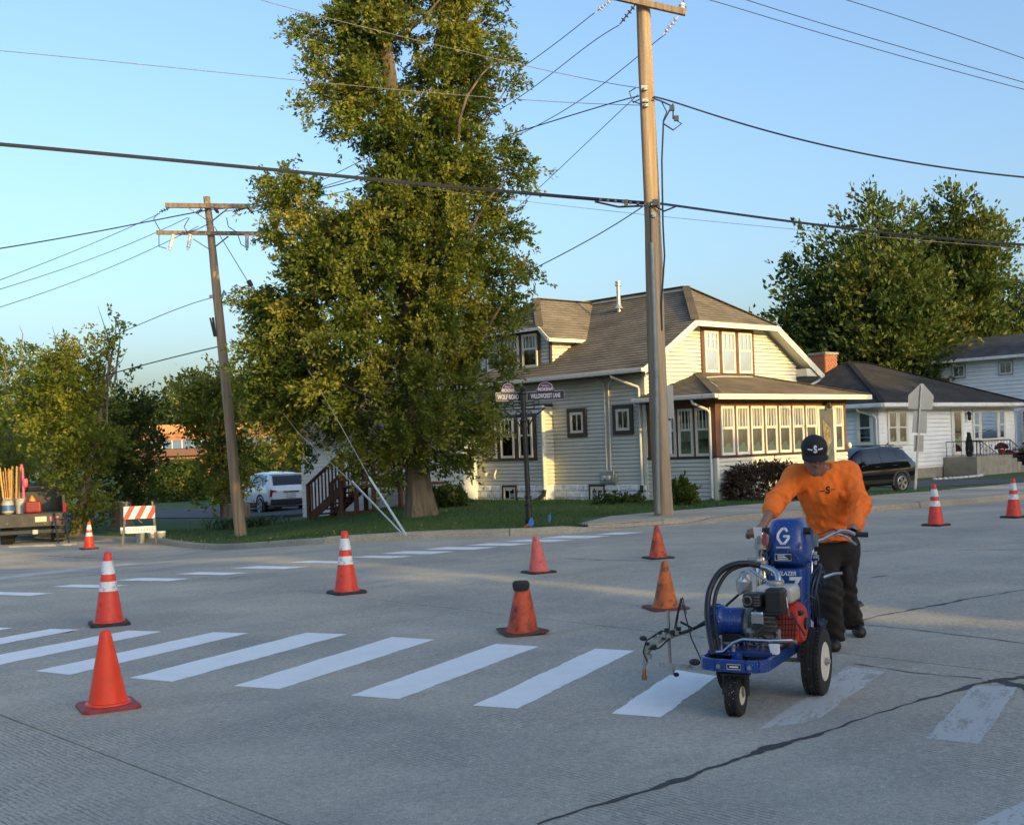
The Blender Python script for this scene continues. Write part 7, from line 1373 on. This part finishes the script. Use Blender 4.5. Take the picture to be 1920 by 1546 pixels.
for a, b, r in (((1262, 1188), (1240, 1196), .018), ((1240, 1196), (1220, 1208), .022), ((1220, 1208), (1212, 1222), .024), ((1212, 1222), (1208, 1246), .018), ((1208, 1246), (1208, 1256), .012), ((1232, 1198), (1226, 1190), .012), ((1256, 1186), (1270, 1180), .014)): gm.cyl(mp(*a, 'x', GX), mp(*b, 'x', GX), r, n=10)
for c in ((1245, 1190), (1256, 1192), (1270, 1184), (1232, 1202), (1216, 1230)): gm.box(mp(*c, 'x', GX+.01), (.035, .03, .028))
gun = gm.build('spray_gun', ALU, mac, smooth=False); m = MB()
for c, s in (((1262, 1184), .03), ((1250, 1180), .025), ((1238, 1186), .022), ((1226, 1214), .03), ((1272, 1178), .028), ((1214, 1206), .024), ((1244, 1196), .02)): m.box(mp(*c, 'x', GX+.02), (s, s, s*.8))
for q in (((1262, 1186), (1240, 1182), (1222, 1194)), ((1256, 1196), (1236, 1214), (1216, 1216)), ((1230, 1190), (1212, 1200), (1206, 1222), (1214, 1240))): m.tube([mp(*c, 'x', GX+.03) for c in q], .006, 6)
m.build('gun_clamps', EBLK, gun, bevel=.003); MB().ell(mp(1206, 1196, 'x', GX), (.02, .025, .016)).build('gun_knob', EBLK, mac); m = MB(); m.cyl(mp(1208, 1254, 'x', GX), mp(1208, 1266, 'x', GX), .013, n=8); m.cyl(mp(1208, 1266, 'x', GX), mp(1208, 1274, 'x', GX), .020, .016, n=8); m.build('spray_tip', BRASS, mac, smooth=True)
m = MB(); m.tube([mp(1264, 1182, 'x', GX), mp(1270, 1150, 'x', GX), mp(1277, 1121, 'x', GX), mp(1283, 1145, 'x', .38), mp(1296, 1195, 'x', .45), mp(1314, 1235, 'x', .6), mp(1320, 1243, 'x', .68)], .0045, 6); m.tube([mp(1266, 1190, 'x', GX), mp(1272, 1150, 'x', GX), mp(1280, 1119, 'x', GX), mp(1287, 1150, 'x', .38)], .0035, 5); m.build('trigger_cable', EBLK, mac, smooth=True)
MB().tube([mp(1276, 1165, 'x', GX), mp(1300, 1178, 'x', .3), mp(1345, 1150, 'x', .1), mp(1395, 1105, 'x', .05)], .008, 7).build('spray_hose', HOSEM, mac, smooth=True)

# ================================================================== THE WORKER (implicit surfaces meshed by surface nets)
def surfnet(fn, lo, hi, h):
    lo = np.array(lo); n = np.ceil((np.array(hi)-lo)/h).astype(int)+1; ax = [lo[k]+h*np.arange(n[k]) for k in range(3)]
    P = np.stack(np.meshgrid(*ax, indexing='ij'), -1).reshape(-1, 3); f = np.empty(len(P), np.float32)
    for i in range(0, len(P), 200000): f[i:i+200000] = fn(P[i:i+200000])
    f = f.reshape(n); ins = f < 0; acc = np.zeros((*(n-1), 3), np.float32); cnt = np.zeros(n-1, np.float32); base = np.stack(np.meshgrid(*[np.arange(k-1) for k in n], indexing='ij'), -1).astype(np.float32)
    S = lambda A, o: A[o[0]:o[0]+n[0]-1, o[1]:o[1]+n[1]-1, o[2]:o[2]+n[2]-1]
    for a in range(3):
        for u in (0, 1):
            for v in (0, 1):
                o0 = [0, 0, 0]; o0[(a+1) % 3] = u; o0[(a+2) % 3] = v; o1 = list(o0); o1[a] = 1; fa, fb = S(f, o0), S(f, o1); x = (fa < 0) != (fb < 0); t = np.where(x, fa/np.where(x, fa-fb, 1), 0)
                for k in range(3): acc[..., k] += np.where(x, (o0[k] if k != a else t), 0)
                cnt += x
    act = cnt > 0; idx = -np.ones(act.shape, int); idx[act] = np.arange(act.sum()); V3 = lo+h*(base[act]+acc[act]/cnt[act][:, None]); Q = []
    for a in range(3):
        b, c = (a+1) % 3, (a+2) % 3; sl0 = [slice(None)]*3; sl1 = [slice(None)]*3; sl0[a] = slice(0, -1); sl1[a] = slice(1, None); s0, s1 = ins[tuple(sl0)], ins[tuple(sl1)]; ch = np.argwhere(s0 != s1); ch = ch[(ch[:, b] > 0) & (ch[:, c] > 0) & (ch[:, b] < n[b]-1) & (ch[:, c] < n[c]-1)]
        if not len(ch): continue
        q = []
        for db, dc in ((-1, -1), (0, -1), (0, 0), (-1, 0)): e = ch.copy(); e[:, b] += db; e[:, c] += dc; q.append(idx[e[:, 0], e[:, 1], e[:, 2]])
        q = np.stack(q, 1); fl = ~s0[ch[:, 0], ch[:, 1], ch[:, 2]]; q[fl] = q[fl][:, ::-1]; Q.append(q)
    Q = np.concatenate(Q); return V3, Q[(Q >= 0).all(1)]
def sminl(ds, k):
    d = ds[0]
    for e in ds[1:]:
        hh = np.clip(.5+.5*(e-d)/k, 0, 1); d = e*(1-hh)+d*hh-k*hh*(1-hh)
    return d
def caps(p, a, b, r0, r1, flat=None):
    a, b = np.array(a), np.array(b); ab = b-a; t = np.clip(((p-a)@ab)/(ab@ab), 0, 1)[:, None]; q = p-(a+t*ab)
    if flat is not None: ax, s = flat; ax = np.array(ax)/np.linalg.norm(ax); q = q+np.outer(q@ax, ax)*(s-1)
    return np.linalg.norm(q, axis=1)-(r0+(r1-r0)*t[:, 0])
def elld(p, c, r, R=None):
    q = p-np.array(c); q = q@R if R is not None else q; r = np.array(r); k = np.linalg.norm(q/r, axis=1); return (k-1)*r.min()*.5+(k-1)*np.linalg.norm(q, axis=1)/np.maximum(k, 1e-4)*.5
def noise3(p, s, seed=0): r = np.random.default_rng(seed); return sum(np.sin(p@(r.normal(0, 1, 3)*s*(1+.5*i))+r.uniform(0, 6))/(1+.5*i) for i in range(4))/2.3
wb = G(1566, 1212); W0 = np.array((wb[0], wb[1], 0.)); man = thing('person', 'worker in a bright orange long sleeved shirt and black cap, leaning on the striping machine', 'person', W0)
SKIN = M_('skin_brown', (.27, .135, .088), .5, var=.10, scale=25, bump=.06, bscale=120); SHIRT = M_('shirt_orange', (.95, .19, .015), .8, var=.06, scale=9, bump=.25, bscale=300, dirt=(.62, .10, .012), dscale=7, dlo=.58, dhi=.8); PANTS = M_('trousers_black', (.011, .0095, .009), .85, var=.25, scale=10, bump=.25, bscale=180, dirt=(.05, .045, .04), dscale=9, dlo=.6, dhi=.8); BOOT = M_('boot_black', (.013, .011, .010), .5, var=.25, scale=14, bump=.2); CAPM = M_('cap_black', (.010, .010, .012), .75, var=.15, scale=20, bump=.1, bscale=200); BEARD = M_('beard_grey', (.15, .135, .12), .9, var=.6, scale=90); HAIR = M_('hair_black', (.012, .010, .009), .9)
B = lambda x, y, Y: D(x, y, Y)
hips = B(1560, 1022, 9.00); hR, hL = B(1540, 1030, 8.96), B(1582, 1026, 9.02); kR, kL = B(1554, 1112, 8.84), B(1581, 1108, 9.22); aR_, aL_ = B(1563, 1194, 8.98), B(1601, 1172, 9.56)
sR, sL = B(1492, 895, 8.66), B(1589, 888, 8.74); eR, eL = B(1455, 940, 8.44), B(1613, 945, 8.56); wR_, wL_ = B(1430, 986, 8.22), B(1602, 988, 8.29); neck = B(1538, 884, 8.70); chest = B(1543, 920, 8.74); belly = B(1556, 985, 8.90)
HC = B(1527, 850, 8.45); fd = np.array((-.16, -.88, -.42)); fd /= np.linalg.norm(fd); rt = np.cross(fd, (0, 0, 1.)); rt /= np.linalg.norm(rt); hu = np.cross(rt, fd); HR = np.stack([rt, fd, hu], 1)   # head frame: right, face, up
def HL(x, y, z): return HC+HR@np.array((x, y, z))
grR = MR+mf*(-.575)+ml*(-.165)+np.array((0, 0, .948)); gripR = lambda q: MR+mf*q[0]+ml*q[1]+np.array((0, 0, q[2]))
gR0, gR1 = gripR(mp(1424, 1003, 'x', -.56)), gripR(mp(1402, 1002, 'x', -.60)); gL0, gL1 = gripR(mp(1590, 998, 'x', -.62)), gripR(mp(1612, 1002, 'x', -.655))
def hand(p, wrist, g0, g1, side):
    """palm over the grip, four fingers curled round it and a thumb from the palm's side"""
    g0, g1 = np.array(g0), np.array(g1); ax = (g1-g0)/np.linalg.norm(g1-g0); c = (g0+g1)/2; up = wrist-c; up -= ax*(up@ax); up /= np.linalg.norm(up); fw = np.cross(ax, up)
    if fw@np.array((0, -1., 0)) < 0: fw = -fw
    L = []; pc = c+up*.030; L.append(caps(p, wrist, pc+up*.02, .029, .031)); L.append(elld(p, pc-fw*.006, (.044, .026, .030), np.stack([ax, fw, up], 1)))
    for k in range(4):
        o = c+ax*(-.036+.024*k); ln = (.92, 1.0, .97, .82)[k]; K = o+up*.036+fw*.018; A = o+fw*.036*ln+up*.010; T_ = o+fw*.024*ln-up*.020; E_ = o-fw*.006-up*.024; L += [caps(p, pc+ax*(-.030+.02*k), K, .013, .0115), caps(p, K, A, .0112, .0102), caps(p, A, T_, .0102, .0092), caps(p, T_, E_, .0092, .0082)]
    th = c+ax*(-.046 if side > 0 else .046); L += [caps(p, pc-fw*.012, th+up*.022-fw*.012, .017, .0135), caps(p, th+up*.022-fw*.012, th-fw*.020-up*.006, .0130, .0115), caps(p, th-fw*.020-up*.006, th-fw*.004-up*.026, .0112, .009)]
    return sminl(L, .007)
def head(p):
    q = (p-HC)@HR; e = lambda c, r: elld(q, c, r); cp = lambda a, b, r0, r1: caps(q, a, b, r0, r1)
    d = sminl([e((0, -.018, .030), (.074, .094, .088)), e((0, .022, -.054), (.059, .068, .078)), e((0, .054, -.110), (.032, .030, .024)), cp((-.048, .02, -.06), (.0, .054, -.110), .025, .024), cp((.048, .02, -.06), (.0, .054, -.110), .024, .024)], .035)
    d = sminl([d, cp((-.040, .068, .012), (.040, .068, .012), .014, .014), cp((0, .080, .0), (0, .104, -.036), .008, .014), e((0, .102, -.038), (.019, .013, .011)), e((-.040, .056, -.028), (.022, .02, .017)), e((.040, .056, -.028), (.022, .02, .017))], .012)
    d = np.maximum(d, -np.minimum(e((-.032, .088, -.006), (.017, .013, .010)), e((.032, .088, -.006), (.017, .013, .010)))*1.0); d = sminl([d, e((-.032, .074, -.006), (.014, .012, .010)), e((.032, .074, -.006), (.014, .012, .010)), e((0, .084, -.066), (.024, .012, .006)), e((0, .082, -.078), (.021, .012, .007))], .004)
    for s in (-1, 1): d = sminl([d, e((s*.079, -.012, -.008), (.009, .020, .032))], .008)
    return d
def body(p):
    nk = caps(p, HL(0, -.035, -.06), neck+np.array((0, .03, -.02)), .056, .066)
    tor = sminl([caps(p, chest, belly, .13, .125, ((0, 1, 0), 1.25)), caps(p, sR, sL, .07, .07), elld(p, hips, (.15, .11, .12))], .08)
    L = [tor, nk, caps(p, sR, eR, .052, .043), caps(p, eR, wR_, .043, .027), caps(p, sL, eL, .052, .043), caps(p, eL, wL_, .043, .027), caps(p, hR, kR, .08, .052), caps(p, kR, aR_, .052, .035), caps(p, hL, kL, .08, .052), caps(p, kL, aL_, .052, .035)]
    d = sminl(L, .03); d = sminl([d, head(p)], .018); return np.minimum(np.minimum(d, hand(p, wR_, gR0, gR1, -1)), hand(p, wL_, gL0, gL1, 1))
def shirt(p):
    ox = np.array((.06, 0, 0)); tor = sminl([caps(p, chest-ox, belly-ox*.7, .118, .108), caps(p, chest+ox, belly+ox*.9, .118, .110), caps(p, chest, belly, .135, .125), caps(p, sR+(sL-sR)*.10, sL-(sL-sR)*.10, .082, .082), caps(p, neck+np.array((-.05, .05, .0)), sR, .062, .08), caps(p, neck+np.array((.05, .05, .0)), sL, .062, .08), elld(p, chest+np.array((0, .10, .02)), (.17, .09, .15)), caps(p, belly, B(1557, 1012, 8.95), .142, .145, ((0, 1, 0), 1.05))], .06)
    cR, cL = eR+(wR_-eR)*.26, eL+(wL_-eL)*.88
    aRm = sminl([caps(p, sR, eR, .084, .070), caps(p, eR, cR, .070, .062)], .04); aLm = sminl([caps(p, sL, eL, .084, .074), caps(p, eL, cL, .074, .050)], .04)
    d = sminl([tor, aRm, aLm], .055)
    # folds: drag lines from the shoulders, gathers at elbows and waist
    fo = np.abs(noise3(p*np.array((1.25, 1, .42)), 24, 3)); d = d+(.011-.022*fo)*.8*np.clip((chest[2]+.12-p[:, 2])*5, .25, 1)+.005*noise3(p, 60, 5)
    for e, c in ((eR, .10), (eL, .11)): w = np.exp(-np.sum((p-e)**2, 1)/(2*.075**2)); d = d+w*.007*np.sin(((p-e)@np.array((.3, .5, .8)))*110)
    w = np.exp(-((p[:, 2]-belly[2]+.02)**2)/(2*.07**2)); d = d+w*.008*np.sin(p[:, 2]*75+p[:, 0]*24)
    for cc, ee in ((cR, eR), (cL, eL)):
        n = (cc-ee)/np.linalg.norm(cc-ee); near = np.linalg.norm(p-cc, axis=1) < .15; d = np.where(near, np.maximum(d, (p-cc)@n-.02), d); ring = np.linalg.norm((p-cc)-np.outer((p-cc)@n, n), axis=1)
    cuffs = np.minimum(caps(p, cR-(cR-eR)/np.linalg.norm(cR-eR)*.02, cR+(cR-eR)/np.linalg.norm(cR-eR)*.014, .071, .069), caps(p, cL-(cL-eL)/np.linalg.norm(cL-eL)*.02, cL+(cL-eL)/np.linalg.norm(cL-eL)*.014, .060, .058))
    d = sminl([d, cuffs], .008); hem = B(1557, 1013, 8.95)[2]; d = np.maximum(d, hem+.012*np.sin(p[:, 0]*22)+.004*np.sin(p[:, 0]*60)-p[:, 2])
    nd = np.linalg.norm(p-(neck+np.array((0, -.02, .06))), axis=1)-.078; return np.maximum(d, -nd)
def trousers(p):
    d = sminl([elld(p, hips+np.array((0, 0, .0)), (.175, .13, .16)), caps(p, hR, kR, .118, .092), caps(p, kR, aR_+(kR-aR_)*.06, .088, .080), caps(p, hL, kL, .118, .090), caps(p, kL, aL_+(kL-aL_)*.10, .088, .078)], .05)
    for k_, s in ((kR, 1.), (kL, 1.), (aR_, 1.2), (aL_, 1.2)): w = np.exp(-np.sum((p-k_)**2, 1)/(2*.09**2)); d = d+w*.014*s*np.sin(p[:, 2]*80+p[:, 0]*40+p[:, 1]*20)
    d = d+.010*noise3(p*np.array((1.2, 1.2, .4)), 28, 11)
    pk = elld(p, B(1588, 1082, 8.98), (.050, .055, .085)); d = sminl([d, pk], .02); return d
def boot(p, a, tdir, pitch):
    hz = .04 if pitch == 0 else .10; heel = np.array((a[0], a[1]+.03, hz)); toe = np.array((a[0], a[1], 0))+tdir*.17; toe[2] = .036
    d = sminl([caps(p, a+np.array((0, 0, .03)), heel+np.array((0, -.02, .02)), .058, .05), caps(p, heel, toe, .042, .040), elld(p, toe-tdir*.03+np.array((0, 0, .012)), (.048, .062, .042))], .03); return np.maximum(d, .003-p[:, 2])
def smesh(fn, lo, hi, h, name, mat, parent):
    v, q = surfnet(fn, lo, hi, h); v = v-W0; me = bpy.data.meshes.new(name); me.from_pydata(v.tolist(), [], q.tolist()); me.materials.append(mat); me.polygons.foreach_set('use_smooth', [True]*len(me.polygons)); o = bpy.data.objects.new(name, me); COL.objects.link(o); o.parent = parent; return o
smesh(body, (W0[0]-1.0, 7.95, .02), (W0[0]+.42, 9.72, 1.72), .0088, 'body', SKIN, man)
smesh(lambda p: shirt(p), (W0[0]-.8, 8.1, .78), (W0[0]+.45, 9.25, 1.52), .0085, 'shirt', SHIRT, man)
smesh(trousers, (W0[0]-.3, 8.6, .05), (W0[0]+.42, 9.78, 1.02), .011, 'trousers', PANTS, man); smesh(lambda p: boot(p, aR_, np.array((-.25, -.97, 0)), 0.), (W0[0]-.25, 8.65, 0), (W0[0]+.25, 9.2, .2), .008, 'boot', BOOT, man); smesh(lambda p: boot(p, aL_, np.array((0., -1., 0)), -.35), (W0[0]-.1, 9.15, 0), (W0[0]+.45, 9.8, .24), .008, 'boot', BOOT, man)
# hair, beard, cap
def cap_(p):
    q = (p-HC)@HR; dome = np.maximum(elld(q, (0, -.012, .040), (.092, .108, .090)), .018+.12*np.clip(-q[:, 1], 0, .2)*.3-q[:, 2]-.0); return dome
smesh(cap_, HC-.2, HC+.22, .006, 'cap', CAPM, man); cap_o = [o for o in man.children if o.name.startswith('cap')][0]
m = MB(); vs = []; nu = 14
for j, off in ((0, 0), (1, .004)):
    for i in range(nu+1):
        a = -1.25+2.5*i/nu
        for r in (0, 1, 2, 3):
            x = math.sin(a)*(.083+.004*r); y = .02+math.cos(a)*.078+r*.019*max(0, math.cos(a))**.7; z = .030-.007*r*max(0, math.cos(a))-.014*(math.sin(a)**2)*(1+.45*r)+off; vs.append(HL(x, y, z)-W0)
K = (nu+1)*4; fs = []
for i in range(nu):
    for r in range(3): a = i*4+r; fs += [(a, a+4, a+5, a+1), (K+a, K+a+1, K+a+5, K+a+4)]
    fs += [(i*4+3, i*4+7, K+i*4+7, K+i*4+3), (i*4, K+i*4, K+i*4+4, i*4+4)]
m.add(vs, fs); m.build('visor', CAPM, cap_o, smooth=True)
MB().ell(HL(0, -.012, .131)-W0, .009).build('button', CAPM, cap_o)
def capf(v):
    u, w = -v[0], v[1]; a = u/.098; z = .072+w; k = math.sqrt(max(0, 1-((z-.04)/.09)**2)); return tuple(HL(math.sin(a)*.0935*k, -.012+math.cos(a)*.1095*k+v[2], z)-W0)
text_mesh('logo_letter', 'S', .062, WPR, cap_o, capf, .004, .002)
def strip(u0, u1, w0, w1, F):
    m = MB(); vs = [F((u0+(u1-u0)*i/4, w, o)) for o in (.0, .003) for w in (w0, w1) for i in range(5)]; m.add(vs, [(10+i, 11+i, 16+i, 15+i) for i in range(4)]); return m
strip(-.062, -.022, -.004, .004, capf).build('logo_bar', WPR, cap_o); strip(.022, .062, -.002, .006, capf).build('logo_bar', WPR, cap_o)
def beard(p):
    q = (p-HC)@HR; b = np.minimum(elld(q, (0, .068, -.113), (.035, .030, .028)), sminl([elld(q, (-.030, .066, -.088), (.010, .018, .030)), elld(q, (.030, .066, -.088), (.010, .018, .030)), elld(q, (-.014, .094, -.058), (.018, .010, .008)), elld(q, (.014, .094, -.058), (.018, .010, .008))], .008)); return b+.0015*noise3(p, 400, 2)
smesh(beard, HC-.2, HC+.2, .0055, 'beard', BEARD, man)
def hair(p): q = (p-HC)@HR; return np.maximum(elld(q, (0, -.030, .005), (.079, .088, .075)), q[:, 1]-.0)
smesh(hair, HC-.2, HC+.2, .008, 'hair', HAIR, man)
m = MB()
for s in (-1, 1): m.ell(HL(s*.032, .0835, -.006)-W0, (.0085, .0085, .0085))
m.build('eyes', M_('eye_dark', (.03, .02, .015), .2), man, smooth=True); m = MB()
for s in (-1, 1): m.tube([HL(s*.014, .093, .010)-W0, HL(s*.032, .090, .016)-W0, HL(s*.050, .078, .010)-W0], .0042, 5)
m.build('eyebrows', HAIR, man)
# chest print: projected onto the shirt front
dg = bpy.context.evaluated_depsgraph_get(); shirt_o = [o for o in man.children if o.name.startswith('shirt')][0]
from mathutils.bvhtree import BVHTree
sv = [v.co.copy() for v in shirt_o.data.vertices]; bvh = BVHTree.FromPolygons(sv, [tuple(p.vertices) for p in shirt_o.data.polygons])
LC = B(1552, 919, 8.60)-W0; tilt = math.radians(4)
def onshirt(v):
    o = Vector((LC[0]+v[0], LC[1]-.8, LC[2]+v[1]+v[0]*math.tan(tilt))); h = bvh.ray_cast(o, Vector((0, 1, 0))); y = h[0].y if h[0] else LC[1]; return (o.x, y-.0025-v[2]*.5, o.z)
INK = M_('print_black', (.02, .012, .012), .7); text_mesh('logo_letter', 'S', .070, INK, shirt_o, onshirt, .003, .003); strip(-.062, -.022, -.004, .003, lambda v: onshirt((v[0], v[1], v[2]))).build('logo_bar', INK, shirt_o); strip(.020, .055, .0, .006, lambda v: onshirt((v[0], v[1], v[2]))).build('logo_bar', INK, shirt_o)
m = MB()
for _ in range(26):
    x, z = random.uniform(-.22, .22), random.uniform(-.36, .02); q = onshirt((x, z, 0)); m.ell(q, (random.uniform(.002, .005), .0015, random.uniform(.002, .004)), 5, 3)
m.build('paint_specks', M_('speck_dark', (.25, .06, .02), .7), shirt_o)['kind'] = 'stuff'
